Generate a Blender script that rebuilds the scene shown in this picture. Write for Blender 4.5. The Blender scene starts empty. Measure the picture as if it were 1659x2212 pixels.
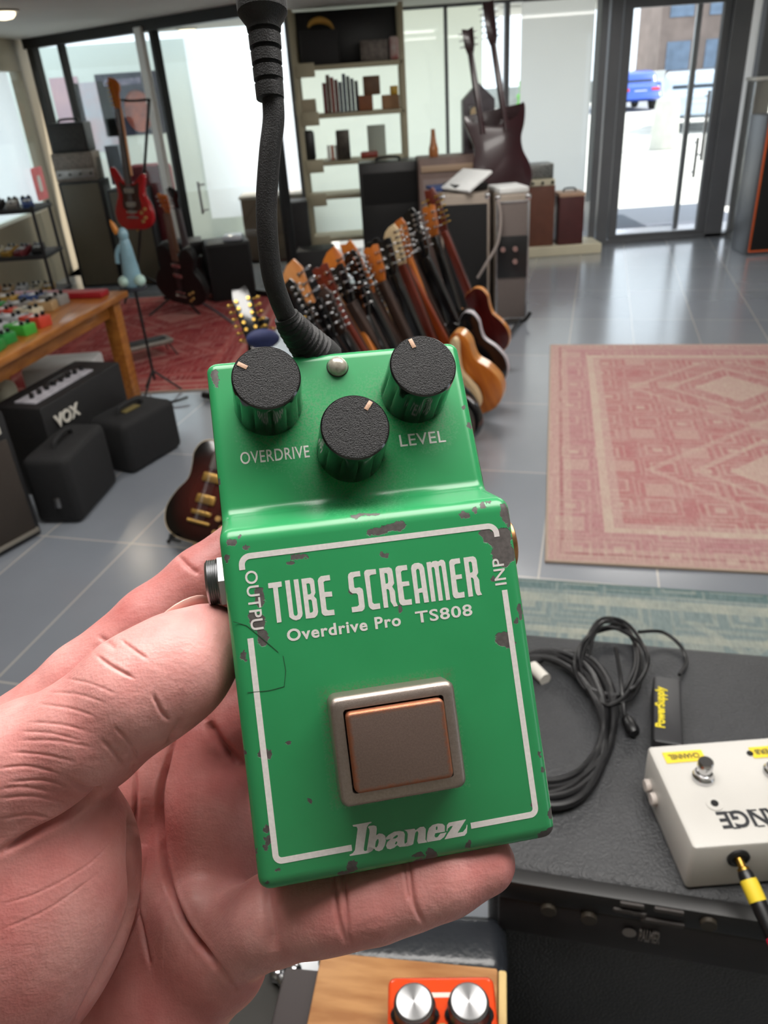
import bpy, bmesh, math, random
import numpy as np
from mathutils import Vector, Matrix, Euler
random.seed(7)
SC = bpy.context.scene
COL = SC.collection

# ------------------------------------------------------------------ camera
FPX, CXP, CYP, CAMH = 1661.0, 829.5, 1106.0, 1.70
_d = Vector((211.0, 2965.0, FPX)).normalized()          # straight down, in camera axes (x right, y down, z forward)
_up = -_d
_Y = (Vector((0, 0, 1)) - Vector((0, 0, 1)).dot(_d) * _d).normalized()
_X = _Y.cross(_up)
CM = Matrix((_X, _Y, _up))                              # camera axes -> world
CPOS = Vector((0, 0, CAMH))
cam_data = bpy.data.cameras.new('camera')
cam = bpy.data.objects.new('camera', cam_data)
COL.objects.link(cam)
cam_data.sensor_fit = 'VERTICAL'
cam_data.sensor_height = 36.0
cam_data.sensor_width = 27.0
cam_data.lens = FPX / 2212.0 * 36.0
cam_data.clip_start = 0.01
cam_data.clip_end = 300
cr, cu, cb = CM @ Vector((1, 0, 0)), CM @ Vector((0, -1, 0)), CM @ Vector((0, 0, -1))
mw = Matrix.Identity(4)
for i in range(3):
    mw[i][0], mw[i][1], mw[i][2], mw[i][3] = cr[i], cu[i], cb[i], CPOS[i]
cam.matrix_world = mw
cam_data.dof.use_dof = True
cam_data.dof.focus_distance = 0.186
cam_data.dof.aperture_fstop = 32.0
SC.camera = cam

# ------------------------------------------------------------------ light
SC.view_settings.view_transform = 'Standard'
SC.view_settings.look = 'None'
SC.view_settings.gamma = 1.0
SC.view_settings.exposure = 0.45
SC.view_settings.use_curve_mapping = False
W = bpy.data.worlds.new('daylight')
SC.world = W
W.use_nodes = True
_n = W.node_tree.nodes
_bg = _n['Background']
_bg.inputs['Color'].default_value = (0.80, 0.90, 1.0, 1)
_bg.inputs['Strength'].default_value = 1.7

def lamp(name, kind, loc, energy, color=(1, 1, 1), size=0.3, size_y=None, rot=(0, 0, 0), parent=None):
    l = bpy.data.lights.new(name, kind)
    l.energy = energy
    l.color = color
    if kind == 'AREA':
        l.shape = 'RECTANGLE' if size_y else 'DISK'
        l.size = size
        if size_y:
            l.size_y = size_y
    elif kind == 'SUN':
        l.angle = math.radians(size)
    o = bpy.data.objects.new(name, l)
    COL.objects.link(o)
    o.location = loc
    o.rotation_euler = rot
    if parent:
        o.parent = parent
    return o

lamp('sun', 'SUN', (6, 20, 12), 5.0, (1.0, 0.96, 0.9), 0.6, rot=(math.radians(-9), math.radians(38), 0))

# ------------------------------------------------------------------ helpers
def ray(px, py):
    return CM @ Vector(((px - CXP) / FPX, (py - CYP) / FPX, 1.0))
def at_z(px, py, z=0.0):                                # where the line of sight through a pixel meets a level
    r = ray(px, py)
    return CPOS + r * ((z - CAMH) / r.z)
def at_y(px, py, y):                                    # ... meets a depth into the room
    r = ray(px, py)
    return CPOS + r * (y / r.y)
def at_d(px, py, mm):                                   # ... at a camera depth in millimetres
    return CPOS + ray(px, py) * (mm / 1000.0)

def lin(c):
    return c / 12.92 if c <= 0.04045 else ((c + 0.055) / 1.055) ** 2.4
def rgb(r, g, b):
    return (lin(r / 255), lin(g / 255), lin(b / 255), 1)

MATS = {}
def mat(name, col, rough=0.5, metal=0.0, var=0.0, vscale=8.0, col2=None, bump=0.0, bscale=60.0, spec=0.5, coat=0.0, stretch=None, obj=True):
    """procedural principled material: colour broken up by noise, optional fine bump"""
    if name in MATS:
        return MATS[name]
    m = bpy.data.materials.new(name)
    m.use_nodes = True
    nt = m.node_tree
    N, L = nt.nodes, nt.links
    P = N['Principled BSDF']
    P.inputs['Base Color'].default_value = col
    P.inputs['Roughness'].default_value = rough
    P.inputs['Metallic'].default_value = metal
    P.inputs['Specular IOR Level'].default_value = spec
    P.inputs['Coat Weight'].default_value = coat
    P.inputs['Coat Roughness'].default_value = 0.08
    tc = N.new('ShaderNodeTexCoord')
    mp = N.new('ShaderNodeMapping')
    L.new(tc.outputs['Object'], mp.inputs['Vector'])
    if stretch:
        mp.inputs['Scale'].default_value = stretch
    if var > 0 or col2:
        nz = N.new('ShaderNodeTexNoise')
        nz.inputs['Scale'].default_value = vscale
        nz.inputs['Detail'].default_value = 4
        L.new(mp.outputs['Vector'], nz.inputs['Vector'])
        mx = N.new('ShaderNodeMixRGB')
        c2 = col2 or tuple([c * (1 - var) for c in col[:3]] + [1])
        mx.inputs['Color1'].default_value = col
        mx.inputs['Color2'].default_value = c2
        rp = N.new('ShaderNodeValToRGB')
        rp.color_ramp.elements[0].position = 0.35
        rp.color_ramp.elements[1].position = 0.65
        L.new(nz.outputs['Fac'], rp.inputs['Fac'])
        L.new(rp.outputs['Color'], mx.inputs['Fac'])
        L.new(mx.outputs['Color'], P.inputs['Base Color'])
    if bump > 0:
        nb = N.new('ShaderNodeTexNoise')
        nb.inputs['Scale'].default_value = bscale
        nb.inputs['Detail'].default_value = 3
        L.new(mp.outputs['Vector'], nb.inputs['Vector'])
        b = N.new('ShaderNodeBump')
        b.inputs['Strength'].default_value = bump
        b.inputs['Distance'].default_value = 0.002
        L.new(nb.outputs['Fac'], b.inputs['Height'])
        L.new(b.outputs['Normal'], P.inputs['Normal'])
    MATS[name] = m
    return m

def emit(name, col, strength):
    if name in MATS:
        return MATS[name]
    m = bpy.data.materials.new(name)
    m.use_nodes = True
    N, L = m.node_tree.nodes, m.node_tree.links
    N.remove(N['Principled BSDF'])
    e = N.new('ShaderNodeEmission')
    e.inputs['Color'].default_value = col
    e.inputs['Strength'].default_value = strength
    L.new(e.outputs[0], N['Material Output'].inputs[0])
    MATS[name] = m
    return m

def glass(name, tint=(0.96, 0.985, 0.975, 1), gloss=0.06, rough=0.0):
    if name in MATS:
        return MATS[name]
    m = bpy.data.materials.new(name)
    m.use_nodes = True
    N, L = m.node_tree.nodes, m.node_tree.links
    N.remove(N['Principled BSDF'])
    t = N.new('ShaderNodeBsdfTransparent'); t.inputs[0].default_value = tint
    g = N.new('ShaderNodeBsdfGlossy'); g.inputs['Roughness'].default_value = rough
    x = N.new('ShaderNodeMixShader'); x.inputs[0].default_value = gloss
    L.new(t.outputs[0], x.inputs[1]); L.new(g.outputs[0], x.inputs[2])
    L.new(x.outputs[0], N['Material Output'].inputs[0])
    MATS[name] = m
    return m

def sheer(name, col, trans=0.6):
    """a translucent woven blind: half diffuse, half letting the daylight glow through"""
    if name in MATS:
        return MATS[name]
    m = bpy.data.materials.new(name)
    m.use_nodes = True
    N, L = m.node_tree.nodes, m.node_tree.links
    N.remove(N['Principled BSDF'])
    d = N.new('ShaderNodeBsdfDiffuse'); d.inputs[0].default_value = col
    t = N.new('ShaderNodeBsdfTranslucent'); t.inputs[0].default_value = col
    w = N.new('ShaderNodeTexWave'); w.inputs['Scale'].default_value = 60
    tc = N.new('ShaderNodeTexCoord'); L.new(tc.outputs['Object'], w.inputs[0])
    ma = N.new('ShaderNodeMath'); ma.operation = 'MULTIPLY_ADD'
    ma.inputs[1].default_value = 0.06; ma.inputs[2].default_value = trans
    L.new(w.outputs['Fac'], ma.inputs[0])
    x = N.new('ShaderNodeMixShader')
    L.new(ma.outputs[0], x.inputs[0])
    L.new(d.outputs[0], x.inputs[1]); L.new(t.outputs[0], x.inputs[2])
    L.new(x.outputs[0], N['Material Output'].inputs[0])
    MATS[name] = m
    return m

# ---- bmesh shape helpers: every one adds to a bmesh
def xf(bm, verts, M):
    if M is not None:
        bmesh.ops.transform(bm, matrix=M, verts=verts)
def T(x=0, y=0, z=0):
    return Matrix.Translation((x, y, z))
def R(ax, deg):
    return Matrix.Rotation(math.radians(deg), 4, ax)
def box(bm, c, s, bev=0.0, M=None, seg=2):
    r = bmesh.ops.create_cube(bm, size=1.0)
    vs = r['verts']
    bmesh.ops.scale(bm, vec=s, verts=vs)
    bmesh.ops.translate(bm, vec=c, verts=vs)
    if bev > 0:
        es = list({e for v in vs for e in v.link_edges})
        b = bmesh.ops.bevel(bm, geom=es, offset=min(bev, min(s) * 0.49), segments=seg, affect='EDGES', profile=0.5)
        vs = list({v for f in b['faces'] for v in f.verts} | {v for v in vs if v.is_valid})
    xf(bm, vs, M)
    return bm
def lathe(bm, prof, n=24, M=None, flute=None):
    """revolve (radius, height) pairs round +Z; flute(angle, i) may scale the radius"""
    rings = []
    for i, (r, z) in enumerate(prof):
        ring = []
        for k in range(n):
            a = 2 * math.pi * k / n
            rr = r * (flute(a, i) if flute else 1)
            ring.append(bm.verts.new((rr * math.cos(a), rr * math.sin(a), z)))
        rings.append(ring)
    for a, b in zip(rings, rings[1:]):
        for k in range(n):
            bm.faces.new((a[k], a[(k + 1) % n], b[(k + 1) % n], b[k]))
    bm.faces.new(list(reversed(rings[0])))
    bm.faces.new(rings[-1])
    xf(bm, [v for r in rings for v in r], M)
    return bm
def cyl(bm, r, z0, z1, n=20, M=None, bev=0.0):
    b = bev or r * 0.06
    return lathe(bm, [(r - b, z0), (r, z0 + b), (r, z1 - b), (r - b, z1)], n, M)
def rod(bm, a, b, r, n=10, r2=None):
    a, b = Vector(a), Vector(b)
    d = b - a
    q = d.to_track_quat('Z', 'Y').to_matrix().to_4x4()
    return lathe(bm, [(r, 0), (r2 or r, d.length)], n, T(*a) @ q)
def smooth_path(pts, sub=6):
    P = [Vector(p) for p in pts]
    out = []
    for i in range(len(P) - 1):
        p0, p1, p2, p3 = P[max(i - 1, 0)], P[i], P[i + 1], P[min(i + 2, len(P) - 1)]
        for k in range(sub):
            t = k / sub
            out.append(0.5 * ((2 * p1) + (p2 - p0) * t + (2 * p0 - 5 * p1 + 4 * p2 - p3) * t * t + (3 * p1 - p0 - 3 * p2 + p3) * t ** 3))
    out.append(P[-1])
    return out
def tube(bm, pts, r, n=10, sub=6, rad=None):
    """a swept tube; rad(t) may vary the radius along 0..1"""
    P = smooth_path(pts, sub) if sub > 1 else [Vector(p) for p in pts]
    rings = []
    up = Vector((0, 0, 1))
    t0 = (P[1] - P[0]).normalized()
    if abs(t0.dot(up)) > 0.9:
        up = Vector((1, 0, 0))
    nrm = t0.cross(up).normalized()
    for i, p in enumerate(P):
        t = (P[min(i + 1, len(P) - 1)] - P[max(i - 1, 0)]).normalized()
        nrm = (nrm - t * nrm.dot(t)).normalized()
        bi = t.cross(nrm)
        rr = rad(i / (len(P) - 1)) if rad else r
        rings.append([bm.verts.new(p + (nrm * math.cos(2 * math.pi * k / n) + bi * math.sin(2 * math.pi * k / n)) * rr) for k in range(n)])
    for a, b in zip(rings, rings[1:]):
        for k in range(n):
            bm.faces.new((a[k], a[(k + 1) % n], b[(k + 1) % n], b[k]))
    bm.faces.new(list(reversed(rings[0])))
    bm.faces.new(rings[-1])
    return bm
def offset_poly(P, d):
    """move a counter-clockwise outline inwards by d"""
    n = len(P)
    out = []
    for i in range(n):
        a, b, c = Vector(P[i - 1]), Vector(P[i]), Vector(P[(i + 1) % n])
        e1, e2 = (b - a), (c - b)
        if e1.length < 1e-9 or e2.length < 1e-9:
            out.append(tuple(b)); continue
        e1.normalize(); e2.normalize()
        n1, n2 = Vector((-e1.y, e1.x)), Vector((-e2.y, e2.x))
        m = (n1 + n2)
        m = m.normalized() if m.length > 1e-6 else n1
        k = max(m.dot(n1), 0.5)
        out.append(tuple(b + m * (d / k)))
    return out
def area2(P):
    return sum(P[i - 1][0] * P[i][1] - P[i][0] * P[i - 1][1] for i in range(len(P)))
def prism(bm, outline, z0, z1, bev=0.0, M=None, seg=2):
    """extrude an outline in xy from z0 to z1 with rounded rims"""
    P = list(outline)
    if area2(P) < 0:
        P.reverse()
    if bev > 0:
        layers = []
        for k in range(seg + 1):
            a = math.pi / 2 * k / seg
            layers.append((bev * (1 - math.sin(a)), z0 + bev * (1 - math.cos(a))))
        layers += [(i, z1 - (z - z0)) for i, z in reversed(layers)]
    else:
        layers = [(0, z0), (0, z1)]
    rings = []
    for ins, z in layers:
        Q = offset_poly(P, ins) if ins > 0 else P
        rings.append([bm.verts.new((x, y, z)) for x, y in Q])
    n = len(P)
    for a, b in zip(rings, rings[1:]):
        for k in range(n):
            bm.faces.new((a[k], a[(k + 1) % n], b[(k + 1) % n], b[k]))
    f0 = bm.faces.new(list(reversed(rings[0])))
    f1 = bm.faces.new(rings[-1])
    f0.normal_update(); f1.normal_update()
    bmesh.ops.triangulate(bm, faces=[f0, f1], ngon_method='EAR_CLIP')
    xf(bm, [v for r in rings for v in r], M)
    return bm
def smooth_loop(P, sub=5):
    n = len(P)
    out = []
    for i in range(n):
        p0, p1, p2, p3 = [Vector(P[(i + k - 1) % n]) for k in range(4)]
        for k in range(sub):
            t = k / sub
            out.append(tuple(0.5 * ((2 * p1) + (p2 - p0) * t + (2 * p0 - 5 * p1 + 4 * p2 - p3) * t * t + (3 * p1 - p0 - 3 * p2 + p3) * t ** 3)))
    return out
def BM():
    return bmesh.new()

# ---- object helpers
def obj(name, bm, m, parent=None, M=None, smooth=True, ang=40):
    me = bpy.data.meshes.new(name)
    bmesh.ops.recalc_face_normals(bm, faces=bm.faces)
    bm.to_mesh(me)
    bm.free()
    me.materials.append(m)
    o = bpy.data.objects.new(name, me)
    COL.objects.link(o)
    if smooth:
        for p in me.polygons:
            p.use_smooth = True
        try:
            me.set_sharp_from_angle(angle=math.radians(ang))
        except Exception:
            pass
    if parent:
        o.parent = parent
    if M is not None:
        if parent:
            o.matrix_local = M
        else:
            o.matrix_world = M
    return o
def thing(name, label, cat, M=None, group=None):
    o = bpy.data.objects.new(name, None)
    COL.objects.link(o)
    o.empty_display_size = 0.05
    if M is not None:
        o.matrix_world = M
    return tag(o, label, cat, group)
def tag(o, label, cat, group=None, kind=None):
    o['label'] = label
    o['category'] = cat
    if group:
        o['group'] = group
    if kind:
        o['kind'] = kind
    return o
def struct(name, bm, m, label=None, cat=None, smooth=False, M=None):
    o = obj(name, bm, m, smooth=smooth, M=M)
    o['kind'] = 'structure'
    if label:
        o['label'] = label
        o['category'] = cat
    return o
def dup(root, M, label=None, group=None):
    r = root.copy(); COL.objects.link(r); r.matrix_world = M
    if label:
        r['label'] = label
    if group:
        r['group'] = group
    for ch in list(root.children):
        c = ch.copy(); COL.objects.link(c); c.parent = r
        for g in list(ch.children):
            d = g.copy(); COL.objects.link(d); d.parent = c
    return r
def frame(o, x=None, z=None, y=None):
    """a placement whose local z / y follow the given directions"""
    z = Vector(z or (0, 0, 1)).normalized()
    y = Vector(y or (0, 1, 0))
    y = (y - z * y.dot(z)).normalized()
    x = y.cross(z)
    m = Matrix.Identity(4)
    for i in range(3):
        m[i][0], m[i][1], m[i][2], m[i][3] = x[i], y[i], z[i], o[i]
    return m
def text_bm(body, size, M=None, bold=0.0, extrude=0.0, sx=1.0, space=1.0, align='LEFT'):
    """lettering as a mesh in the xy plane"""
    c = bpy.data.curves.new('lettering', 'FONT')
    c.body = body; c.size = size; c.extrude = extrude; c.offset = bold
    c.space_character = space; c.align_x = align; c.resolution_u = 4
    o = bpy.data.objects.new('lettering', c)
    COL.objects.link(o)
    dg = bpy.context.evaluated_depsgraph_get()
    me = bpy.data.meshes.new_from_object(o.evaluated_get(dg))
    bpy.data.objects.remove(o); bpy.data.curves.remove(c)
    bm = bmesh.new(); bm.from_mesh(me); bpy.data.meshes.remove(me)
    if sx != 1.0:
        bmesh.ops.scale(bm, vec=(sx, 1, 1), verts=bm.verts)
    if M is not None:
        bmesh.ops.transform(bm, matrix=M, verts=bm.verts)
    return bm
def poly_bm(polys, z=0.0, ex=0.02):
    """flat printed shapes with holes: each entry is [outer, hole, hole ...]"""
    bm = bmesh.new()
    for g in polys:
        c = bpy.data.curves.new('print', 'CURVE')
        c.dimensions = '2D'; c.fill_mode = 'BOTH'; c.extrude = ex
        for P in g:
            s = c.splines.new('POLY')
            s.points.add(len(P) - 1)
            for i, (x, y) in enumerate(P):
                s.points[i].co = (x, y, 0, 1)
            s.use_cyclic_u = True
        o = bpy.data.objects.new('print', c)
        COL.objects.link(o)
        dg = bpy.context.evaluated_depsgraph_get()
        me = bpy.data.meshes.new_from_object(o.evaluated_get(dg))
        bpy.data.objects.remove(o); bpy.data.curves.remove(c)
        bm.from_mesh(me); bpy.data.meshes.remove(me)
    bmesh.ops.translate(bm, vec=(0, 0, z), verts=bm.verts)
    return bm

def arc(cx, cy, r, a0, a1, n=8):
    return [(cx + r * math.cos(math.radians(a0 + (a1 - a0) * k / n)), cy + r * math.sin(math.radians(a0 + (a1 - a0) * k / n))) for k in range(n + 1)]
def rrect(x0, y0, x1, y1, r, n=5):
    return arc(x1 - r, y1 - r, r, 0, 90, n) + arc(x0 + r, y1 - r, r, 90, 180, n) + arc(x0 + r, y0 + r, r, 180, 270, n) + arc(x1 - r, y0 + r, r, 270, 360, n)

# common materials
BLACK = mat('black_tolex', rgb(24, 24, 26), 0.55, bump=0.5, bscale=900, var=0.3, vscale=40)
BLACKCLOTH = mat('black_grille_cloth', rgb(16, 16, 17), 0.85, var=0.4, vscale=200)
BLACKPL = mat('black_plastic', rgb(20, 20, 22), 0.38, var=0.2, vscale=90)
CHROME = mat('chrome', rgb(205, 205, 208), 0.16, 1.0, var=0.15, vscale=30)
STEEL = mat('brushed_steel', rgb(170, 170, 172), 0.35, 1.0, var=0.2, vscale=25)
GOLD = mat('gold_plating', rgb(205, 165, 80), 0.28, 1.0, var=0.2, vscale=60)
RUBBER = mat('black_rubber', rgb(26, 25, 28), 0.5, var=0.25, vscale=200, bump=0.15, bscale=900)
ALU = mat('dark_anodised_frame', rgb(104, 106, 110), 0.4, 0.2, var=0.1, vscale=3)
WHITE = mat('white_paint', rgb(225, 224, 218), 0.5, var=0.05, vscale=4)
CREAM = mat('cream_paint', rgb(214, 206, 180), 0.5, var=0.08, vscale=5)

# ================================================================== the room
CEIL = 2.30
FY = 8.72                                               # shop front
TILE_ROT = math.radians(16)
def tile_mat():
    m = mat('grey_slate_tile', rgb(118, 124, 132), 0.32, var=0.0)
    nt = m.node_tree; N, L = nt.nodes, nt.links
    P = N['Principled BSDF']
    tc = N.new('ShaderNodeTexCoord')
    mp = N.new('ShaderNodeMapping'); mp.inputs['Rotation'].default_value = (0, 0, TILE_ROT); mp.inputs['Location'].default_value = (0.12, 0.2, 0)
    L.new(tc.outputs['Object'], mp.inputs[0])
    b = N.new('ShaderNodeTexBrick'); b.offset = 0.0; b.squash = 1.0
    b.inputs['Scale'].default_value = 1.0
    b.inputs['Brick Width'].default_value = 0.44; b.inputs['Row Height'].default_value = 0.9
    b.inputs['Mortar Size'].default_value = 0.004; b.inputs['Mortar Smooth'].default_value = 0.2
    b.inputs['Color1'].default_value = rgb(136, 142, 152); b.inputs['Color2'].default_value = rgb(150, 155, 163)
    b.inputs['Mortar'].default_value = rgb(190, 186, 180)
    L.new(mp.outputs[0], b.inputs[0])
    nz = N.new('ShaderNodeTexNoise'); nz.inputs['Scale'].default_value = 3.0; nz.inputs['Detail'].default_value = 6
    L.new(tc.outputs['Object'], nz.inputs[0])
    x = N.new('ShaderNodeMixRGB'); x.blend_type = 'SOFT_LIGHT'; x.inputs[0].default_value = 0.12
    L.new(b.outputs['Color'], x.inputs[1]); L.new(nz.outputs['Fac'], x.inputs[2])
    L.new(x.outputs[0], P.inputs['Base Color'])
    r = N.new('ShaderNodeMapRange'); r.inputs['To Min'].default_value = 0.2; r.inputs['To Max'].default_value = 0.25; P.inputs['Specular IOR Level'].default_value = 0.9; P.inputs['Coat Weight'].default_value = 0.9; P.inputs['Coat IOR'].default_value = 1.7; P.inputs['Coat Roughness'].default_value = 0.2
    L.new(nz.outputs['Fac'], r.inputs[0]); L.new(r.outputs[0], P.inputs['Roughness'])
    return m
bm = BM(); box(bm, (0.3, 4.2, -0.05), (9.4, 10.6, 0.1)); struct('floor', bm, tile_mat())
CEILM = mat('ceiling_plaster', rgb(205, 203, 196), 0.8, var=0.06, vscale=1.5)
bm = BM(); box(bm, (0.3, 4.2, CEIL + 0.06), (9.4, 10.9, 0.12)); box(bm, (3.4, 10.3, CEIL + 0.06), (3.6, 1.5, 0.12)); struct('ceiling', bm, CEILM)
WALLM = mat('pale_wall_paint', rgb(206, 204, 192), 0.7, var=0.05, vscale=2)
TANW = mat('tan_wall_paint', rgb(158, 146, 124), 0.7, var=0.06, vscale=2)
MINT = mat('pale_green_wall', rgb(214, 222, 214), 0.7, var=0.04, vscale=1)
# left wall with a tall bright window in it; right wall
bm = BM()
WX = -3.40
box(bm, (WX - 0.06, 9.47, CEIL / 2), (0.12, 0.5, CEIL))
box(bm, (WX - 0.06, 7.78, 2.16), (0.12, 2.9, 0.28)); box(bm, (WX - 0.06, 7.78, 0.36), (0.12, 2.9, 0.72))
box(bm, (WX - 0.06, 2.55, CEIL / 2), (0.12, 7.6, CEIL))
struct('wall_left', bm, TANW)
bm = BM(); box(bm, (0.3, -1.16, CEIL / 2), (9.2, 0.12, CEIL)); struct('wall_rear', bm, WALLM)
bm = BM(); box(bm, (4.86, 4.2, CEIL / 2), (0.12, 9.2, CEIL)); struct('wall_right', bm, WALLM)
bm = BM(); box(bm, (WX - 0.03, 7.8, 1.37), (0.012, 2.9, 1.3)); struct('window_1', bm, glass('clear_glass'))
bm = BM()
box(bm, (WX - 0.16, 7.8, 1.4), (0.004, 2.9, 1.35)); 
tag(obj('window_blind', bm, sheer('white_blind', (0.9, 0.9, 0.9, 1), 0.75), smooth=False), 'plain white blind glowing in the side window at the left edge', 'blind')
bm = BM(); o = at_y(98, 400, 8.6)
prism(bm, rrect(-0.16, -0.16, 0.16, 0.16, 0.03), 0, 0.004, 0, frame((WX + 0.0, 8.95, 0.98), z=(1, 0, 0), y=(0, 0, 1)))
st = obj('window_sticker', bm, mat('pink_red_vinyl', rgb(236, 120, 124), 0.4, var=0.2, vscale=9), smooth=False)
tag(st, 'pink and red square sticker low on the side window', 'sticker')
bm = BM(); prism(bm, rrect(-0.045, -0.08, 0.045, 0.08, 0.03), 0.004, 0.006, 0, frame((WX + 0.0, 8.95, 0.98), z=(1, 0, 0), y=(0, 0, 1)))
obj('printed_spot', bm, WHITE, st, smooth=False)

# the room behind the glass partition: mint wall, bright window bay
bm = BM(); box(bm, (-3.4, 10.9, 1.15), (3.7, 0.1, 2.3)); struct('wall_back', bm, MINT)
bm = BM(); box(bm, (-3.4, 10.0, -0.052), (5.2, 2.0, 0.104)); struct('floor_back', bm, mat('back_room_floor', rgb(150, 148, 142), 0.5, var=0.1, vscale=2))
GL = glass('partition_glass', (0.95, 0.975, 0.965, 1), 0.07)
A, B = Vector((-3.28, 9.30, 0)), Vector((-0.66, 7.12, 0))
ud = (B - A).normalized(); LN = (B - A).length
PMX = frame(A, z=(0, 0, 1), y=(-ud.y, ud.x, 0))          # local x runs along the partition
PMX = Matrix(((ud.x, -ud.y, 0, A.x), (ud.y, ud.x, 0, A.y), (0, 0, 1, 0), (0, 0, 0, 1)))
def along(px):                                           # where a sight line at head height meets the partition
    r = ray(px, 300); nrm = Vector((-ud.y, ud.x, 0))
    t = (A - CPOS).dot(nrm) / r.dot(nrm)
    return (CPOS + r * t - A).dot(ud)
bm = BM()
BLKF = mat('black_window_frame', rgb(30, 31, 32), 0.4, 0.2)
box(bm, (LN / 2, 0, CEIL - 0.045), (LN + 0.1, 0.09, 0.09), 0.006, PMX)
box(bm, (LN / 2, 0, 0.03), (LN + 0.1, 0.08, 0.06), 0.006, PMX)
for px_, w in ((118, 0.11), (178, 0.04), (372, 0.05)):
    box(bm, (along(px_), 0, CEIL / 2), (w, 0.08, CEIL - 0.02), 0.006, PMX)
box(bm, (LN, 0, CEIL / 2), (0.06, 0.08, CEIL - 0.02), 0.006, PMX)
struct('partition_frame', bm, BLKF)
bm = BM(); box(bm, (LN / 2, 0.0, CEIL / 2), (LN - 0.05, 0.01, CEIL - 0.1), 0, PMX); struct('partition_glass', bm, GL)
bm = BM(); x0 = along(352)
box(bm, (x0, -0.05, CEIL / 2), (0.10, 0.05, CEIL - 0.1), 0.01, PMX)
struct('trim_1', bm, WHITE)
bm = BM(); rod(bm, PMX @ Vector((along(425), -0.07, 0.72)), PMX @ Vector((along(425), -0.07, 1.0)), 0.012)
rod(bm, PMX @ Vector((along(425), -0.07, 0.75)), PMX @ Vector((along(425), -0.0, 0.75)), 0.008); rod(bm, PMX @ Vector((along(425), -0.07, 0.97)), PMX @ Vector((along(425), -0.0, 0.97)), 0.008)
tag(obj('door_handle', bm, STEEL), 'slim grey pull handle on the sliding glass partition', 'handle')
# white blinds in the bay behind
BL = sheer('frosted_film', (0.93, 0.94, 0.96, 1), 0.78)
bm = BM(); box(bm, (-1.15, 10.35, 1.3), (1.5, 0.006, 1.95)); tag(obj('bay_blind', bm, BL, smooth=False), 'wide white roller blind lit by daylight behind the glass partition', 'blind')
bm = BM(); box(bm, (-0.45, 10.6, 0.2), (2.2, 0.1, 0.4)); struct('wall_bay', bm, WALLM)

# shop front: mullions, panes, blinds
bm = BM()
box(bm, (1.75, FY, CEIL - 0.012), (4.7, 0.10, 0.024), 0.004)
for px_, w in ((640, 0.05), (868, 0.035), (966, 0.03), (1092, 0.05)):
    p = at_y(px_, 250, FY); box(bm, (p.x, FY, CEIL / 2), (w, 0.09, CEIL), 0.004)
struct('window_2', bm, ALU)
bm = BM(); box(bm, (0.85, FY, CEIL / 2 + 0.1), (3.1, 0.012, CEIL - 0.25)); struct('window_3', bm, glass('shop_glass', (0.97, 0.985, 0.98, 1), 0.025))
FILM = sheer('greenish_film', (0.94, 0.96, 0.90, 1), 0.76)
a_, b_ = at_y(872, 250, FY + .12).x, at_y(1042, 250, FY + .12).x
bm = BM(); box(bm, ((a_ + b_) / 2, FY + 0.12, 1.25), (b_ - a_, 0.004, 2.1)); tag(obj('window_blind', bm, FILM, smooth=False), 'pale greenish blind in the shop window behind the double-neck guitar', 'blind')
a_, b_ = at_y(640, 250, FY + .12).x, at_y(866, 250, FY + .12).x
bm = BM(); box(bm, ((a_ + b_) / 2, FY + 0.12, 1.25), (b_ - a_, 0.004, 2.1)); tag(obj('window_blind', bm, FILM, smooth=False), 'pale greenish blind in the shop window behind the tall cream shelving', 'blind')
a_, b_ = at_y(1122, 250, FY + .1).x, at_y(1272, 250, FY + .1).x
bm = BM(); box(bm, ((a_ + b_) / 2, FY + 0.1, 1.42), (b_ - a_, 0.004, 1.98)); tag(obj('window_blind', bm, sheer('grey_white_film', (0.86, 0.86, 0.85, 1), 0.74), smooth=False), 'plain grey-white blind in the window left of the glass door', 'blind')
bm = BM(); box(bm, (2.02, FY - .27, 0.05), (0.86, 0.44, 0.10), 0.01); struct('trim_2', bm, CREAM)

# glass entrance door
bm = BM()
def fx(px_, py_=300): return at_y(px_, py_, FY).x
box(bm, (fx(1283), FY - 0.03, CEIL / 2), (0.07, 0.2, CEIL), 0.006)
box(bm, ((fx(1298) + fx(1322)) / 2, FY, CEIL / 2), (fx(1322) - fx(1298), 0.16, CEIL), 0.006)
box(bm, (fx(1562), FY, CEIL / 2), (0.19, 0.14, CEIL), 0.006)
box(bm, (fx(1625), FY, CEIL / 2), (0.16, 0.14, CEIL), 0.006)
box(bm, ((fx(1298) + fx(1650)) / 2, FY, 0.02), (fx(1650) - fx(1298), 0.14, 0.04), 0.004)
struct('door_frame', bm, ALU)
bm = BM(); box(bm, (fx(1592), FY, 1.3), (fx(1604) - fx(1582), 0.03, 2.0)); struct('door_sidelight', bm, sheer('frosted_strip', (0.9, 0.9, 0.9, 1), 0.7), smooth=False)
bm = BM()
d0, d1 = fx(1330), fx(1545)
box(bm, (d0 + 0.03, FY, 1.16), (0.09, 0.06, 2.22), 0.005); box(bm, (d1 - 0.03, FY, 1.16), (0.12, 0.06, 2.22), 0.005)
box(bm, ((d0 + d1) / 2, FY, 0.06), (d1 - d0, 0.055, 0.05), 0.004); box(bm, ((d0 + d1) / 2, FY, 2.22), (d1 - d0, 0.055, 0.12), 0.004)
d = struct('door_1', bm, ALU)
bm = BM(); box(bm, ((d0 + d1) / 2, FY, 1.2), (d1 - d0 - 0.1, 0.01, 2.05)); obj('door_pane', bm, glass('door_glass', (0.97, 0.985, 0.98, 1), 0.05), d, smooth=False)
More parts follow.
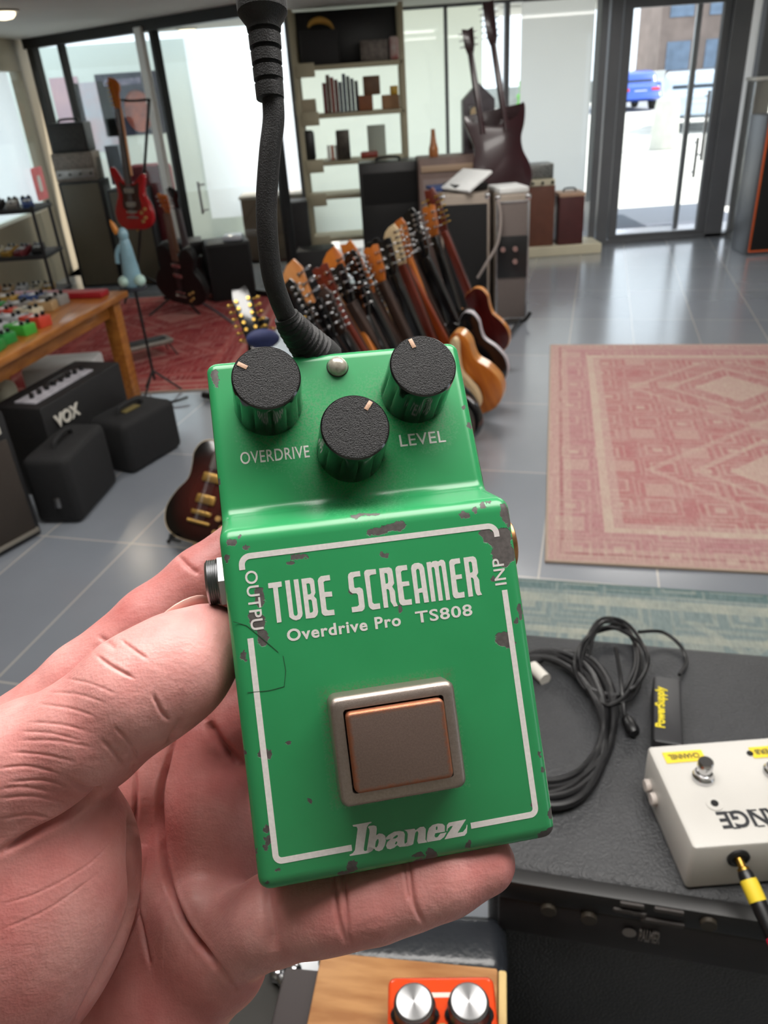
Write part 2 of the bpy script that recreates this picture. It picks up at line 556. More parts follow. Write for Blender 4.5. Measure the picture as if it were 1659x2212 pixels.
for k, (px_, z0, z1) in enumerate(((1512, 0.78, 1.42), (1500, 0.62, 1.0))):
    bm = BM(); x = fx(px_)
    rod(bm, (x, FY - 0.09, z0), (x, FY - 0.09, z1), 0.016)
    for z in (z0 + 0.05, z1 - 0.05):
        rod(bm, (x, FY - 0.09, z), (x, FY - 0.005, z), 0.01)
    obj('pull_handle', bm, STEEL, d)
# open second leaf seen edge-on beyond the pane
bm = BM(); box(bm, (0, 0, 1.15), (0.05, 0.75, 2.2), 0.004, T(fx(1500) + 0.13, FY + 0.6, 0) @ R('Z', -20)); struct('door_2', bm, ALU)
bm = BM(); box(bm, (3.45, 9.95, -0.03), (2.3, 2.2, 0.012)); tag(obj('porch_shade_mat', bm, mat('shaded_grey_mat', rgb(104, 110, 122), 0.9, var=0.15, vscale=60), M=T(0, 0, 0.012)), 'grey entrance mat, widened and darkened for the porch shade outside the glass door', 'mat')  # mat spread over the porch floor, its grey carrying the shade there

# the street outside
PAVE = mat('pale_paving', rgb(214, 210, 202), 0.8, var=0.08, vscale=0.7)
bm = BM(); box(bm, (10, 45, -0.09), (120, 72.4, 0.08)); struct('ground_outside', bm, PAVE)
ROAD = mat('asphalt', rgb(150, 152, 158), 0.8, var=0.1, vscale=1)
bm = BM(); box(bm, (10, 40, -0.045), (120, 8, 0.02)); struct('road', bm, ROAD)
def facade(x0, x1, y, h, body, rows, cols, name, label, glz):
    b = BM(); box(b, ((x0 + x1) / 2, y + 2, h / 2 - 0.05), (x1 - x0, 4, h)); r = obj(name, b, body, smooth=False)
    tag(r, label, 'building')
    b = BM(); box(b, ((x0 + x1) / 2, y - 0.1, h + 0.05), (x1 - x0 + 0.6, 4.6, 0.3)); obj('roof', b, mat('dull_roof', rgb(140, 128, 120), 0.8, var=0.2, vscale=1), r, smooth=False)
    for i in range(cols):
        for j in range(rows):
            b = BM()
            w = (x1 - x0) / cols; hh = (h - 1) / rows
            box(b, (x0 + w * (i + .5), y - 0.03, 0.6 + hh * (j + .5)), (w * 0.6, 0.1, hh * 0.55), 0.02)
            obj('window', b, glz, r, smooth=False)
GZ1 = mat('blue_grey_glazing', rgb(120, 140, 165), 0.15, var=0.3, vscale=2)
facade(18, 34, 52, 9, mat('brown_brick', rgb(150, 132, 124), 0.8, var=0.25, vscale=1.2), 3, 7, 'shop_building', 'low brown building across the street seen through the door', GZ1)
facade(34.5, 50, 54, 8, mat('grey_render', rgb(168, 168, 166), 0.8, var=0.15, vscale=1.2), 2, 6, 'shop_building', 'grey building across the street beside the brown one', GZ1)
bm = BM(); box(bm, (16, 48, 0.5), (26, 0.4, 1.0), 0.05); tag(obj('garden_wall', bm, mat('grey_stone', rgb(150, 152, 150), 0.8, var=0.2, vscale=3)), 'long low grey wall across the street', 'wall')
bm = BM(); r_ = random.Random(3)
for _ in range(60):
    q = Vector((9.6 + r_.uniform(-1, 1), 44 + r_.uniform(-.6, .6), 0.5 + r_.uniform(-.5, .6)))
    m_ = T(*q) @ Euler((r_.random() * 6, r_.random() * 6, 0)).to_matrix().to_4x4()
    bmesh.ops.create_icosphere(bm, subdivisions=1, radius=0.42, matrix=m_)
tag(obj('green_bush', bm, mat('bush_leaves', rgb(120, 190, 90), 0.7, var=0.4, vscale=4), smooth=False), 'small bright green bush outside the window beside the double-neck guitar', 'bush')
def car(M, paint, label, name='car'):
    t = thing(name, label, 'car', M)
    prof_ = [(-2.1, .35), (-2.15, .75), (-1.95, .95), (-1.55, 1.0), (-1.05, 1.42), (.45, 1.46), (1.15, 1.0), (1.95, .88), (2.12, .6), (2.1, .33)]
    b = BM(); prism(b, smooth_loop(prof_, 3), -.86, .86, .12, R('X', 90), seg=3); obj('body', b, paint, t, ang=50)
    GLZ = mat('car_glass', rgb(40, 48, 58), 0.08)
    for s in (-1, 1):
        b = BM(); prism(b, [(-1.25, 1.02), (-.95, 1.34), (.4, 1.36), (.9, 1.04)], .855, .868, 0, R('X', 90) if s < 0 else T(0, 0, 0) @ R('X', 90) @ Matrix.Scale(-1, 4, (0, 0, 1))); obj('side_window', b, GLZ, t, smooth=False)
        for x in (-1.3, 1.3):
            b = BM(); lathe(b, [(.2, -.1), (.31, -.1), (.33, -.06), (.33, .06), (.31, .1), (.2, .1)], 24, T(x, s * .78, .33) @ R('X', 90)); w = obj('wheel', b, mat('tyre', rgb(28, 28, 28), .8), t)
        b = BM(); box(b, (-2.12, s * .62, .78), (.08, .34, .14), .03); obj('tail_light', b, mat('red_lens', rgb(220, 60, 60), .2), t)
    b = BM(); box(b, (0, 0, 0), (.02, 1.3, .42), .01, T(-1.34, 0, 1.2) @ R('Y', 47)); obj('rear_window', b, GLZ, t)
    b = BM(); box(b, (-2.16, 0, .7), (.02, .5, .14), .005); obj('number_plate', b, WHITE, t)
    return t
c1 = at_z(1383, 240, -0.05)
car(T(c1.x, c1.y + 2.1, -0.05) @ R('Z', 88), mat('blue_car_paint', rgb(20, 78, 190), .25, coat=1, var=.1, vscale=1), 'blue car parked outside, seen from behind through the door')
c2 = at_z(1490, 290, -0.05)
car(T(c2.x + 1.0, c2.y + 2.5, -0.05) @ R('Z', 70), mat('white_car_paint', rgb(176, 190, 206), .25, coat=1, var=.05, vscale=1), 'white car parked outside nearer than the blue one')
p = at_z(1432, 322, -0.05)
bm = BM(); lathe(bm, [(.30, 0), (.32, .02), (.26, .9), (.24, 1.0), (.1, 1.06), (.02, 1.07)], 24)
tag(obj('bollard', bm, mat('pale_concrete', rgb(205, 203, 192), .8, var=.1, vscale=6), M=T(*p)), 'pale rounded concrete bollard on the bright pavement', 'bollard')
p = at_z(1425, 175, -0.05); p = at_y(1425, 160, 30); p.z = -0.05
t = thing('pavement_sign', 'white and blue folding pavement sign standing beyond the blue car', 'sign', T(at_y(1440, 130, 42).x, 43, -0.05))
for s in (-1, 1):
    bm = BM(); box(bm, (0, s * .22, .65), (.7, .03, 1.4), .01, R('X', s * 12)); b_ = obj('panel', bm, WHITE, t, smooth=False)
    bm = BM(); box(bm, (0, s * .22 - .025, .55), (.34, .02, .6), .01, R('X', s * 12)); obj('blue_print', bm, mat('blue_print_ink', rgb(70, 110, 190), .5), b_, smooth=False)

# ceiling lamps
def downlight(p, label, energy=18):
    t = thing('ceiling_lamp', label, 'ceiling lamp', T(p.x, p.y, CEIL))
    bm = BM(); lathe(bm, [(.085, 0), (.11, -.004), (.115, -.012), (.1, -.016), (.085, -.012)], 28); obj('rim', bm, WHITE, t)
    bm = BM(); lathe(bm, [(.084, -.012), (.082, -.03), (.06, -.05), (.02, -.058)], 28); obj('diffuser', bm, emit('warm_lamp_glow', (1.0, 0.85, 0.6, 1), 2.6), t)
    lamp('lamp_light', 'AREA', (0, 0, -.065), energy, (1.0, 0.86, 0.68), .16, parent=t)
downlight(at_z(4, 22, CEIL), 'round warm ceiling lamp at the top left edge', 1.2)
downlight(Vector((-1.67, 9.40, 0)), 'round warm lamp added for a reflection in the glass partition', 14)  # lamp added in place of a lamp reflected in the glass
def added_panel_light(x, y, label, e):  # unseen panel lamps added to brighten the hand and the room
    t = thing('added_panel_lamp', label, 'ceiling lamp', T(x, y, CEIL))
    bm = BM(); box(bm, (0, 0, -.012), (1.24, .64, .024), .004); obj('housing', bm, WHITE, t)
    bm = BM(); box(bm, (0, 0, -.026), (1.18, .58, .006), .002); obj('diffuser', bm, emit('added_panel_glow', (1.0, .97, .93, 1), 3.0), t)
    lamp('lamp_light', 'AREA', (0, 0, -.04), e, (1.0, .965, .91), 1.1, .5, parent=t)
added_panel_light(0.15, 0.42, 'added unseen panel lamp right above the hand', 10)
added_panel_light(-1.0, 2.6, 'added unseen panel lamp above the black bags', 14)
added_panel_light(1.4, 2.8, 'added unseen panel lamp above the pink rug', 14)
added_panel_light(2.6, 6.6, 'added unseen panel lamp in front of the glass door', 16)
added_panel_light(0.6, 5.0, 'added unseen panel lamp above the row of guitars', 16)

# ================================================================== guitars
def mirror(P): return [(-x, y) for x, y in reversed(P)]
LP = [(0, 0), (-.09, .006), (-.145, .045), (-.165, .115), (-.145, .19), (-.11, .255), (-.112, .32), (-.12, .37), (-.1, .42), (-.06, .44), (-.028, .432),
      (.0, .425), (.024, .40), (.026, .345), (.05, .322), (.08, .345), (.108, .366), (.122, .35), (.112, .29), (.113, .25), (.145, .19), (.165, .115), (.145, .045), (.09, .006)]
ST = [(0, 0), (-.09, .004), (-.15, .05), (-.16, .12), (-.135, .19), (-.112, .25), (-.128, .33), (-.152, .40), (-.142, .432), (-.112, .415), (-.07, .35), (-.03, .325), (.03, .325),
      (.06, .335), (.095, .37), (.125, .385), (.135, .36), (.118, .3), (.112, .245), (.14, .19), (.162, .12), (.15, .05), (.09, .004)]
HB = [(0, 0), (-.11, .008), (-.18, .06), (-.205, .14), (-.18, .225), (-.137, .29), (-.135, .34), (-.145, .40), (-.125, .455), (-.085, .47), (-.045, .44), (-.028, .40),
      (.028, .40), (.045, .44), (.085, .47), (.125, .455), (.145, .40), (.135, .34), (.137, .29), (.18, .225), (.205, .14), (.18, .06), (.11, .008)]
SGB = [(0, 0), (-.1, .01), (-.155, .06), (-.17, .13), (-.14, .21), (-.112, .265), (-.13, .32), (-.165, .37), (-.15, .395), (-.095, .36), (-.05, .30), (-.03, .295), (.03, .295), (.05, .30), (.095, .36), (.15, .395),
       (.165, .37), (.13, .32), (.112, .265), (.14, .21), (.17, .13), (.155, .06), (.1, .01)]
def wood(name, c, c2, rough=.28, sc=(1, 1, .12), vs=30):
    return mat(name, c, rough, 0, col2=c2, vscale=vs, stretch=sc, coat=.3)
MAPLE = wood('maple_neck', rgb(198, 138, 86), rgb(176, 112, 62))
AMBER = wood('amber_maple', rgb(200, 118, 44), rgb(170, 90, 30))
MAHOG = wood('mahogany', rgb(112, 42, 26), rgb(80, 26, 16))
ROSE = wood('rosewood', rgb(62, 40, 30), rgb(42, 26, 20), .5)
BLKG = mat('black_lacquer', rgb(16, 16, 18), .15, coat=.5)
PEARL = mat('cream_binding', rgb(214, 190, 150), .4)
NATURAL = wood('natural_blond', rgb(206, 142, 74), rgb(180, 112, 50))
GOLDPK = mat('gold_pickup_cover', rgb(190, 150, 78), .32, .7, var=.2, vscale=80)
def burst(name, edge, mid):
    m = mat(name, mid, .22, coat=.4)
    nt = m.node_tree; N, L = nt.nodes, nt.links
    tc = N.new('ShaderNodeTexCoord'); a = N.new('ShaderNodeVectorMath'); a.operation = 'MULTIPLY_ADD'
    a.inputs[1].default_value = (6.0, 0, 4.4); a.inputs[2].default_value = (0, 0, -.9); L.new(tc.outputs['Object'], a.inputs[0])
    l = N.new('ShaderNodeVectorMath'); l.operation = 'LENGTH'; L.new(a.outputs[0], l.inputs[0])
    r = N.new('ShaderNodeValToRGB'); e = r.color_ramp.elements
    e[0].position = .35; e[0].color = mid; e[1].position = .95; e[1].color = edge
    L.new(l.outputs['Value'], r.inputs[0]); L.new(r.outputs[0], N['Principled BSDF'].inputs['Base Color'])
    return m
def guitar(label, M, shape, bodym, rimm=None, neckm=None, board=None, headm=None, pegm=None, head='three', thick=.045, group=None, pick=None, scale=1.0, sub=True, name='electric_guitar', L=1.0, cat='guitar'):
    """origin at the bottom of the body, z towards the head, -y the playing side; one thing with its parts"""
    neckm, board, pegm, pick = neckm or MAHOG, board or ROSE, pegm or CHROME, pick or CHROME
    headm = headm or neckm; rimm = rimm or bodym
    t = thing(name, label, cat, M, group)
    out = smooth_loop(shape, 4)
    top = max(y for x, y in shape)
    XZ = R('X', 90)
    bm = BM(); prism(bm, out, -thick / 2, thick / 2, .006, XZ, seg=2); b = obj('body', bm, bodym, t)
    if rimm is not bodym:
        bm = BM(); prism(bm, [(x * 1.012, y * 1.012 - .003) for x, y in out], -thick / 2 + .006, thick / 2 - .006, 0, XZ); obj('rim', bm, rimm, b)
    nz0, nz1 = top - .06, L - (.25 if head in ('bass', 'twelve') else .17)
    bm = BM()
    prism(bm, [(-.028, nz0), (.028, nz0), (.0215, nz1), (-.0215, nz1)], -.012, .02, .008, T(0, -.01, 0) @ XZ @ Matrix.Scale(-1, 4, (0, 0, 1)), seg=3); obj('neck', bm, neckm, t)
    bm = BM(); prism(bm, [(-.029, top - .12), (.029, top - .12), (.022, nz1), (-.022, nz1)], thick / 2 - .001, thick / 2 + .006, .001, XZ)
    for k in range(9):
        z = nz1 - (nz1 - top + .05) * (1 - 2 ** (-k / 6.0)) * 1.35
        box(bm, (0, -thick / 2 - .0065, z), (.046, .002, .002))
    obj('fretboard', bm, board, t)
    tilt = T(0, -.012, nz1) @ R('X', 12 if head == 'three' else 4)
    if head == 'three':
        H = [(-.021, 0), (-.036, .05), (-.04, .12), (-.042, .165), (-.02, .17), (0, .16), (.02, .17), (.042, .165), (.04, .12), (.036, .05), (.021, 0)]
        pegs = [(s, .045 + k * .042) for s in (-1, 1) for k in range(3)]
    elif head == 'twelve':
        H = [(-.021, 0), (-.036, .04), (-.042, .2), (-.03, .26), (0, .25), (.03, .26), (.042, .2), (.036, .04), (.021, 0)]
        pegs = [(s, .04 + k * .032) for s in (-1, 1) for k in range(6)]
    elif head == 'bass':
        H = [(-.024, -.005), (-.04, .04), (-.05, .13), (-.062, .21), (-.045, .255), (0, .25), (.035, .23), (.058, .2), (.052, .16), (.035, .13), (.03, .04), (.024, -.005)]
        pegs = [(-1, .05 + k * .046) for k in range(4)]
    else:
        H = [(-.021, -.005), (-.03, .03), (-.036, .10), (-.046, .16), (-.03, .195), (0, .19), (.03, .175), (.05, .15), (.046, .115), (.03, .09), (.028, .03), (.021, -.005)]
        pegs = [(-1, .022 + k * .027) for k in range(6)]
    bm = BM(); prism(bm, H, -.007, .007, .002, tilt @ XZ); hd = obj('headstock', bm, headm, t)
    for s, z in pegs:
        bm = BM()
        w = .033 + .008 * z / .17
        pk = 1.7 if head == 'bass' else 1.0
        if head == 'bass': w += .012
        rod(bm, tilt @ Vector((s * (w - .014), .010, z)), tilt @ Vector((s * (w + .016), .010, z)), .0035, 8)
        lathe(bm, [(.003 * pk, -.004), (.0095 * pk, -.003), (.0105 * pk, 0), (.0095 * pk, .003), (.003 * pk, .004)], 10, tilt @ T(s * (w + .022 * pk), .010, z))
        cyl(bm, .0075, -.016, .016, 10, tilt @ T(s * (w - .016), 0, z) @ R('X', 90))
        obj('tuning_peg', bm, pegm, t)
    if sub:
        for z in (top - .16, top - .255):
            bm = BM(); box(bm, (0, -thick / 2 - .005, z), (.085, .014, .038), .004); obj('pickup', bm, pick, t)
        bm = BM(); box(bm, (0, -thick / 2 - .008, .125), (.09, .014, .018), .003); rod(bm, (-.05, -thick / 2 - .008, .085), (.05, -thick / 2 - .008, .085), .008); obj('bridge', bm, pick, t)
        for x, z in ((.085, .12), (.115, .085), (.12, .145), (.09, .06)):
            bm = BM(); cyl(bm, .0115, 0, .016, 14, T(x * .95, -thick / 2, z) @ R('X', 90)); obj('control_knob', bm, mat('amber_knob', rgb(190, 150, 90), .3, var=.2, vscale=60), t)
        bm = BM()
        for k in range(6):
            x = -.02 + .008 * k
            rod(bm, (x, -thick / 2 - .016, .085), (x * .8, -thick / 2 - .010, nz1), .0006, 4)
        obj('strings', bm, STEEL, t)
    for s in ((0, 0.0),):
        bm = BM(); lathe(bm, [(.006, 0), (.005, .006), (.009, .012), (.008, .015)], 12, T(0, 0, .001) @ R('X', 180)); obj('strap_button', bm, pegm, t)
    return t
def lean(pb, zb, ph, L, facing, far=True):
    """bottom of the body under one sight line at height zb, head L away under another"""
    b = at_z(*pb, zb)
    r = ray(*ph).normalized()
    o = CPOS - b
    bq, cq = 2 * r.dot(o), o.dot(o) - L * L
    disc = bq * bq - 4 * cq
    t = (-bq + (math.sqrt(disc) if disc > 0 else 0) * (1 if far else -1)) / 2
    h = CPOS + r * t
    zz = (h - b).normalized()
    return frame(b, z=zz, y=-Vector(facing))

rowg = 'guitars leaning in the row on the floor stand'
GUN = mat('smoky_black_finish', rgb(26, 24, 24), .25, coat=.3, var=.3, vscale=12)
WINE = wood('wine_red_finish', rgb(84, 24, 20), rgb(60, 14, 12), .2)
# the two whose bodies stand out on the right of the pedal
guitar('dark red guitar with blond rim at the far right end of the guitar row', lean((1062, 765), .10, (905, 365), 1.06, (.40, .9, 0)), LP, WINE, NATURAL, MAHOG, headm=MAHOG, pegm=GOLD, head='twelve', thick=.06, L=1.08)
guitar('black guitar with white-bound edge between the blond and the dark red guitars', lean((1045, 845), .08, (862, 425), 1.0, (.42, .9, 0)), HB, BLKG, mat('white_binding', rgb(190, 184, 190), .3), BLKG, thick=.05)
guitar('blond hollow guitar with brown back and pale rim, right of the level knob', lean((1036, 890), .06, (800, 425), 1.06, (.45, .9, 0)), HB, AMBER, NATURAL, wood('red_brown_neck', rgb(150, 66, 26), rgb(116, 44, 18)), headm=AMBER, thick=.085, L=1.05)
# the rest of the row, bodies hidden behind the pedal
YM = wood('yellow_maple', rgb(186, 150, 88), rgb(160, 120, 66))
rows = [
    # bottom px, head px, length, shape, body, neck, head, pegs, head type, tag, label
    ((1012, 880), (742, 440), 1.05, LP, GUN, BLKG, BLKG, CHROME, 'three', 0, 'black guitar with black headstock rising behind the long slotted orange headstock'),
    ((1000, 890), (835, 430), 1.05, ST, BLKG, AMBER, AMBER, CHROME, 'six', 0, 'guitar with short orange headstock just left of the black chrome-tuned one'),
    ((1005, 850), (872, 440), 1.05, ST, GUN, BLKG, BLKG, CHROME, 'six', 1, 'black guitar with chrome-lined black headstock beside the gold-tuned heads'),
    ((1030, 820), (912, 428), 1.05, LP, BLKG, BLKG, AMBER, CHROME, 'three', 1, 'black guitar with orange three-a-side headstock below the twelve-string head'),
    ((975, 960), (700, 455), 1.10, ST, MAHOG, ROSE, AMBER, CHROME, 'twelve', 0, 'guitar with long orange headstock and bright chrome tuners at the upper left of the row'),
    ((980, 960), (768, 490), 1.05, LP, GUN, ROSE, AMBER, CHROME, 'three', 0, 'guitar with small orange headstock and dark strings in the middle of the row'),
    ((935, 1030), (640, 515), 1.08, LP, WINE, MAHOG, MAHOG, CHROME, 'three', 0, 'guitar with dark red headstock and white tuner buttons left in the row'),
    ((940, 1060), (700, 545), 1.18, ST, AMBER, AMBER, AMBER, CHROME, 'bass', 1, 'bass guitar with wide amber headstock and amber neck nearest but one in the row'),
    ((905, 1100), (612, 575), 1.18, ST, MAPLE, MAPLE, MAPLE, CHROME, 'bass', 1, 'bass guitar with wide pale maple headstock and maple neck nearest in the row'),
    ((985, 930), (792, 600), 1.0, ST, PEARL, YM, BLKG, CHROME, 'six', 0, 'guitar with yellowish maple neck deep inside the row'),
    ((965, 990), (732, 520), 1.05, ST, BLKG, BLKG, BLKG, CHROME, 'six', 0, 'guitar with all-black neck between the amber bass and the yellow maple neck'),
    ((990, 930), (790, 455), 1.04, LP, BLKG, BLKG, BLKG, CHROME, 'three', 1, 'black guitar with a white oval tag hanging beside the orange-red neck'),
    ((995, 900), (812, 430), 1.04, ST, PEARL, MAHOG, PEARL, CHROME, 'six', 0, 'guitar with cream headstock at the top middle of the row'),
    ((960, 1010), (665, 500), 1.06, LP, GUN, ROSE, BLKG, CHROME, 'three', 0, 'dark guitar with chrome tuners at the left shoulder of the row'),
    ((920, 1080), (606, 610), 1.08, ST, GUN, BLKG, BLKG, CHROME, 'six', 0, 'dark guitar with black headstock just behind the pale maple bass'),
    ((1020, 850), (850, 470), 1.0, LP, GUN, ROSE, ROSE, CHROME, 'three', 0, 'dark guitar with rosewood headstock between the black chrome-lined one and the orange head'),
    ((935, 1080), (648, 628), 1.0, LP, GUN, BLKG, BLKG, CHROME, 'three', 0, 'black guitar with low chrome-tuned headstock right behind the cable'),
    ((915, 1110), (600, 668), 1.0, LP, GUN, ROSE, BLKG, GOLD, 'three', 1, 'black guitar with brassy tuners low at the left end of the row'),
    ((940, 1080), (690, 640), 1.0, ST, BLKG, BLKG, ROSE, CHROME, 'six', 0, 'dark guitar with rosewood headstock low between the two maple basses'),
    ((960, 1040), (752, 610), 1.0, LP, MAHOG, BLKG, BLKG, CHROME, 'three', 0, 'dark guitar with black headstock low behind the amber bass neck'),
    ((990, 980), (800, 650), .98, LP, GUN, ROSE, BLKG, CHROME, 'three', 0, 'dark guitar with the lowest headstock in the middle of the row'),
    ((1005, 960), (842, 620), .98, LP, BLKG, BLKG, BLKG, CHROME, 'three', 0, 'black guitar whose head sits low beside the blond guitar neck'),
]
TAGM = mat('white_card_tag', rgb(226, 216, 222), .4)
for pb, ph, LL, shp, bm_, nm, hm, pm, ht, tg_, lab in rows:
    g = guitar(lab, lean(pb, .06, ph, LL, (.42, .9, 0) if ht == 'bass' else (.5, .85, 0)), shp, bm_, None, nm, ROSE, hm, pm, ht, sub=False, L=LL, name='bass_guitar' if ht == 'bass' else 'electric_guitar')
    if tg_:
        bm = BM(); lathe(bm, [(.004, 0), (.013, .012), (.016, .03), (.013, .05), (.004, .062)], 14, T(.0, -.035, LL - .30) @ Matrix.Diagonal((1, .35, 1, 1))); obj('hang_tag', bm, TAGM, g)
gg = guitar('dark guitar with gold tuners and a gold-edged headstock above the overdrive knob', lean((690, 1190), .06, (520, 632), 1.16, (.1, -.95, .1)), LP, GUN, PEARL, ROSE, ROSE, BLKG, GOLD, 'twelve', L=1.16)
q = at_d(568, 732, 2350)
bm = BM(); bmesh.ops.create_uvsphere(bm, u_segments=20, v_segments=12, radius=1, matrix=Matrix.Diagonal((.052, .03, .03, 1)))
obj('neck_pad', bm, mat('navy_suede', rgb(34, 44, 92), .7, var=.2, vscale=30), gg, M=gg.matrix_world.inverted() @ T(*q))
# stand rail the row leans on
bm = BM(); ra, rb = at_z(870, 960, .0), at_z(1090, 700, .0)
t = thing('guitar_rack', 'long black floor rack holding the row of guitars', 'guitar rack', T(*ra))
dv = rb - ra; up_ = Vector((0, 0, 1)); side = dv.normalized().cross(up_)
bm = BM(); rod(bm, side * .12 + up_ * .03, dv + side * .12 + up_ * .03, .014); rod(bm, side * -.16 + up_ * .03, dv + side * -.16 + up_ * .03, .014); obj('base_rail', bm, BLACKPL, t)
for k in (0, 1):
    bm = BM(); tube(bm, [dv * k + side * -.16 + up_ * .02, dv * k + side * .12 + up_ * .02, dv * k + side * .2 + up_ * .1], .014, 8); obj('leg', bm, BLACKPL, t)
# sunburst guitar on the left of the pedal
SB = burst('dark_sunburst', rgb(9, 8, 8), rgb(70, 24, 18))
M_ = lean((422, 1172), .05, (572, 690), 1.02, (-.25, -.9, .3), far=True)
guitar('sunburst guitar with gold pickups and cream pickguard left of the pedal', M_, LP, SB, PEARL, MAHOG, mat('grey_rosewood', rgb(92, 84, 76), .5, var=.2, vscale=40), BLKG, GOLD, 'three', pick=GOLDPK, thick=.05, L=1.02)

def floor_stand(G, label):
    t = thing('guitar_stand', label, 'stand', T(G.translation.x, G.translation.y, 0))
    zz, back, side = G.to_3x3() @ Vector((0, 0, 1)), G.to_3x3() @ Vector((0, 1, 0)), G.to_3x3() @ Vector((1, 0, 0))
    b0 = Vector((0, 0, G.translation.z)) + back * .045
    top_ = b0 + zz * .34
    foot = Vector((top_.x, top_.y, 0)) + Vector((back.x, back.y, 0)).normalized() * .16 + Vector((0, 0, .012))
    bm = BM(); rod(bm, b0, top_, .009); rod(bm, top_, foot, .009)
    for s_ in (-1, 1):
        e = side * .16 * s_; e.z = 0
        rod(bm, b0 + zz * .2, Vector((b0.x, b0.y, .012)) + e, .009)
    obj('frame', bm, BLACKPL, t)
    for s_ in (-1, 1):
        bm = BM(); q = b0 + side * .09 * s_ - zz * .012
        tube(bm, [q, q - back * .085, q - back * .095 + zz * .02], .009, 8); obj('cradle', bm, BLACKPL, t)
floor_stand(M_, 'small black stand under the sunburst guitar')
floor_stand(gg.matrix_world, 'small black stand under the gold-tuned dark guitar')
# red guitar hanging at the left, and its stand
RED = mat('cherry_red_lacquer', rgb(176, 16, 26), .18, coat=.6, var=.15, vscale=5)
M_ = frame(at_y(297, 495, 6.2), z=at_y(250, 185, 6.25) - at_y(297, 495, 6.2), y=(.35, .9, 0))
g_ = guitar('bright red double-cutaway guitar hanging on a stand at the left', M_, ST, RED, None, MAPLE, ROSE, AMBER, GOLD, 'six', L=.98)
bm = BM(); prism(bm, smooth_loop([(-.085, .33), (-.04, .31), (.05, .31), (.085, .33), (.075, .24), (.08, .15), (.02, .13), (-.075, .15), (-.07, .24)], 3), .0225, .0245, 0, R('X', 90)); obj('pickguard', bm, mat('dark_pickguard', rgb(64, 40, 36), .35), g_)
t = thing('guitar_stand', 'tall thin stand holding up the red guitar', 'stand', T(*at_z(300, 640, 0)))
bm = BM(); q0 = Vector((0, 0, 0)); q1 = at_y(322, 215, 6.55) - at_z(300, 640, 0)
rod(bm, (0, 0, .1), q1, .012); obj('pole', bm, BLACKPL, t)
for a_ in (20, 140, 260):
    bm = BM(); rod(bm, (0, 0, .25), (.32 * math.cos(math.radians(a_)), .32 * math.sin(math.radians(a_)), .01), .01); obj('leg', bm, BLACKPL, t)
bm = BM(); tube(bm, [q1, q1 + Vector((-.1, -.14, .0)), q1 + Vector((-.2, -.22, .02))], .009, 8); obj('yoke', bm, BLACKPL, t)
# black guitars standing behind the far rug
MBLK = mat('matte_black_body', rgb(14, 14, 15), .5)
guitar('black guitar with worn brown neck standing on the far red rug', frame(at_z(402, 652, .12), z=at_y(352, 395, 6.5) - at_z(402, 652, .12), y=(.3, .9, 0)), [(x * 1.15, y * 1.15) for x, y in HB], MBLK, None, wood('brown_neck', rgb(120, 90, 72), rgb(100, 72, 56)), wood('worn_board', rgb(124, 98, 80), rgb(104, 78, 62), .5), AMBER, CHROME, 'three', thick=.08)
guitar('grey-necked black guitar just right of the brown-necked one', frame(at_z(425, 625, .10), z=at_y(370, 385, 7.0) - at_z(425, 625, .1), y=(.3, .9, 0)), ST, MBLK, None, mat('grey_neck', rgb(112, 108, 110), .4), mat('grey_board', rgb(98, 94, 96), .5), BLKG, CHROME, 'six')
bm = BM(); q = at_z(395, 655, 0); q2 = at_z(500, 690, 0)
t = thing('tripod_stand', 'low black folding stand under the black guitars on the rug', 'stand', T(*at_z(392, 668, 0)))
for dx_, dy_ in ((-.25, -.2), (.22, -.28), (.28, .2), (-.1, .3)):
    bm = BM(); rod(bm, (0, 0, .16), (dx_, dy_, .01), .009); obj('leg', bm, BLACKPL, t)
bm = BM(); box(bm, (0, 0, .12), (.26, .1, .03), .01); obj('cradle', bm, BLACKPL, t)
bm = BM(); tube(bm, [at_z(432, 652, .012), at_z(470, 675, .012), at_z(505, 700, .012)], .012, 8); tag(obj('cable', bm, mat('grey_cable', rgb(96, 92, 100), .5)), 'grey cable lying across the far red rug', 'cable')

# double-neck guitar standing on the amplifier stack
SGM = frame(at_y(1084, 432, 6.62), z=at_y(1046, 60, 6.85) - at_y(1084, 432, 6.62), y=(0, 1, 0)) @ Matrix.Scale(1.08, 4)
t = thing('double_neck_guitar', 'dark double-neck guitar standing upright on the stack, seen from behind', 'guitar', SGM)
DK = mat('aubergine_lacquer', rgb(52, 18, 26), .22, coat=.4, var=.2, vscale=6)
SG2 = [(0, 0), (-.11, .0), (-.17, .03), (-.195, .10), (-.185, .17), (-.165, .24), (-.155, .30), (-.18, .37), (-.205, .44), (-.19, .47), (-.145, .43), (-.125, .44), (-.07, .44), (-.04, .40), (.02, .39), (.055, .44), (.10, .45), (.13, .42), (.17, .44), (.205, .485), (.22, .46), (.205, .38), (.175, .31), (.18, .24), (.215, .17), (.225, .10), (.19, .03), (.11, .0)]
bm = BM(); prism(bm, smooth_loop([(x * 1.06, y * 1.3) for x, y in SG2], 4), -.02, .02, .009, R('X', 90), seg=3); obj('body', bm, DK, t)
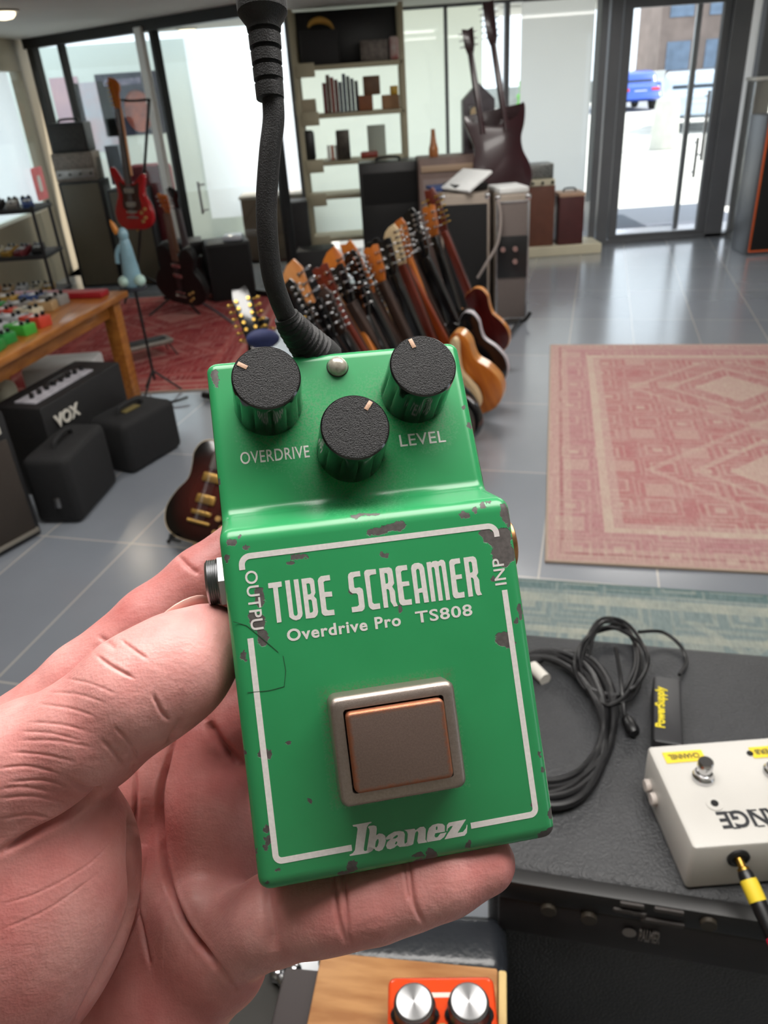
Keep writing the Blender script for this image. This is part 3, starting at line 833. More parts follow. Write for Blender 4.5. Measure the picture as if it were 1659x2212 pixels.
for x0, x1, z1, hl in ((-.09, -.115, 1.0, 'three'), (.085, .05, 1.03, 'twelve')):
    bm = BM(); v0, v1 = Vector((x0, -.005, .46)), Vector((x1, -.005, z1))
    rod(bm, v0, v1, .026, 12, .021); obj('neck', bm, DK, t)
    q = frame(v1, z=v1 - v0, y=(0, 1, 0)) @ R('X', 10)
    hh = .15 if hl == 'three' else .26
    bm = BM(); prism(bm, [(-.022, -.01), (-.036, .04), (-.04, hh), (0, hh - .012), (.04, hh), (.036, .04), (.022, -.01)], -.008, .008, .002, q @ R('X', 90)); obj('headstock', bm, DK, t)
    for s in (-1, 1):
        for k in range(3 if hl == 'three' else 6):
            bm = BM(); z = .04 + k * (.04 if hl == 'three' else .036)
            rod(bm, q @ Vector((s * .02, .012, z)), q @ Vector((s * .052, .012, z)), .004, 8); lathe(bm, [(.003, -.005), (.010, -.003), (.010, .003), (.003, .005)], 10, q @ T(s * .058, .012, z)); obj('tuning_peg', bm, CHROME, t)
bm = BM(); lathe(bm, [(.011, 0), (.009, .006), (.013, .013), (.011, .016)], 12, T(-.02, .02, .40) @ R('X', -90)); obj('strap_button', bm, CHROME, t)

t = thing('guitar_stand', 'thin black stand behind the taupe rack holding the double-neck guitar', 'stand', T(SGM.translation.x, SGM.translation.y, 0))
bm = BM(); rod(bm, (0, 0, .02), (0, .02, SGM.translation.z), .012); obj('pole', bm, BLACKPL, t)
for a_ in (30, 150, 270):
    bm = BM(); rod(bm, (0, 0, .2), (.14 * math.cos(math.radians(a_)), .14 * math.sin(math.radians(a_)), .01), .009); obj('leg', bm, BLACKPL, t)
bm = BM(); box(bm, (0, -.01, SGM.translation.z - .012), (.2, .07, .02), .006); obj('cradle', bm, BLACKPL, t)
# ================================================================== the amplifier stack on the floor
def amp(name, label, M, w, d, h, body=BLACK, grille=BLACKCLOTH, gz=(0.05, .95), frame_m=None, logo=None, knobs=0, corners=True, handle=True, feet=True, cat='amplifier', panel=None, grc=None):
    """box amplifier: front is -y, origin at the bottom centre"""
    t = thing(name, label, cat, M)
    bm = BM(); box(bm, (0, 0, h / 2), (w, d, h), .012); obj('cabinet', bm, body, t)
    g0, g1 = h * gz[0], h * gz[1]
    bm = BM(); box(bm, (0, -d / 2 - .002, (g0 + g1) / 2), (w * .9, .012, g1 - g0), .004); gr = obj('grille', bm, grille, t)
    if frame_m:
        bm = BM(); yy = -d / 2 - .006
        for z in (g0, g1): box(bm, (0, yy, z), (w * .92, .014, .016), .004)
        for x in (-w * .45, w * .45): box(bm, (x, yy, (g0 + g1) / 2), (.016, .014, g1 - g0), .004)
        obj('piping', bm, frame_m, gr)
    if panel:
        z0, z1 = panel
        bm = BM(); box(bm, (0, -d / 2 - .003, h * (z0 + z1) / 2), (w * .9, .012, h * (z1 - z0)), .003); obj('control_panel', bm, mat('panel_metal', rgb(150, 146, 142), .35, .6, var=.1, vscale=20), t)
        for k in range(knobs):
            bm = BM(); cyl(bm, .011, 0, .02, 14, T(-w * .38 + w * .76 * k / max(knobs - 1, 1), -d / 2 - .008, h * (z0 + z1) / 2) @ R('X', 90)); obj('control_knob', bm, BLACKPL, t)
    if corners:
        for sx_ in (-1, 1):
            for sz in (0, 1):
                bm = BM(); box(bm, (sx_ * (w / 2 - .018), -d / 2 + .018, h * sz + (.018 if sz == 0 else -.018)), (.042, .042, .042), .010); obj('corner_guard', bm, CHROME, t)
    if handle:
        bm = BM(); tube(bm, [(-.1, 0, h), (-.09, 0, h + .022), (0, 0, h + .03), (.09, 0, h + .022), (.1, 0, h)], .011, 8); obj('handle', bm, BLACKPL, t)
    return t
def spot(a, b, d, back=True):
    """placement whose front edge runs from a to b on the floor"""
    a, b = Vector(a), Vector(b)
    u = (b - a); u.z = 0; w = u.length; u.normalize()
    n = Vector((-u.y, u.x, 0))
    c = (a + b) / 2 + n * d / 2
    m = Matrix(((u.x, n.x, 0, c.x), (u.y, n.y, 0, c.y), (0, 0, 1, 0), (0, 0, 0, 1)))
    return m, w
# black-fronted cabinet and the taupe rack beside it
a, b = at_z(938, 690, 0), at_z(1046, 690, 0)
m_, w_ = spot((.60, 6.02, 0), (.905, 5.98, 0), .45)
BEI = mat('taupe_vinyl', rgb(150, 138, 126), .5, var=.1, vscale=9)
amp('speaker_cabinet', 'black-fronted speaker cabinet with taupe sides behind the guitar row', m_, w_ + .05, .55, .95, body=BEI, gz=(.06, .93), handle=False)
m_, w_ = spot((.965, 5.94, 0), (1.215, 5.92, 0), .45)
t = amp('amplifier_rack', 'taupe upright rack with a dark knob panel, right of the black-fronted cabinet', m_, w_, .5, .93, body=BEI, grille=mat('taupe_cloth', rgb(112, 102, 98), .8, var=.2, vscale=120), gz=(.04, .95), frame_m=STEEL, handle=False)
bm = BM(); box(bm, (0, -.26, .50), (w_ * .88, .014, .30), .003); k_ = obj('knob_panel', bm, BLACKPL, t)
for x, z in ((-.07, .56), (.02, .56), (.02, .47)):
    bm = BM(); cyl(bm, .018, 0, .03, 14, T(x, -.262, z) @ R('X', 90)); obj('control_knob', bm, mat('pinkish_knob', rgb(160, 130, 125), .3, .4), k_)
bm = BM(); tube(bm, [at_y(1032, 600, 5.90), at_y(1050, 570, 5.86), at_y(1075, 525, 5.86), at_y(1082, 470, 5.87), at_y(1075, 430, 5.88)], .012, 8); tag(obj('cable', bm, mat('grey_lead', rgb(150, 140, 135), .5)), 'grey cable hanging down between the two taupe cabinets', 'cable')
def item(name, label, cat, M, w, d, h, m, bev=.008, group=None):
    bm = BM(); box(bm, (0, 0, h / 2), (w, d, h), bev); o = obj(name, bm, m, M=M); tag(o, label, cat, group); return o
PAPER = mat('paper_white', rgb(222, 224, 224), .7, var=.06, vscale=20)
item('paper_stack', 'white papers lying on top of the taupe rack', 'papers', T(1.09, 6.12, .935) @ R('Z', 8), .22, .3, .035, PAPER, .004)
item('magazine', 'open pale magazine leaning on the black-fronted cabinet', 'magazine', T(.78, 6.1, 1.02) @ R('Z', 30) @ R('Y', -28), .24, .34, .02, PAPER, .004)
item('folder', 'dark blue folder lying behind the pale magazine', 'folder', T(.60, 6.30, .955) @ R('Z', 10), .16, .24, .025, mat('navy_card', rgb(38, 60, 110), .6), .003)
item('small_case', 'dark flat case under the magazine on the black-fronted cabinet', 'case', T(.78, 6.2, .955) @ R('Z', 15), .26, .26, .05, BLACKPL)
# furniture behind the stack
t = amp('old_cabinet', 'old brownish-grey wooden cabinet behind the double-neck guitar', T(.80, 7.15, 0), .62, .36, 1.12, body=mat('brown_grey_wood', rgb(128, 106, 98), .5, var=.2, vscale=8), grille=mat('mauve_cloth', rgb(150, 134, 130), .8, var=.15, vscale=60), gz=(.62, .86), corners=False, handle=False)
bm = BM(); box(bm, (0, -.19, 1.04), (.58, .02, .05), .004); obj('shelf_strip', bm, mat('pale_wood', rgb(176, 150, 126), .5), t)
bm = BM(); lathe(bm, [(.035, 0), (.04, .01), (.04, .06), (.026, .11), (.02, .16), (.016, .2), (.018, .21)], 20)
tag(obj('glass_bottle', bm, mat('amber_ceramic', rgb(176, 112, 64), .3, coat=.5, var=.2, vscale=20), M=T(.63, 7.1, 1.12)), 'amber bottle standing on the old brownish-grey cabinet', 'bottle')
t = thing('carriage_clock', 'grey house-shaped mantel clock beside the double-neck guitar', 'clock', T(1.02, 7.22, 1.12))
CLK = mat('grey_clock_case', rgb(96, 90, 96), .4, .2, var=.3, vscale=20)
bm = BM(); prism(bm, [(-.13, 0), (.13, 0), (.13, .40), (0, .52), (-.13, .40)], -.09, .09, .006, R('X', 90)); obj('case', bm, CLK, t)
bm = BM(); box(bm, (-.035, -.092, .20), (.11, .01, .33), .004); d_ = obj('door_panel', bm, mat('dark_clock_panel', rgb(52, 44, 44), .3, var=.4, vscale=25), t)
bm = BM(); cyl(bm, .04, 0, .008, 24, T(-.035, -.098, .31) @ R('X', 90)); obj('dial', bm, PEARL, d_)
bm = BM(); cyl(bm, .022, 0, .008, 16, T(-.035, -.098, .14) @ R('X', 90)); obj('pendulum', bm, GOLD, d_)
BRN = mat('brown_leatherette', rgb(110, 66, 50), .5, var=.2, vscale=10)
OX = mat('oxblood_vinyl', rgb(84, 40, 40), .5, var=.15, vscale=10)
m_, w_ = spot((at_y(1140, 440, 8.35).x, 8.30, 0), (at_y(1196, 440, 8.35).x, 8.30, 0), .3); m_ = T(0, 0, .10) @ m_; bh = at_y(1170, 402, 8.30).z - .10
t = item('brown_box', 'brown wooden amplifier box by the window, right of the taupe rack', 'box', m_, w_, .3, bh, BRN)
t = thing('guitar_amplifier', 'small cream-fronted amplifier with chrome grille on the brown box', 'amplifier', m_ @ T(0, 0, bh))
bm = BM(); box(bm, (0, 0, .03), (w_ * .95, .3, .06), .006); obj('chassis', bm, CREAM, t)
bm = BM(); box(bm, (0, 0.02, .13), (w_ * .9, .24, .14), .01); obj('cage', bm, mat('perforated_steel', rgb(150, 152, 150), .35, .8, var=.6, vscale=70), t)
for k in range(3):
    bm = BM(); cyl(bm, .014, 0, .02, 12, T(-.1 + .1 * k, -.152, .03) @ R('X', 90)); obj('control_knob', bm, BLACKPL, t)
m_, w_ = spot((at_y(1206, 500, 8.28).x, 8.28, 0), (at_y(1260, 500, 8.28).x, 8.28, 0), .28); m_ = T(0, 0, .10) @ m_; k9 = (at_y(1232, 418, 8.28).z - .10) / .47; m_ = m_ @ Matrix.Diagonal((1, 1, k9, 1))
t = thing('oxblood_box', 'narrow dark red box with a tan top under the window by the door', 'box', m_)
bm = BM(); box(bm, (0, 0, .22), (w_, .28, .44), .008); obj('case', bm, OX, t)
bm = BM(); box(bm, (0, 0, .455), (w_ * 1.02, .29, .03), .006); obj('lid', bm, mat('tan_top', rgb(196, 160, 134), .5, var=.1, vscale=12), t)
bm = BM(); tube(bm, [(-.06, 0, .47), (-.05, 0, .5), (.05, 0, .5), (.06, 0, .47)], .008, 8); obj('handle', bm, BLACKPL, t)

# ================================================================== tall cream shelving
SY = 7.95
t = thing('shelving_unit', 'tall cream metal shelving unit in the centre background', 'shelving', T(-.03, SY, 0))
SHM = mat('cream_metal', rgb(176, 168, 142), .5, .1, var=.08, vscale=4)
zs = [.80, 1.09, 1.48, 1.86]
for x in (-.47, .47):
    for y in (-.17, .17):
        bm = BM(); box(bm, (x, y, 1.14), (.045, .04, 2.28), .004); obj('post', bm, SHM, t)
for z in zs + [.42]:
    bm = BM(); box(bm, (0, 0, z - .02), (.94, .38, .035), .004); box(bm, (-.38, -.19, z - .035), (.16, .02, .11), .003); obj('shelf', bm, SHM, t)
bm = BM(); box(bm, (0, .19, 2.07), (.9, .012, .42), .002); obj('back_panel', bm, BLACKPL, t)
def on(px_, z, y=SY - .02):                               # x where a sight line meets the shelf line
    return ray(px_, 250).x / ray(px_, 250).y * y
def shelfbox(name, label, cat, px0, px1, z, h, m, d=.22, bev=.004, y=SY - .02, group=None):
    def X(p):
        r = None
        lo, hi = 0.0, 900.0
        for _ in range(30):                               # walk down the sight line until it is at shelf height
            mid = (lo + hi) / 2
            if at_y(p, mid, y).z > z: lo = mid
            else: hi = mid
        return at_y(p, lo, y).x
    x0, x1 = X(px0), X(px1)
    return item(name, label, cat, T((x0 + x1) / 2, y, z), x1 - x0, d, h, m, bev, group)
shelfbox('black_amplifier', 'black amplifier head with a yellow banana-shaped ornament on the top shelf', 'amplifier', 655, 735, 1.86, .26, BLACK)
bm = BM(); tube(bm, [(-.11, 0, .02), (-.07, 0, .055), (0, 0, .065), (.07, 0, .04), (.11, 0, -.01)], .025, 10, rad=lambda t_: .008 + .02 * math.sin(math.pi * min(max(t_, .03), .97)))
tag(obj('banana', bm, mat('banana_skin', rgb(206, 156, 70), .5, var=.2, vscale=12), M=T(-.25, SY - .03, 2.13)), 'yellow banana-shaped object on the black amplifier on the top shelf', 'ornament')
shelfbox('grey_device', 'grey metal device beside the black amplifier on the top shelf', 'device', 780, 838, 1.86, .16, mat('worn_grey_metal', rgb(120, 112, 106), .5, .4, var=.4, vscale=25))
shelfbox('spray_can', 'white and red can at the right end of the top shelf', 'can', 842, 862, 1.86, .18, mat('white_red_can', rgb(214, 210, 206), .4, col2=rgb(180, 60, 60), vscale=7), d=.06, bev=.02)
bk = [('dark red', rgb(110, 40, 40)), ('brown', rgb(104, 74, 62)), ('brick red', rgb(140, 60, 50)), ('maroon', rgb(98, 36, 34)), ('slate grey', rgb(84, 88, 98)), ('blue grey', rgb(74, 82, 96)), ('charcoal', rgb(58, 60, 66)), ('dark slate', rgb(66, 70, 82)), ('black', rgb(36, 36, 40))]
ordn = ['first', 'second', 'third', 'fourth', 'fifth', 'sixth', 'seventh', 'eighth', 'ninth', 'tenth', 'eleventh', 'twelfth']
for i, (cn, cc) in enumerate(bk):
    t = thing('book', '%s book, %s from the left on the book shelf of the cream shelving' % (cn, ordn[i]), 'book', T(-.265 + i * .036, SY - .05, 1.48), 'books on the cream shelving')
    hh = .24 + .02 * ((i * 7) % 4)
    m = mat('book_' + cn.replace(' ', '_'), cc, .6, var=.15, vscale=20)
    bm = BM(); box(bm, (-.013, 0, hh / 2), (.004, .16, hh), .001); box(bm, (.013, 0, hh / 2), (.004, .16, hh), .001); box(bm, (0, -.08, hh / 2), (.028, .005, hh), .001); obj('cover', bm, m, t)
    bm = BM(); box(bm, (0, .003, hh / 2), (.022, .152, hh - .012)); obj('pages', bm, PAPER, t)
WDB = mat('brown_radio_wood', rgb(116, 84, 56), .5, var=.3, vscale=14)
shelfbox('wooden_box', 'brown wooden box right of the books on the cream shelving', 'box', 772, 806, 1.48, .12, mat('rust_card', rgb(140, 84, 50), .6, var=.2, vscale=9))
item('toy_radio', 'small dark brown radio on the rust-coloured box on the shelving', 'radio', T(.16, SY - .03, 1.60), .15, .16, .15, WDB)
shelfbox('carton', 'tan carton at the right end of the book shelf', 'box', 826, 862, 1.48, .11, mat('tan_card', rgb(168, 128, 92), .7, var=.2, vscale=9))
item('yellow_tin', 'small yellow tin on the tan carton on the shelving', 'tin', T(.36, SY - .03, 1.59), .07, .07, .07, mat('yellow_tin_paint', rgb(200, 160, 50), .4))
shelfbox('cream_bin', 'beige box at the left end of the book shelf', 'box', 642, 684, 1.48, .12, mat('beige_card', rgb(176, 164, 140), .7))
t = shelfbox('tube_tower', 'dark stacked tin tower on the lower shelf of the cream shelving', 'tins', 730, 758, 1.09, .24, mat('dark_tin', rgb(70, 64, 56), .4, .4, var=.5, vscale=18))
shelfbox('black_bottle', 'black bottle-like shape at the left of the lower shelf', 'bottle', 660, 684, 1.09, .26, BLACKPL, d=.1, bev=.03)
for k, (cn, cc) in enumerate((('white', rgb(220, 220, 216)), ('orange', rgb(180, 90, 60)), ('pale grey', rgb(200, 200, 196)))):
    item('booklet', 'thin %s booklet standing on the lower cream shelf' % cn, 'booklet', T(-.275 + k * .035, SY - .04, 1.09), .025, .13, .12, mat('booklet_' + cn.replace(' ', '_'), cc, .6), .002, 'booklets on the lower cream shelf')
item('pale_panel', 'pale grey-green board leaning at the back of the lower shelf', 'board', T(.18, SY + .08, 1.09), .17, .02, .26, mat('sage_board', rgb(176, 186, 176), .6), .003)
item('red_toy', 'small red and orange object on the lower shelf of the cream shelving', 'toy', T(.10, SY - .06, 1.09), .16, .1, .05, mat('red_orange_plastic', rgb(170, 70, 56), .4, var=.4, vscale=16), .015)
t = amp('black_case', 'black round-topped equipment case in front of the cream shelving', T(.25, 7.3, 0), .52, .34, 1.10, body=BLACKPL, grille=BLACKCLOTH, gz=(.7, .93), corners=False)
item('equipment_trunk', 'black upright trunk at the foot of the cream shelving, left side', 'trunk', T(-.62, 7.75, 0), .22, .3, .78, BLACK, .012)
item('equipment_trunk', 'shorter black trunk behind the necks of the guitar row', 'trunk', T(-.45, 7.3, 0), .34, .3, .42, BLACK, .012)

# ================================================================== left rear: cabinets, posters, boxes
OLV = mat('olive_grey_vinyl', rgb(86, 78, 62), .55, var=.12, vscale=5)
def colcab(px0, px1, pyb, h, label, y):
    m_, w_ = spot((at_y(px0, pyb, y).x, y, 0), (at_y(px1, pyb, y).x, y, 0), .3)
    t = thing('column_speaker', label, 'speaker', m_)
    bm = BM(); box(bm, (0, 0, h / 2), (w_, .3, h), .01); obj('cabinet', bm, BLACK, t)
    bm = BM(); box(bm, (0, -.152, h / 2), (w_ * .86, .012, h * .96), .004); obj('grille', bm, OLV, t)
    return t, m_, w_
_, m1, w1 = colcab(172, 262, 590, 1.02, 'tall olive-grey column speaker nearest the left corner post', 8.35)
colcab(268, 352, 588, .93, 'tall olive-grey column speaker behind the red guitar', 8.25)
t = amp('guitar_amplifier', 'taupe amplifier head on top of the left olive-grey column', m1 @ T(-.02, 0, 1.02), w1 * .95, .26, .26, body=mat('taupe_tolex', rgb(124, 114, 104), .6, var=.25, vscale=20), grille=mat('taupe_front', rgb(132, 122, 112), .6, var=.4, vscale=30), gz=(.5, .9), panel=(.12, .42), knobs=4, corners=False, handle=False)
amp('guitar_amplifier', 'dark amplifier head on top of the taupe one', m1 @ T(-.02, .02, 1.28), w1 * .82, .24, .26, body=BLACK, grille=mat('charcoal_front', rgb(48, 46, 44), .7, var=.4, vscale=30), gz=(.1, .9), corners=False, handle=True)
item('blue_grey_box', 'pale blue-grey box beside the amplifier heads', 'box', m1 @ T(.33, .15, .95), .14, .2, .36, mat('blue_grey_plastic', rgb(112, 124, 136), .5, var=.1, vscale=6))
def poster(label, px0, px1, py0, py1, m, name='poster', y=10.847):
    a, b = at_y(px0, py1, y), at_y(px1, py0, y)
    t = thing(name, label, 'poster', T((a.x + b.x) / 2, y - .004, (a.z + b.z) / 2))
    bm = BM(); box(bm, (0, 0, 0), (b.x - a.x, .006, b.z - a.z)); obj('sheet', bm, m, t, smooth=False)
    return t, b.x - a.x, b.z - a.z
t, pw, ph_ = poster('dark blue poster with a plain orange oval on the wall behind the red guitar', 232, 338, 152, 296, mat('navy_poster', rgb(24, 26, 48), .5, var=.1, vscale=4))
bm = BM(); cyl(bm, .5, 0, .004, 32, T(.08, -.004, -.08) @ R('X', 90) @ Matrix.Diagonal((.34, .46, 1, 1))); obj('orange_oval', bm, mat('poster_orange', rgb(156, 84, 60), .5, col2=rgb(110, 58, 50), vscale=7), t, smooth=False)
bm = BM(); box(bm, (-.06, -.005, ph_ * .36), (pw * .6, .002, .07)); obj('pale_band', bm, mat('poster_mauve', rgb(120, 112, 128), .5, col2=rgb(60, 60, 84), vscale=12), t, smooth=False)
poster('faded pale blue-grey poster on the mint wall', 182, 232, 175, 330, mat('pale_poster', rgb(176, 186, 196), .6, col2=rgb(190, 168, 172), vscale=3))
poster('faded pink strip poster at the left of the mint wall', 132, 166, 165, 280, mat('pink_poster', rgb(196, 160, 164), .6, col2=rgb(180, 150, 160), vscale=3))
item('red_bag', 'dark red bag seen behind the neck of the red guitar', 'bag', T(-2.13, 8.6, .0) , .42, .25, 1.12, mat('crimson_cloth', rgb(128, 36, 48), .8, var=.3, vscale=9), .05)
amp('bass_cabinet', 'black speaker box on the floor at the end of the glass partition', T(-1.28, 7.45, 0) @ R('Z', 14), .40, .36, .52, corners=False, handle=False)
amp('bass_cabinet', 'second black speaker box just left of the one by the partition end', T(-1.72, 7.72, 0) @ R('Z', 14), .34, .32, .5, corners=False, handle=False)
item('glass_dish', 'pale glass dish on the black speaker box by the partition', 'dish', T(-1.20, 7.42, .52), .18, .18, .05, mat('pale_glass_dish', rgb(190, 196, 206), .15), .02)
t = item('brown_cabinet', 'brown cabinet with a pale top in front of the bright blind', 'cabinet', T(-.86, 9.3, 0), .95, .4, .66, mat('brown_panel', rgb(110, 92, 78), .6, var=.15, vscale=6))
bm = BM(); box(bm, (0, 0, .675), (.98, .42, .03), .006); obj('worktop', bm, mat('pale_top', rgb(178, 170, 160), .5), t)
bm = BM(); lathe(bm, [(.06, 0), (.075, .02), (.06, .1), (.035, .14), (.055, .2), (.03, .25)], 18); tag(obj('vase', bm, mat('grey_ceramic', rgb(92, 92, 92), .4), M=T(-1.05, 9.25, .69)), 'grey vase standing on the brown cabinet', 'vase')

# shelves of pedals at the left edge
t = thing('black_rack', 'black open shelving full of small gear at the left edge', 'shelving', T(at_y(112, 500, 6.9).x - .42, 6.9, 0) @ R('Z', 0))
SHB = mat('black_shelf', rgb(40, 42, 46), .5)
for z in (.30, .62, .98):
    bm = BM(); box(bm, (-.15, 0, z - .015), (1.1, .42, .03), .003); obj('shelf', bm, SHB, t)
for x, y in ((-.68, -.19), (-.68, .19), (.38, -.19), (.38, .19)):
    bm = BM(); rod(bm, (x, y, 0), (x, y, 1.0), .014); obj('post', bm, SHB, t)
pal = [('mustard', rgb(178, 140, 62)), ('grey', rgb(140, 138, 134)), ('orange', rgb(190, 112, 44)), ('cream', rgb(206, 196, 168)), ('black', rgb(40, 40, 42)), ('olive', rgb(120, 112, 74)), ('silver', rgb(176, 178, 182)), ('maroon', rgb(120, 44, 50)), ('blue', rgb(60, 84, 140)), ('tan', rgb(176, 148, 108))]
def pedal_proto(cname, cc, w=.07, d=.12, h=.045):
    r = thing('effects_pedal', '', 'effects pedal')
    m = mat('enamel_' + cname, cc, .4, var=.15, vscale=30)
    bm = BM(); prism(bm, rrect(-w / 2, -d / 2, w / 2, d / 2, .006, 3), 0, h, .004); obj('housing', bm, m, r)
    for x in (-.018, .018):
        bm = BM(); cyl(bm, .009, h, h + .016, 12, T(x, d * .28, 0)); obj('knob', bm, BLACKPL if cname not in ('black',) else CHROME, r)
    bm = BM(); lathe(bm, [(.009, h), (.009, h + .006), (.006, h + .007), (.006, h + .014), (.004, h + .015)], 12, T(0, -d * .3, 0)); obj('footswitch', bm, CHROME, r)
    bm = BM(); box(bm, (0, 0, h + .0006), (w * .7, d * .2, .001)); obj('print', bm, PAPER if cname != 'cream' else BLACKPL, r, smooth=False)
    return r
PROTO = {}
def place_pedal(cname, cc, M, label, group, w=None):
    if cname not in PROTO:
        p_ = pedal_proto(cname, cc); PROTO[cname] = p_; p_.matrix_world = M; p_['label'] = label; p_['group'] = group; return p_
    return dup(PROTO[cname], M, label, group)
rk = t.matrix_world
rnd = random.Random(11)
for zi, (z, zn) in enumerate(((.30, 'lowest'), (.62, 'middle'), (.98, 'top'))):
    for k in range(9):
        cname, cc = pal[(k * 3 + zi * 4) % 10]
        x = .30 - k * .115
        place_pedal(cname, cc, rk @ T(x, -.08 + rnd.uniform(-.03, .03), z) @ R('Z', rnd.uniform(-25, 25)) @ R('X', 18) @ Matrix.Scale(1.25, 4), '%s pedal on the %s shelf of the black rack, %s from its right end' % (cname, zn, ordn[k]), 'pedals on the black rack')

# ================================================================== the wooden table and what lies on and under it
TW = wood('honey_oak', rgb(176, 112, 46), rgb(146, 86, 30), .4, (6, .6, 6), 6)
FR = Vector((-1.48, 4.72, 0)); tu = Vector((-.2, -.98, 0)).normalized(); tv = Vector((-tu.y * -1, 0, 0))
tv = Vector((tu.y, -tu.x, 0))                              # to the left, away from the aisle
TM = Matrix(((tv.x, tu.x, 0, FR.x), (tv.y, tu.y, 0, FR.y), (0, 0, 1, 0), (0, 0, 0, 1)))   # local x across, y along towards the camera
if TM.to_3x3().determinant() < 0: pass
t = thing('wooden_table', 'honey-coloured wooden table covered with pedals at the left', 'table', T(*FR))
TL = T(-FR.x, -FR.y, 0) @ TM
TLn = 2.3; TWd = 1.0; TH_ = .70
bm = BM(); box(bm, (TWd / 2, TLn / 2, TH_ - .018), (TWd + .06, TLn + .06, .036), .006, TL); obj('table_top', bm, TW, t)
bm = BM()
for c_, s_ in (((.06, TLn / 2, TH_ - .085), (.025, TLn - .1, .09)), ((TWd - .06, TLn / 2, TH_ - .085), (.025, TLn - .1, .09)), ((TWd / 2, .06, TH_ - .085), (TWd - .1, .025, .09)), ((TWd / 2, TLn - .06, TH_ - .085), (TWd - .1, .025, .09))):
    box(bm, c_, s_, .002, TL)
obj('apron', bm, TW, t)
for x in (.055, TWd - .055):
    for y in (.055, TLn - .055):
        bm = BM(); box(bm, (x, y, (TH_ - .036) / 2), (.085, .085, TH_ - .036), .005, TL); obj('leg', bm, TW, t)
seq = ['cream', 'green', 'green', 'tan', 'red', 'grey', 'silver', 'black', 'olive', 'cream', 'blue', 'grey', 'tan', 'silver', 'black', 'mustard', 'pink', 'grey', 'olive', 'cream']
pc = dict(pal); pc.update({'green': rgb(40, 140, 62), 'red': rgb(206, 70, 50), 'pink': rgb(200, 110, 110)})
rown = ['front row along the table edge', 'second row from the table edge', 'third row from the table edge', 'fourth row from the table edge', 'fifth row from the table edge', 'back row of the table']
front = ['silver', 'grey', 'olive', 'red', 'lime', 'green', 'green', 'cream', 'tan', 'black', 'grey']
pc['lime'] = rgb(70, 170, 60)
for r_i in range(6):
    for k in range(11):
        if r_i == 0 and k < 3: continue
        cname = front[k] if r_i == 0 else seq[(k * 7 + r_i * 5) % len(seq)]
        y = .26 + k * .148 + rnd.uniform(-.015, .015); x = .12 + r_i * .15 + rnd.uniform(-.012, .012)
        place_pedal(cname, pc[cname], T(*FR) @ TL @ T(x, y, TH_) @ R('Z', 90 + rnd.uniform(-14, 14)) @ Matrix.Scale(rnd.uniform(1.12, 1.25), 4), '%s pedal in the %s, %s from its far end' % (cname, rown[r_i], ordn[k]), 'pedals on the wooden table')
item('red_strip', 'long dark red case lying along the far end of the table', 'case', T(*FR) @ TL @ T(.35, .11, TH_), .62, .10, .035, mat('crimson_case', rgb(150, 24, 34), .4), .006)
t = thing('figurine', 'pale blue ornament with an orange tip standing at the far corner of the table', 'ornament', T(*(FR - tv * .02 - tu * .14)) @ Matrix.Diagonal((.72, .72, 1, 1)))
PB = mat('pale_blue_ceramic', rgb(140, 180, 196), .3, coat=.3, var=.2, vscale=10)
bm = BM(); lathe(bm, [(.075, 0), (.082, .02), (.074, .08), (.06, .16), (.052, .22), (.04, .27), (.03, .285)], 20, T(0, 0, TH_) @ Matrix.Diagonal((1, .8, 1, 1)))
bmesh.ops.create_uvsphere(bm, u_segments=16, v_segments=10, radius=.042, matrix=T(.0, 0, TH_ + .30)); obj('body', bm, PB, t)
bm = BM(); tube(bm, [(-.04, 0, TH_ + .24), (-.08, -.01, TH_ + .20), (-.09, -.02, TH_ + .14)], .018, 8); obj('wing', bm, PB, t)
for s in (-1, 1):
    bm = BM(); bmesh.ops.create_uvsphere(bm, u_segments=14, v_segments=8, radius=1, matrix=T(s * .065, -.03, TH_ + .035) @ Matrix.Diagonal((.05, .06, .035, 1))); obj('foot', bm, mat('pale_mint_ceramic', rgb(176, 206, 196), .3), t)
bm = BM(); lathe(bm, [(.02, 0), (.024, .02), (.018, .06), (.004, .085)], 14, T(-.045, 0, TH_ + .31) @ R('Y', -25)); obj('tip', bm, mat('orange_tip', rgb(206, 130, 50), .4), t)
t = thing('pedestal_stand', 'thin dark tripod stand carrying the pale blue ornament', 'stand', T(*(FR - tv * .02 - tu * .14)))
bm = BM(); cyl(bm, .075, TH_ - .022, TH_ - .001, 24); obj('plate', bm, mat('dark_stand', rgb(44, 48, 58), .5), t)
bm = BM(); rod(bm, (0, 0, .1), (0, 0, TH_ - .02), .009); obj('pole', bm, BLACKPL, t)
for a_ in (10, 130, 250):
    bm = BM(); rod(bm, (0, 0, .16), (.16 * math.cos(math.radians(a_)), .16 * math.sin(math.radians(a_)), .008), .007); obj('leg', bm, BLACKPL, t)
CRM = mat('cream_print', rgb(196, 190, 168), .5)
for k, (dx_, dy_) in enumerate(((0.0, 0),)):
    pass
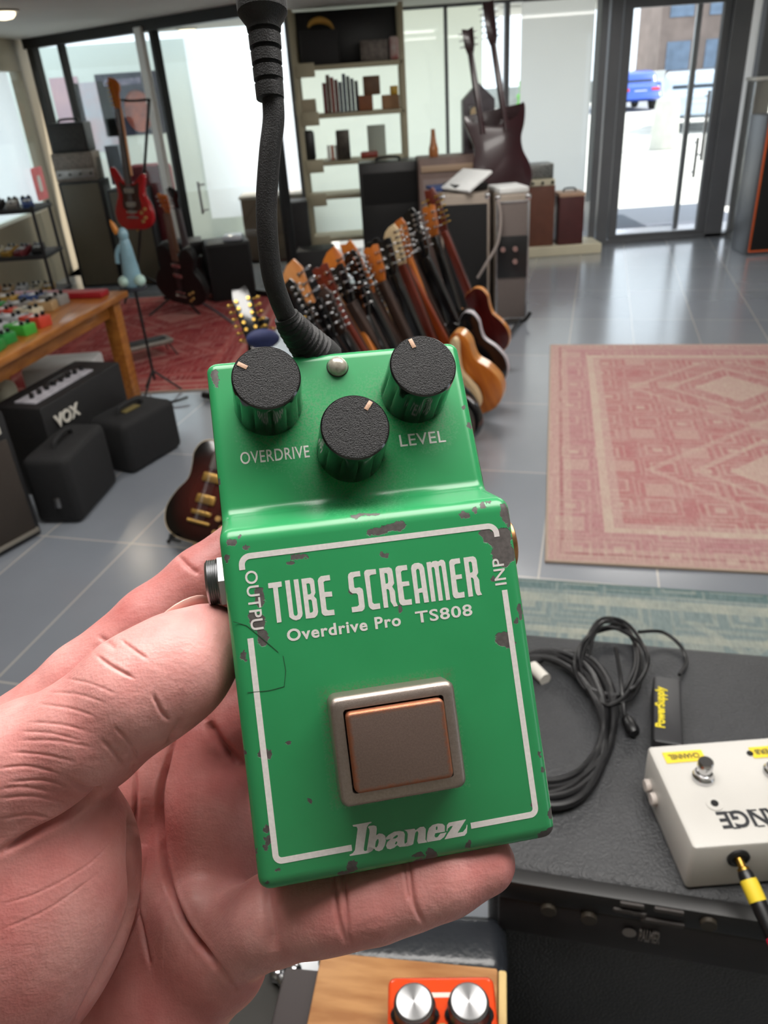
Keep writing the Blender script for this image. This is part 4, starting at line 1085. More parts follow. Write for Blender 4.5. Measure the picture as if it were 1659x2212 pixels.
# amplifiers and bags on the floor at the left
XFRONT = lambda a, b, d: spot(a, b, d)
a, b = at_z(92, 905, .42), at_z(262, 800, .42)
m_, w_ = spot((a.x, a.y, 0), (b.x, b.y, 0), .28)
t = amp('combo_amplifier', 'black combo amplifier with a silver name plate under the wooden table', m_, w_, .28, .47, grille=mat('brown_grille', rgb(44, 38, 34), .85, var=.5, vscale=90), gz=(.06, .52), corners=False, panel=None)
bm = text_bm('VOX', .085, bold=.003, extrude=.003); bmesh.ops.transform(bm, matrix=T(-w_ * .40, -.15, .345) @ R('X', 90), verts=bm.verts); obj('name_plate', bm, mat('silver_letters', rgb(214, 210, 200), .4), t, smooth=False)
bm = BM(); box(bm, (0, -.148, .245), (w_ * .96, .014, .008), .002); obj('piping', bm, mat('tan_piping', rgb(120, 100, 80), .5), t)
bm = BM(); box(bm, (-.05, -.02, .472), (w_ * .7, .12, .012), .003); pn = obj('control_panel', bm, mat('pale_control_plate', rgb(176, 174, 182), .5, var=.3, vscale=30), t)
for k in range(8):
    bm = BM(); cyl(bm, .012, .478, .50, 12, T(-w_ * .34 + k * w_ * .085, -.02, 0)); obj('control_knob', bm, BLACKPL, pn)
a, b = at_z(0, 1215, 0), at_z(92, 1152, 0)
m_, w_ = spot((a.x - .18, a.y - .2, 0), (b.x, b.y, 0), .3)
t = amp('combo_amplifier', 'large black amplifier with brown grille at the left edge, nearest the camera', m_, w_, .3, .60, grille=mat('dark_brown_grille', rgb(58, 50, 44), .85, var=.2, vscale=120), gz=(.05, .80), frame_m=None, corners=False)
bm = BM(); box(bm, (0, -.157, .035), (w_ * .94, .014, .02), .003); obj('bottom_trim', bm, mat('grey_trim', rgb(140, 134, 124), .4, .3), t)
bm = BM(); box(bm, (w_ * .36, -.158, .53), (.06, .01, .035), .004); obj('badge', bm, mat('silver_letters', rgb(214, 210, 200), .4), t)
BAG = mat('black_nylon', rgb(26, 26, 28), .8, var=.2, vscale=50, bump=.4, bscale=500)
def bag(label, a, b, d, h, plate=False):
    m_, w_ = spot(a, b, d)
    t = thing('amplifier_bag', label, 'bag', m_)
    bm = BM(); box(bm, (0, 0, h / 2), (w_, d, h), .035, seg=3); obj('cover', bm, BAG, t)
    bm = BM(); tube(bm, [(-.09, 0, h - .004), (-.07, 0, h + .025), (0, 0, h + .035), (.07, 0, h + .025), (.09, 0, h - .004)], .012, 8); obj('handle', bm, BAG, t)
    bm = BM(); prism(bm, rrect(-w_ * .48, -d * .47, w_ * .48, d * .47, .03), h * .86, h * .88, 0); obj('seam', bm, mat('grey_seam', rgb(44, 44, 48), .7), t)
    if plate:
        bm = BM(); box(bm, (-.01, -.01, h + .004), (.11, .05, .008), .002); obj('tag', bm, mat('brass_tag', rgb(140, 126, 80), .4, .4), t)
    else:
        bm = BM(); box(bm, (-w_ / 2 - .006, -.02, h * .35), (.012, .03, .05), .003); obj('buckle', bm, STEEL, t)
    return t
a, b = at_z(180, 1132, 0), at_z(258, 1040, 0); bag('black zipped amplifier bag standing nearest on the tiles, left of the sunburst guitar', a, b, .22, .33)
a, b = at_z(290, 1028, 0), at_z(398, 962, 0); bag('black amplifier bag with a brass tag on its lid, by the table leg', a, b, .27, .28, True)
item('paper_pile', 'heap of white papers and boxes on the floor under the wooden table', 'papers', T(-1.95, 4.75, 0), .42, .3, .30, PAPER, .02)
bm = BM(); q = at_z(48, 850, .0)
box(bm, (0, 0, .17), (.26, .2, .34), .05, seg=3); tag(obj('white_bag', bm, mat('cream_paper_bag', rgb(186, 184, 164), .8, var=.1, vscale=12, bump=.6, bscale=30), M=T(-2.2, 4.25, 0)), 'cream paper bag on the floor behind the black combo amplifier', 'bag')
item('red_cable_bag', 'dull red cloth bundle behind the combo amplifier under the table', 'bundle', T(-1.9, 4.45, 0), .3, .16, .24, mat('dull_red_cloth', rgb(140, 84, 78), .8, var=.4, vscale=16), .05)
bm = BM(); qq = at_z(322, 775, 0)
t = thing('metal_tray', 'silver-grey metal tray on a thin stand on the far red rug', 'tray', T(qq.x, qq.y, 0) @ R('Z', 34))
bm = BM(); prism(bm, rrect(-.19, -.09, .19, .09, .03), .10, .13, .008); obj('tray', bm, mat('dull_silver', rgb(150, 146, 138), .4, .5, var=.3, vscale=10), t)
bm = BM(); prism(bm, rrect(-.15, -.05, .15, .05, .02), .131, .14, .003); obj('inlay', bm, mat('dark_slot', rgb(30, 30, 30), .5), t)
for x, y in ((-.15, -.06), (.15, -.06), (-.15, .06), (.15, .06)):
    bm = BM(); rod(bm, (x, y, .10), (x * 1.3, y * 1.6, .004), .005); obj('leg', bm, BLACKPL, t)
bm = BM(); tube(bm, [at_z(330, 862, .02), at_z(370, 868, .02), at_z(406, 858, .03)], .008, 8); tag(obj('floor_stand', bm, BLACKPL), 'thin black stand leg with a rubber tip on the tiles by the second bag', 'stand')
bm = BM(); rod(bm, at_z(440, 853, .03), at_z(475, 860, .03), .022); tag(obj('tube_end', bm, BLACKPL), 'short black tube end lying left of the green pedal', 'stand')

# ================================================================== rugs
def rug_mat(name, base, deep, pale, w, l, field):
    m = mat(name, base, .92)
    nt = m.node_tree; N, L = nt.nodes, nt.links; P = N['Principled BSDF']
    tc = N.new('ShaderNodeTexCoord'); s = N.new('ShaderNodeSeparateXYZ'); L.new(tc.outputs['Object'], s.inputs[0])
    def mth(op, a, b=None):
        q = N.new('ShaderNodeMath'); q.operation = op
        for i, v in enumerate((a, b)):
            if v is None: continue
            if isinstance(v, (int, float)): q.inputs[i].default_value = v
            else: L.new(v, q.inputs[i])
        return q.outputs[0]
    ax_, ay_ = mth('ABSOLUTE', s.outputs[0]), mth('ABSOLUTE', s.outputs[1])
    de = mth('MINIMUM', mth('SUBTRACT', w / 2, ax_), mth('SUBTRACT', l / 2, ay_))     # distance from the edge
    r = N.new('ShaderNodeValToRGB'); r.color_ramp.interpolation = 'CONSTANT'
    e = r.color_ramp.elements
    stops = field
    e[0].position = stops[0][0]; e[0].color = stops[0][1]
    e[1].position = stops[1][0]; e[1].color = stops[1][1]
    for p, c in stops[2:]:
        x = e.new(p); x.color = c
    L.new(mth('DIVIDE', de, min(w, l) / 2), r.inputs[0])
    # motifs: rosettes in the border, stepped lattice in the field
    mp = N.new('ShaderNodeMapping'); mp.inputs['Scale'].default_value = (5.2, 5.2, 1); L.new(tc.outputs['Object'], mp.inputs[0])
    v = N.new('ShaderNodeTexVoronoi'); v.distance = 'CHEBYCHEV'; v.inputs['Scale'].default_value = 1.0; v.inputs['Randomness'].default_value = .35; L.new(mp.outputs[0], v.inputs[0])
    vr = N.new('ShaderNodeValToRGB'); vr.color_ramp.interpolation = 'CONSTANT'; q = vr.color_ramp.elements
    q[0].position = 0; q[0].color = (1, 1, 1, 1); q[1].position = .12; q[1].color = (0, 0, 0, 1)
    for p, c in ((.24, .7), (.32, 0), (.42, .5), (.47, 0)):
        x = q.new(p); x.color = (c, c, c, 1)
    L.new(v.outputs['Distance'], vr.inputs[0])
    mx = N.new('ShaderNodeMixRGB'); mx.inputs[2].default_value = pale; L.new(mth('MULTIPLY', vr.outputs[0], .75), mx.inputs[0]); L.new(r.outputs[0], mx.inputs[1])
    # large medallion diamonds
    dm = mth('ADD', mth('MULTIPLY', ax_, 1.0), mth('MULTIPLY', mth('ABSOLUTE', mth('SUBTRACT', mth('FRACT', mth('MULTIPLY', s.outputs[1], .9)), .5)), 1.15))
    dr = N.new('ShaderNodeValToRGB'); dr.color_ramp.interpolation = 'CONSTANT'; q = dr.color_ramp.elements
    q[0].position = 0; q[0].color = (.8, .8, .8, 1); q[1].position = .22; q[1].color = (0, 0, 0, 1)
    for p, c in ((.34, .6), (.39, 0), (.55, .45), (.6, 0)):
        x = q.new(p); x.color = (c, c, c, 1)
    L.new(dm, dr.inputs[0])
    inn = mth('GREATER_THAN', de, min(w, l) * .17)
    m2 = N.new('ShaderNodeMixRGB'); m2.inputs[2].default_value = pale; L.new(mth('MULTIPLY', dr.outputs[0], inn), m2.inputs[0]); L.new(mx.outputs[0], m2.inputs[1])
    # woven wear
    nz = N.new('ShaderNodeTexNoise'); nz.inputs['Scale'].default_value = 7; nz.inputs['Detail'].default_value = 6; nz.inputs['Roughness'].default_value = .7; L.new(tc.outputs['Object'], nz.inputs[0])
    nr = N.new('ShaderNodeMapRange'); nr.inputs[1].default_value = .35; nr.inputs[2].default_value = .7; L.new(nz.outputs['Fac'], nr.inputs[0])
    m3 = N.new('ShaderNodeMixRGB'); m3.inputs[2].default_value = base; L.new(mth('MULTIPLY', nr.outputs[0], .8), m3.inputs[0]); L.new(m2.outputs[0], m3.inputs[1])
    mp2 = N.new('ShaderNodeMapping'); mp2.inputs['Scale'].default_value = (160, 24, 1); L.new(tc.outputs['Object'], mp2.inputs[0])
    n2 = N.new('ShaderNodeTexNoise'); n2.inputs['Scale'].default_value = 1; L.new(mp2.outputs[0], n2.inputs[0])
    m4 = N.new('ShaderNodeMixRGB'); m4.blend_type = 'SOFT_LIGHT'; m4.inputs[0].default_value = .5; L.new(m3.outputs[0], m4.inputs[1]); L.new(n2.outputs['Fac'], m4.inputs[2])
    L.new(m4.outputs[0], P.inputs['Base Color'])
    P.inputs['Specular IOR Level'].default_value = .1
    return m
def rug(label, c, w, l, ang, m, name='rug', edge=None):
    t = thing(name, label, 'rug', T(c[0], c[1], 0) @ R('Z', ang))
    bm = BM(); box(bm, (0, 0, .006), (w, l, .010), .003); obj('pile', bm, m, t)
    bm = BM()
    for s in (-1, 1):
        box(bm, (s * w / 2, 0, .006), (.012, l + .012, .011), .003); box(bm, (0, s * l / 2, .006), (w, .012, .011), .003)
    obj('binding', bm, edge or mat('beige_binding', rgb(176, 156, 140), .9), t)
    return t
PK, PD, PL = rgb(186, 154, 148), rgb(162, 108, 112), rgb(196, 178, 164)
st_ = [(0, PK), (.05, PD), (.065, PK), (.10, rgb(176, 128, 132)), (.22, PL), (.26, PK), (.30, rgb(174, 116, 118))]
a0, a1 = at_z(1190, 748), at_z(1180, 1215)
lu = (a0 - a1); L_ = lu.length; lu.normalize(); wv = Vector((lu.y, -lu.x, 0)); Wd = 2.1
cc_ = (a0 + a1) / 2 + wv * Wd / 2
rug('large faded pink patterned rug on the tiles at the right', (cc_.x, cc_.y), Wd, L_, math.degrees(math.atan2(lu.y, lu.x)) - 90, rug_mat('pink_rug', PK, PD, PL, Wd, L_, st_))
GK, GD, GP = rgb(132, 146, 146), rgb(92, 116, 118), rgb(176, 178, 166)
a0, a1 = at_z(1125, 1256), at_z(1659, 1292)
lu = (a1 - a0).normalized(); nv_ = Vector((lu.y, -lu.x, 0))
cc_ = a0 + lu * .75 + nv_ * .55
rug('grey-green patterned rug behind the black amplifier', (cc_.x, cc_.y), 2.2, 1.1, math.degrees(math.atan2(lu.y, lu.x)), rug_mat('green_rug', GK, GD, GP, 2.2, 1.1, [(0, GD), (.09, GK), (.14, GP), (.24, GK), (.5, GP), (.56, GK)]), edge=mat('green_binding', rgb(90, 112, 112), .9))
RK, RD, RP = rgb(160, 78, 76), rgb(126, 44, 50), rgb(182, 134, 126)
rug('red patterned rug under the stands in the far left', (-1.72, 6.25), 1.9, 2.7, -4, rug_mat('red_rug', RK, RD, RP, 1.9, 2.7, [(0, RK), (.06, RP), (.09, RK), (.16, RP), (.2, RD), (.3, RK), (.36, RD)]))

# ================================================================== foreground right: the black amplifier and what lies on it
AZ = 1.08
pa, pb_, pc_, pd_ = at_z(1112, 1885, AZ), at_z(1600, 1962, AZ), at_z(1140, 1362, AZ), at_z(1659, 1412, AZ)
u_ = (pb_ - pa).normalized(); n_ = Vector((-u_.y, u_.x, 0))
AW, AD = .56, (pc_ - pa).dot(n_)
ac = pa + u_ * (AW / 2 - .025) + n_ * AD / 2
AM = Matrix(((u_.x, n_.x, 0, ac.x), (u_.y, n_.y, 0, ac.y), (0, 0, 1, 0), (0, 0, 0, 1)))
VIN = mat('black_textured_vinyl', rgb(50, 51, 54), .42, var=.2, vscale=14, bump=.7, bscale=420)
t = thing('black_amplifier', 'big black amplifier with a textured top carrying the white switch box', 'amplifier', AM)
bm = BM(); box(bm, (0, 0, .84), (AW, AD, .48), .014, seg=3); obj('cabinet', bm, VIN, t)
def front_hit(px_, py_):                                  # local x, z where a sight line meets the amplifier front
    q = AM @ Vector((0, -AD / 2 - .008, 0)); r = ray(px_, py_)
    h = AM.inverted() @ (CPOS + r * ((q - CPOS).dot(n_) / r.dot(n_)))
    return h.x, h.z
zt, zm, zb = front_hit(1350, 1945)[1], front_hit(1350, 1985)[1], front_hit(1350, 2062)[1]
bm = BM(); box(bm, (0, -AD / 2 + .002, (zt + zm) / 2), (AW * .96, .02, abs(zt - zm)), .003); pn = obj('control_panel', bm, mat('matte_black_panel', rgb(17, 16, 17), .5), t)
for px_, py_ in ((1272, 1980), (1185, 1962), (1530, 1992)):
    x, z = front_hit(px_, py_)
    bm = BM(); cyl(bm, .007, 0, .005, 14, T(x, -AD / 2 - .007, z) @ R('X', 90)); obj('control_knob', bm, mat('dim_brass_knob', rgb(56, 50, 42), .5, .3), pn)
for px_, py_, w in ((1345, 1965, .016), (1365, 1953, .02), (1445, 1966, .024), (1430, 1990, .036), (1380, 1972, .012)):
    x, z = front_hit(px_, py_)
    bm = BM(); box(bm, (x, -AD / 2 - .009, z), (w, .003, .005), .001); obj('printed_label', bm, mat('dim_grey_print', rgb(56, 51, 49), .6), pn, smooth=False)
bm = BM(); box(bm, (0, -AD / 2 + .004, (zm + zb) / 2), (AW * .96, .02, abs(zm - zb) - .002), .003); bd = obj('name_panel', bm, mat('dark_plum_panel', rgb(30, 26, 27), .55), t)
x, z = front_hit(1378, 2026)
x2, z2 = front_hit(1424, 2026)
bm = text_bm('PALMER', .016, bold=.0002, extrude=.001); xs = [v.co.x for v in bm.verts]; k = (x2 - x) / (max(xs) - min(xs))
bmesh.ops.transform(bm, matrix=T(x, -AD / 2 - .0095, z) @ R('X', 90) @ Matrix.Diagonal((k, 1.3, 1, 1)), verts=bm.verts)
lathe(bm, [(.0055, 0), (.006, .001), (.004, .0012)], 20, T(x - .008, -AD / 2 - .0085, z + .007) @ R('X', 90)); obj('name_badge', bm, mat('dim_silver', rgb(120, 114, 110), .4, .3), bd, smooth=False)
bm = BM(); box(bm, (0, -AD / 2 + .004, .73), (AW * .94, .02, .20), .004); obj('grille', bm, BLACKCLOTH, t)
t = thing('speaker_cabinet', 'black speaker cabinet under the big black amplifier', 'speaker', AM)
bm = BM(); box(bm, (0, 0, .30), (AW + .02, AD + .02, .60), .014); obj('cabinet', bm, BLACK, t)
bm = BM(); box(bm, (0, -AD / 2 - .008, .30), (AW * .92, .014, .52), .004); obj('grille', bm, BLACKCLOTH, t)

def amp_top(px_, py_, dz=0.0): return at_z(px_, py_, AZ + dz)
# white switch box
HB_ = .055
w0, w1, w2 = at_z(1398, 1612, AZ + HB_), at_z(1505, 1832, AZ + HB_), at_z(1659, 1592, AZ + HB_)
bu = (w2 - w0).normalized(); bn = Vector((-bu.y, bu.x, 0)); bd_ = (w0 - w1).dot(bn)
wc0 = w1 - bu * ((w1 - w0).dot(bu)) * 0
ctr = w0 + bu * .125 - bn * bd_ / 2
WM = Matrix(((bu.x, bn.x, 0, ctr.x), (bu.y, bn.y, 0, ctr.y), (0, 0, 1, AZ), (0, 0, 0, 1)))
sk = ((w1 - w0) - bn * (w1 - w0).dot(bn)).dot(bu)
t = thing('switch_box', 'white metal foot-switch box with yellow strips on the black amplifier', 'foot switch', WM)
WB = mat('warm_white_enamel', rgb(196, 193, 188), .4, var=.03, vscale=20)
bw = .25
def wp(px_, py_, z=HB_): return WM.inverted() @ at_z(px_, py_, AZ + z)
bm = BM(); prism(bm, rrect(-bw / 2, -bd_ / 2, bw / 2, bd_ / 2, .004), 0.002, HB_, .003); obj('enclosure', bm, WB, t)
YEL = mat('yellow_tape', rgb(236, 206, 50), .6, var=.08, vscale=40)
def strip(p0, p1, h, txt):
    a, b = wp(*p0), wp(*p1)
    bm = BM(); box(bm, ((a.x + b.x) / 2, (a.y + b.y) / 2, HB_ + .0004), (abs(b.x - a.x), h, .0006)); o_ = obj('yellow_strip', bm, YEL, t, smooth=False)
    tb = text_bm(txt, h * .62, bold=.0002, extrude=.0002)
    xs = [v.co.x for v in tb.verts]
    k = abs(b.x - a.x) * .78 / (max(xs) - min(xs))
    bmesh.ops.transform(tb, matrix=T((a.x + b.x) / 2, (a.y + b.y) / 2 + h * .22, HB_ + .0009) @ R('Z', 180) @ T(-abs(b.x - a.x) * .39, 0, 0) @ Matrix.Diagonal((k, 1, 1, 1)), verts=tb.verts)
    obj('strip_print', tb, mat('faded_ink', rgb(90, 84, 50), .6), o_, smooth=False)
strip((1435, 1638), (1520, 1632), .013, 'CHANNEL')
strip((1622, 1626), (1700, 1622), .013, 'REVERB')
def stomp(px_, py_):
    p = wp(px_, py_)
    bm = BM(); lathe(bm, [(.0095, 0), (.0095, .004), (.008, .0055), (.0075, .009), (.006, .0095), (.006, .013), (.0068, .0135), (.0068, .021), (.006, .022)], 20, T(p.x, p.y, HB_)); obj('stomp_switch', bm, CHROME, t)
stomp(1518, 1682); stomp(1672, 1670)
p = wp(1543, 1738); bm = BM(); cyl(bm, .0032, 0, .0026, 16, T(p.x, p.y, HB_)); l_ = obj('led', bm, BLACKPL, t)
bm = BM(); lathe(bm, [(.004, 0), (.007, .0003), (.007, .001), (.0042, .0014)], 20, T(p.x, p.y, HB_)); obj('led_ring', bm, WB, l_)
p = wp(1620, 1628); bm = BM(); cyl(bm, .003, 0, .001, 12, T(p.x, p.y, HB_)); obj('led', bm, BLACKPL, t)
e0 = wp(1545, 1756)
INK = mat('black_ink', rgb(28, 30, 36), .6)
# inverted serif lettering, reads from the far side
def serif(segs, ox):
    bm = BM()
    for (x, y, w, h) in segs:
        box(bm, (ox + x + w / 2, y + h / 2, 0), (w, h, .0006))
    return bm
LT = {
    'O': [('ring',)], 'R': [], 'A': [], 'N': [], 'G': [], 'E': [],
}
word = text_bm('ORANGE', .0235, bold=.0005, extrude=.0002, space=1.0)
# serifs on the stems
xs = [v.co.x for v in word.verts]
lw = .085
k = lw / (max(xs) - min(xs))
bmesh.ops.transform(word, matrix=Matrix.Diagonal((k, 1, 1, 1)) @ T(-min(xs), 0, 0), verts=word.verts)
for fx_ in (.842, .895, .50, .60, .655, .185, .24):
    for yy in (0.0008, .0238):
        if fx_ in (.842, .50, .60, .185): box(word, (lw * fx_ + .002, yy * .70, 0), (.006, .0012, .0005))
bmesh.ops.transform(word, matrix=T(e0.x + lw, e0.y, HB_ + .0005) @ R('Z', 180), verts=word.verts)
obj('lettering', word, INK, t, smooth=False)
p = wp(1396, 1690, .03)
for k in range(2):
    bm = BM(); cyl(bm, .006, 0, .005, 16, T(-bw / 2, bd_ * (.34 - .14 * k), .022) @ R('Y', -90)); obj('side_jack', bm, mat('pale_plastic', rgb(206, 196, 190), .4), t)
_q0 = WM @ Vector((0, -bd_ / 2, 0)); _r = ray(1594, 1852); _hit = WM.inverted() @ (CPOS + _r * ((_q0 - CPOS).dot(bn) / _r.dot(bn)))
p = Vector((_hit.x, 0, 0)); JZ = min(max(_hit.z, .02), .04)
bm = BM(); lathe(bm, [(.0095, 0), (.0095, .002), (.007, .003), (.006, .002)], 20, T(p.x, -bd_ / 2, JZ) @ R('X', 90)); obj('jack_socket', bm, BLACKPL, t)
# jack plug and lead coming towards the camera
j0 = WM @ Vector((p.x, -bd_ / 2 - .002, JZ))
t = thing('jack_lead', 'jack plug with yellow and red sleeves in the near side of the white switch box', 'cable', T(*j0))
jd = (at_d(1656, 1990, 610) - j0).normalized()
jq = frame((0, 0, 0), z=jd, y=(0, 0, 1))
bm = BM(); lathe(bm, [(.0032, -.006), (.0032, .006), (.005, .007), (.005, .010)], 16, jq); obj('tip', bm, GOLD, t)
bm = BM(); lathe(bm, [(.0052, .009), (.0062, .012), (.0066, .040), (.006, .062)], 20, jq); obj('barrel', bm, BLACKPL, t)
bm = BM(); lathe(bm, [(.0068, .016), (.0070, .017), (.0071, .032), (.0069, .033)], 20, jq); obj('yellow_sleeve', bm, YEL, t)
bm = BM(); lathe(bm, [(.006, .058), (.0066, .060), (.0066, .10), (.005, .102)], 20, jq); obj('red_sleeve', bm, mat('crimson_sleeve', rgb(206, 36, 70), .4), t)
bm = BM(); tube(bm, [jd * .1, jd * .14 + Vector((0, 0, -.01)), jd * .2 + Vector((.02, 0, -.05)), jd * .24 + Vector((.05, 0, -.14))], .0035, 8); obj('cord', bm, RUBBER, t)
# power supply brick
b0, b1, b2 = at_z(1412, 1600, AZ + .03), at_z(1412, 1458, AZ + .03), at_z(1476, 1596, AZ + .03)
bl = (b1 - b0); bln = bl.length; bl.normalize(); bx = Vector((bl.y, -bl.x, 0)); bwd = (b2 - b0).dot(bx)
c_ = b0 + bl * bln / 2 + bx * bwd / 2
BMx = Matrix(((bx.x, bl.x, 0, c_.x), (bx.y, bl.y, 0, c_.y), (0, 0, 1, AZ), (0, 0, 0, 1)))
t = thing('power_supply', 'black power supply brick with yellow lettering on the black amplifier', 'power supply', BMx)
bm = BM(); prism(bm, rrect(-bwd / 2, -bln / 2, bwd / 2, bln / 2, .003), .001, .030, .002); obj('case', bm, mat('black_brick', rgb(38, 38, 41), .45, var=.1, vscale=60), t)
tb = text_bm('PowerSupply', .013, bold=.0004, extrude=.0002); xs = [v.co.x for v in tb.verts]; k = bln * .62 / (max(xs) - min(xs))
bmesh.ops.transform(tb, matrix=T(-bwd * .12, -bln * .30, .0303) @ R('Z', 90) @ Matrix.Diagonal((k, 1, 1, 1)) @ T(-min(xs), 0, 0), verts=tb.verts); obj('lettering', tb, mat('yellow_ink', rgb(220, 200, 30), .5), t, smooth=False)
tb = text_bm('CE', .010, bold=.0004, extrude=.0002); bmesh.ops.transform(tb, matrix=T(-bwd * .30, -bln / 2 - .0003, .010) @ R('X', 90), verts=tb.verts); obj('mark', tb, mat('yellow_ink', rgb(220, 200, 30), .5), t, smooth=False)
bm = BM(); box(bm, (bwd / 2 + .02, -bln * .38, .012), (.04, .012, .012), .003); obj('plug', bm, BLACKPL, t)
bm = BM(); tube(bm, [(bwd / 2 + .035, -bln * .38, .011), (bwd / 2 + .06, -bln * .42, .008), (bwd / 2 + .09, -bln * .40, .006)], .003, 8); obj('plug_cord', bm, BLACKPL, t)
# coiled leads
CAB = mat('black_cable', rgb(27, 27, 29), .35, var=.2, vscale=200)
t = thing('coiled_cable', 'thin black cable coiled in an upright bundle behind the power supply', 'cable', T(*amp_top(1330, 1450)))
o_ = amp_top(1330, 1450)
bm = BM(); rr = random.Random(5); pts = []
for k in range(60):
    a = k / 60 * 2 * math.pi * 6
    ppx = 1322 + (62 + 14 * math.sin(k * .37)) * math.cos(a) + rr.uniform(-5, 5); ppy = 1428 + (84 + 10 * math.cos(k * .5)) * math.sin(a) + rr.uniform(-5, 5)
    pts.append(amp_top(ppx, ppy, .006 + .016 * (k % 7) / 7 + .004 * math.sin(a * 2)) - o_)
tube(bm, pts, .0022, 7, sub=5); obj('coil', bm, CAB, t)
bm = BM(); tube(bm, [amp_top(1380, 1365, .02) - o_, amp_top(1430, 1365, .012) - o_, amp_top(1470, 1395, .006) - o_, amp_top(1483, 1430, .004) - o_, amp_top(1468, 1458, .010) - o_], .0022, 7); obj('loose_end', bm, CAB, t)
bm = BM(); tube(bm, [amp_top(1330, 1400, .03) - o_, amp_top(1340, 1460, .026) - o_, amp_top(1348, 1530, .012) - o_, amp_top(1352, 1560, .008) - o_], .0022, 7); obj('tail', bm, CAB, t)
bm = BM(); lathe(bm, [(.004, 0), (.0065, .004), (.007, .02), (.005, .024)], 14, frame(amp_top(1352, 1550, .008) - o_, z=amp_top(1375, 1592, .008) - amp_top(1352, 1550, .008), y=(0, 0, 1))); obj('plug', bm, BLACKPL, t)
t = thing('coiled_cable', 'thick black cable coiled flat beside the right edge of the green pedal', 'cable', T(*amp_top(1230, 1560)))
o_ = amp_top(1230, 1560); pts = []
for k in range(60):
    a = k / 60 * 2 * math.pi * 6 + .4
    sc_ = 1 + .10 * math.sin(k * .8)
    pts.append(amp_top(1185 + 125 * sc_ * math.cos(a) + 18 * math.sin(k * .31) , 1565 + 150 * sc_ * math.sin(a) + 14 * math.cos(k * .45), .005 + .012 * (k % 5) / 5) - o_)
bm = BM(); tube(bm, pts, .0040, 9, sub=6); obj('coil', bm, CAB, t)
bm = BM(); q = amp_top(1150, 1440, .006) - o_; q2 = amp_top(1178, 1468, .006) - o_
rod(bm, q, q2, .0075, 14); obj('white_plug', bm, mat('white_sleeve', rgb(206, 202, 194), .5), t)

# ================================================================== bottom edge: wooden-topped amp, orange pedal, seat
WZ = 1.05
wa, wb, wd = at_z(690, 2082, WZ), at_z(1075, 2120, WZ), at_z(640, 2260, WZ)
OAKS = mat('streaky_oak', rgb(176, 128, 78), .45, col2=rgb(146, 96, 50), vscale=16, stretch=(1.0, 6.0, 1))
m_ = Matrix.Identity(4); u2 = (wb - wa).normalized(); n2_ = Vector((-u2.y, u2.x, 0)); wl = (wb - wa).length
m_ = Matrix(((u2.x, n2_.x, 0, ((wa + wb) / 2).x), (u2.y, n2_.y, 0, ((wa + wb) / 2).y), (0, 0, 1, 0), (0, 0, 0, 1)))
t = thing('wooden_cabinet', 'wooden-topped cabinet with cream edging at the bottom of the picture', 'cabinet', m_)
bm = BM(); box(bm, (0, -.11, WZ - .005), (wl, .24, .014), .002, R('Z', 0)); obj('top', bm, OAKS, t)
OAKS.node_tree.nodes['Mapping'].inputs['Rotation'].default_value = (0, 0, math.radians(35))
bm = BM(); box(bm, (-.018, -.11, (WZ - .012) / 2), (wl + .03, .225, WZ - .012), .004); obj('body', bm, mat('dark_plum_side', rgb(54, 46, 46), .5, var=.1, vscale=9), t)
bm = BM(); box(bm, (wl / 2 + .004, -.11, WZ - .02), (.007, .24, .04), .002); obj('edging', bm, mat('cream_edging', rgb(206, 178, 120), .5), t)
# orange two-knob pedal
OZ = .045
o0, o1 = at_z(838, 2108, WZ + OZ), at_z(1066, 2106, WZ + OZ)
u3 = (o1 - o0).normalized(); n3 = Vector((-u3.y, u3.x, 0)); ow = (o1 - o0).length
oc = (o0 + o1) / 2 - n3 * .06
m_ = Matrix(((u3.x, n3.x, 0, oc.x), (u3.y, n3.y, 0, oc.y), (0, 0, 1, WZ), (0, 0, 0, 1)))
t = thing('effects_pedal', 'orange two-knob pedal with white outline at the bottom of the picture', 'effects pedal', m_)
ORG = mat('orange_enamel', rgb(226, 72, 26), .22, coat=.6, var=.06, vscale=20)
bm = BM(); prism(bm, rrect(-ow / 2, -.06, ow / 2, .06, .006), 0.001, OZ, .004, seg=3); obj('housing', bm, ORG, t)
bm = poly_bm([[rrect(-ow / 2 + .006, -.05, ow / 2 - .006, .047, .006), rrect(-ow / 2 + .0095, -.0465, ow / 2 - .0095, .0435, .004)]], OZ + .0002, .0001); obj('outline_print', bm, mat('pale_pink_print', rgb(236, 206, 196), .5), t, smooth=False)
for x in (-ow * .245, ow * .245):
    kr = ow * .215
    bm = BM(); lathe(bm, [(kr, OZ + .0005), (kr * .98, OZ + .004), (kr * .86, OZ + .0055), (kr * .84, OZ + .018), (kr * .80, OZ + .0185)], 60, T(x, .030, 0), lambda a, i: 1 + (.05 * math.cos(a * 10) if i in (0, 1) else 0)); k_ = obj('knob', bm, BLACKPL, t)
    m = mat('spun_aluminium', rgb(190, 190, 192), .42, 1.0)
    if not m.node_tree.nodes.get('spun'):
        N, L = m.node_tree.nodes, m.node_tree.links
        m.node_tree.nodes['Principled BSDF'].inputs['Anisotropic'].default_value = .85
        tg = N.new('ShaderNodeTangent'); tg.name = 'spun'; tg.direction_type = 'RADIAL'; tg.axis = 'Z'; L.new(tg.outputs[0], m.node_tree.nodes['Principled BSDF'].inputs['Tangent'])
    bm = BM(); lathe(bm, [(kr * .79, 0), (kr * .79, .002), (kr * .72, .0028), (kr * .1, .0028)], 48); obj('knob_face', bm, m, k_, ang=12, M=T(x, .030, OZ + .0175))
bm = BM(); box(bm, (0, .022, OZ + .0003), (.004, .006, .0004)); obj('print', bm, mat('green_speck', rgb(110, 150, 80), .5), t, smooth=False)
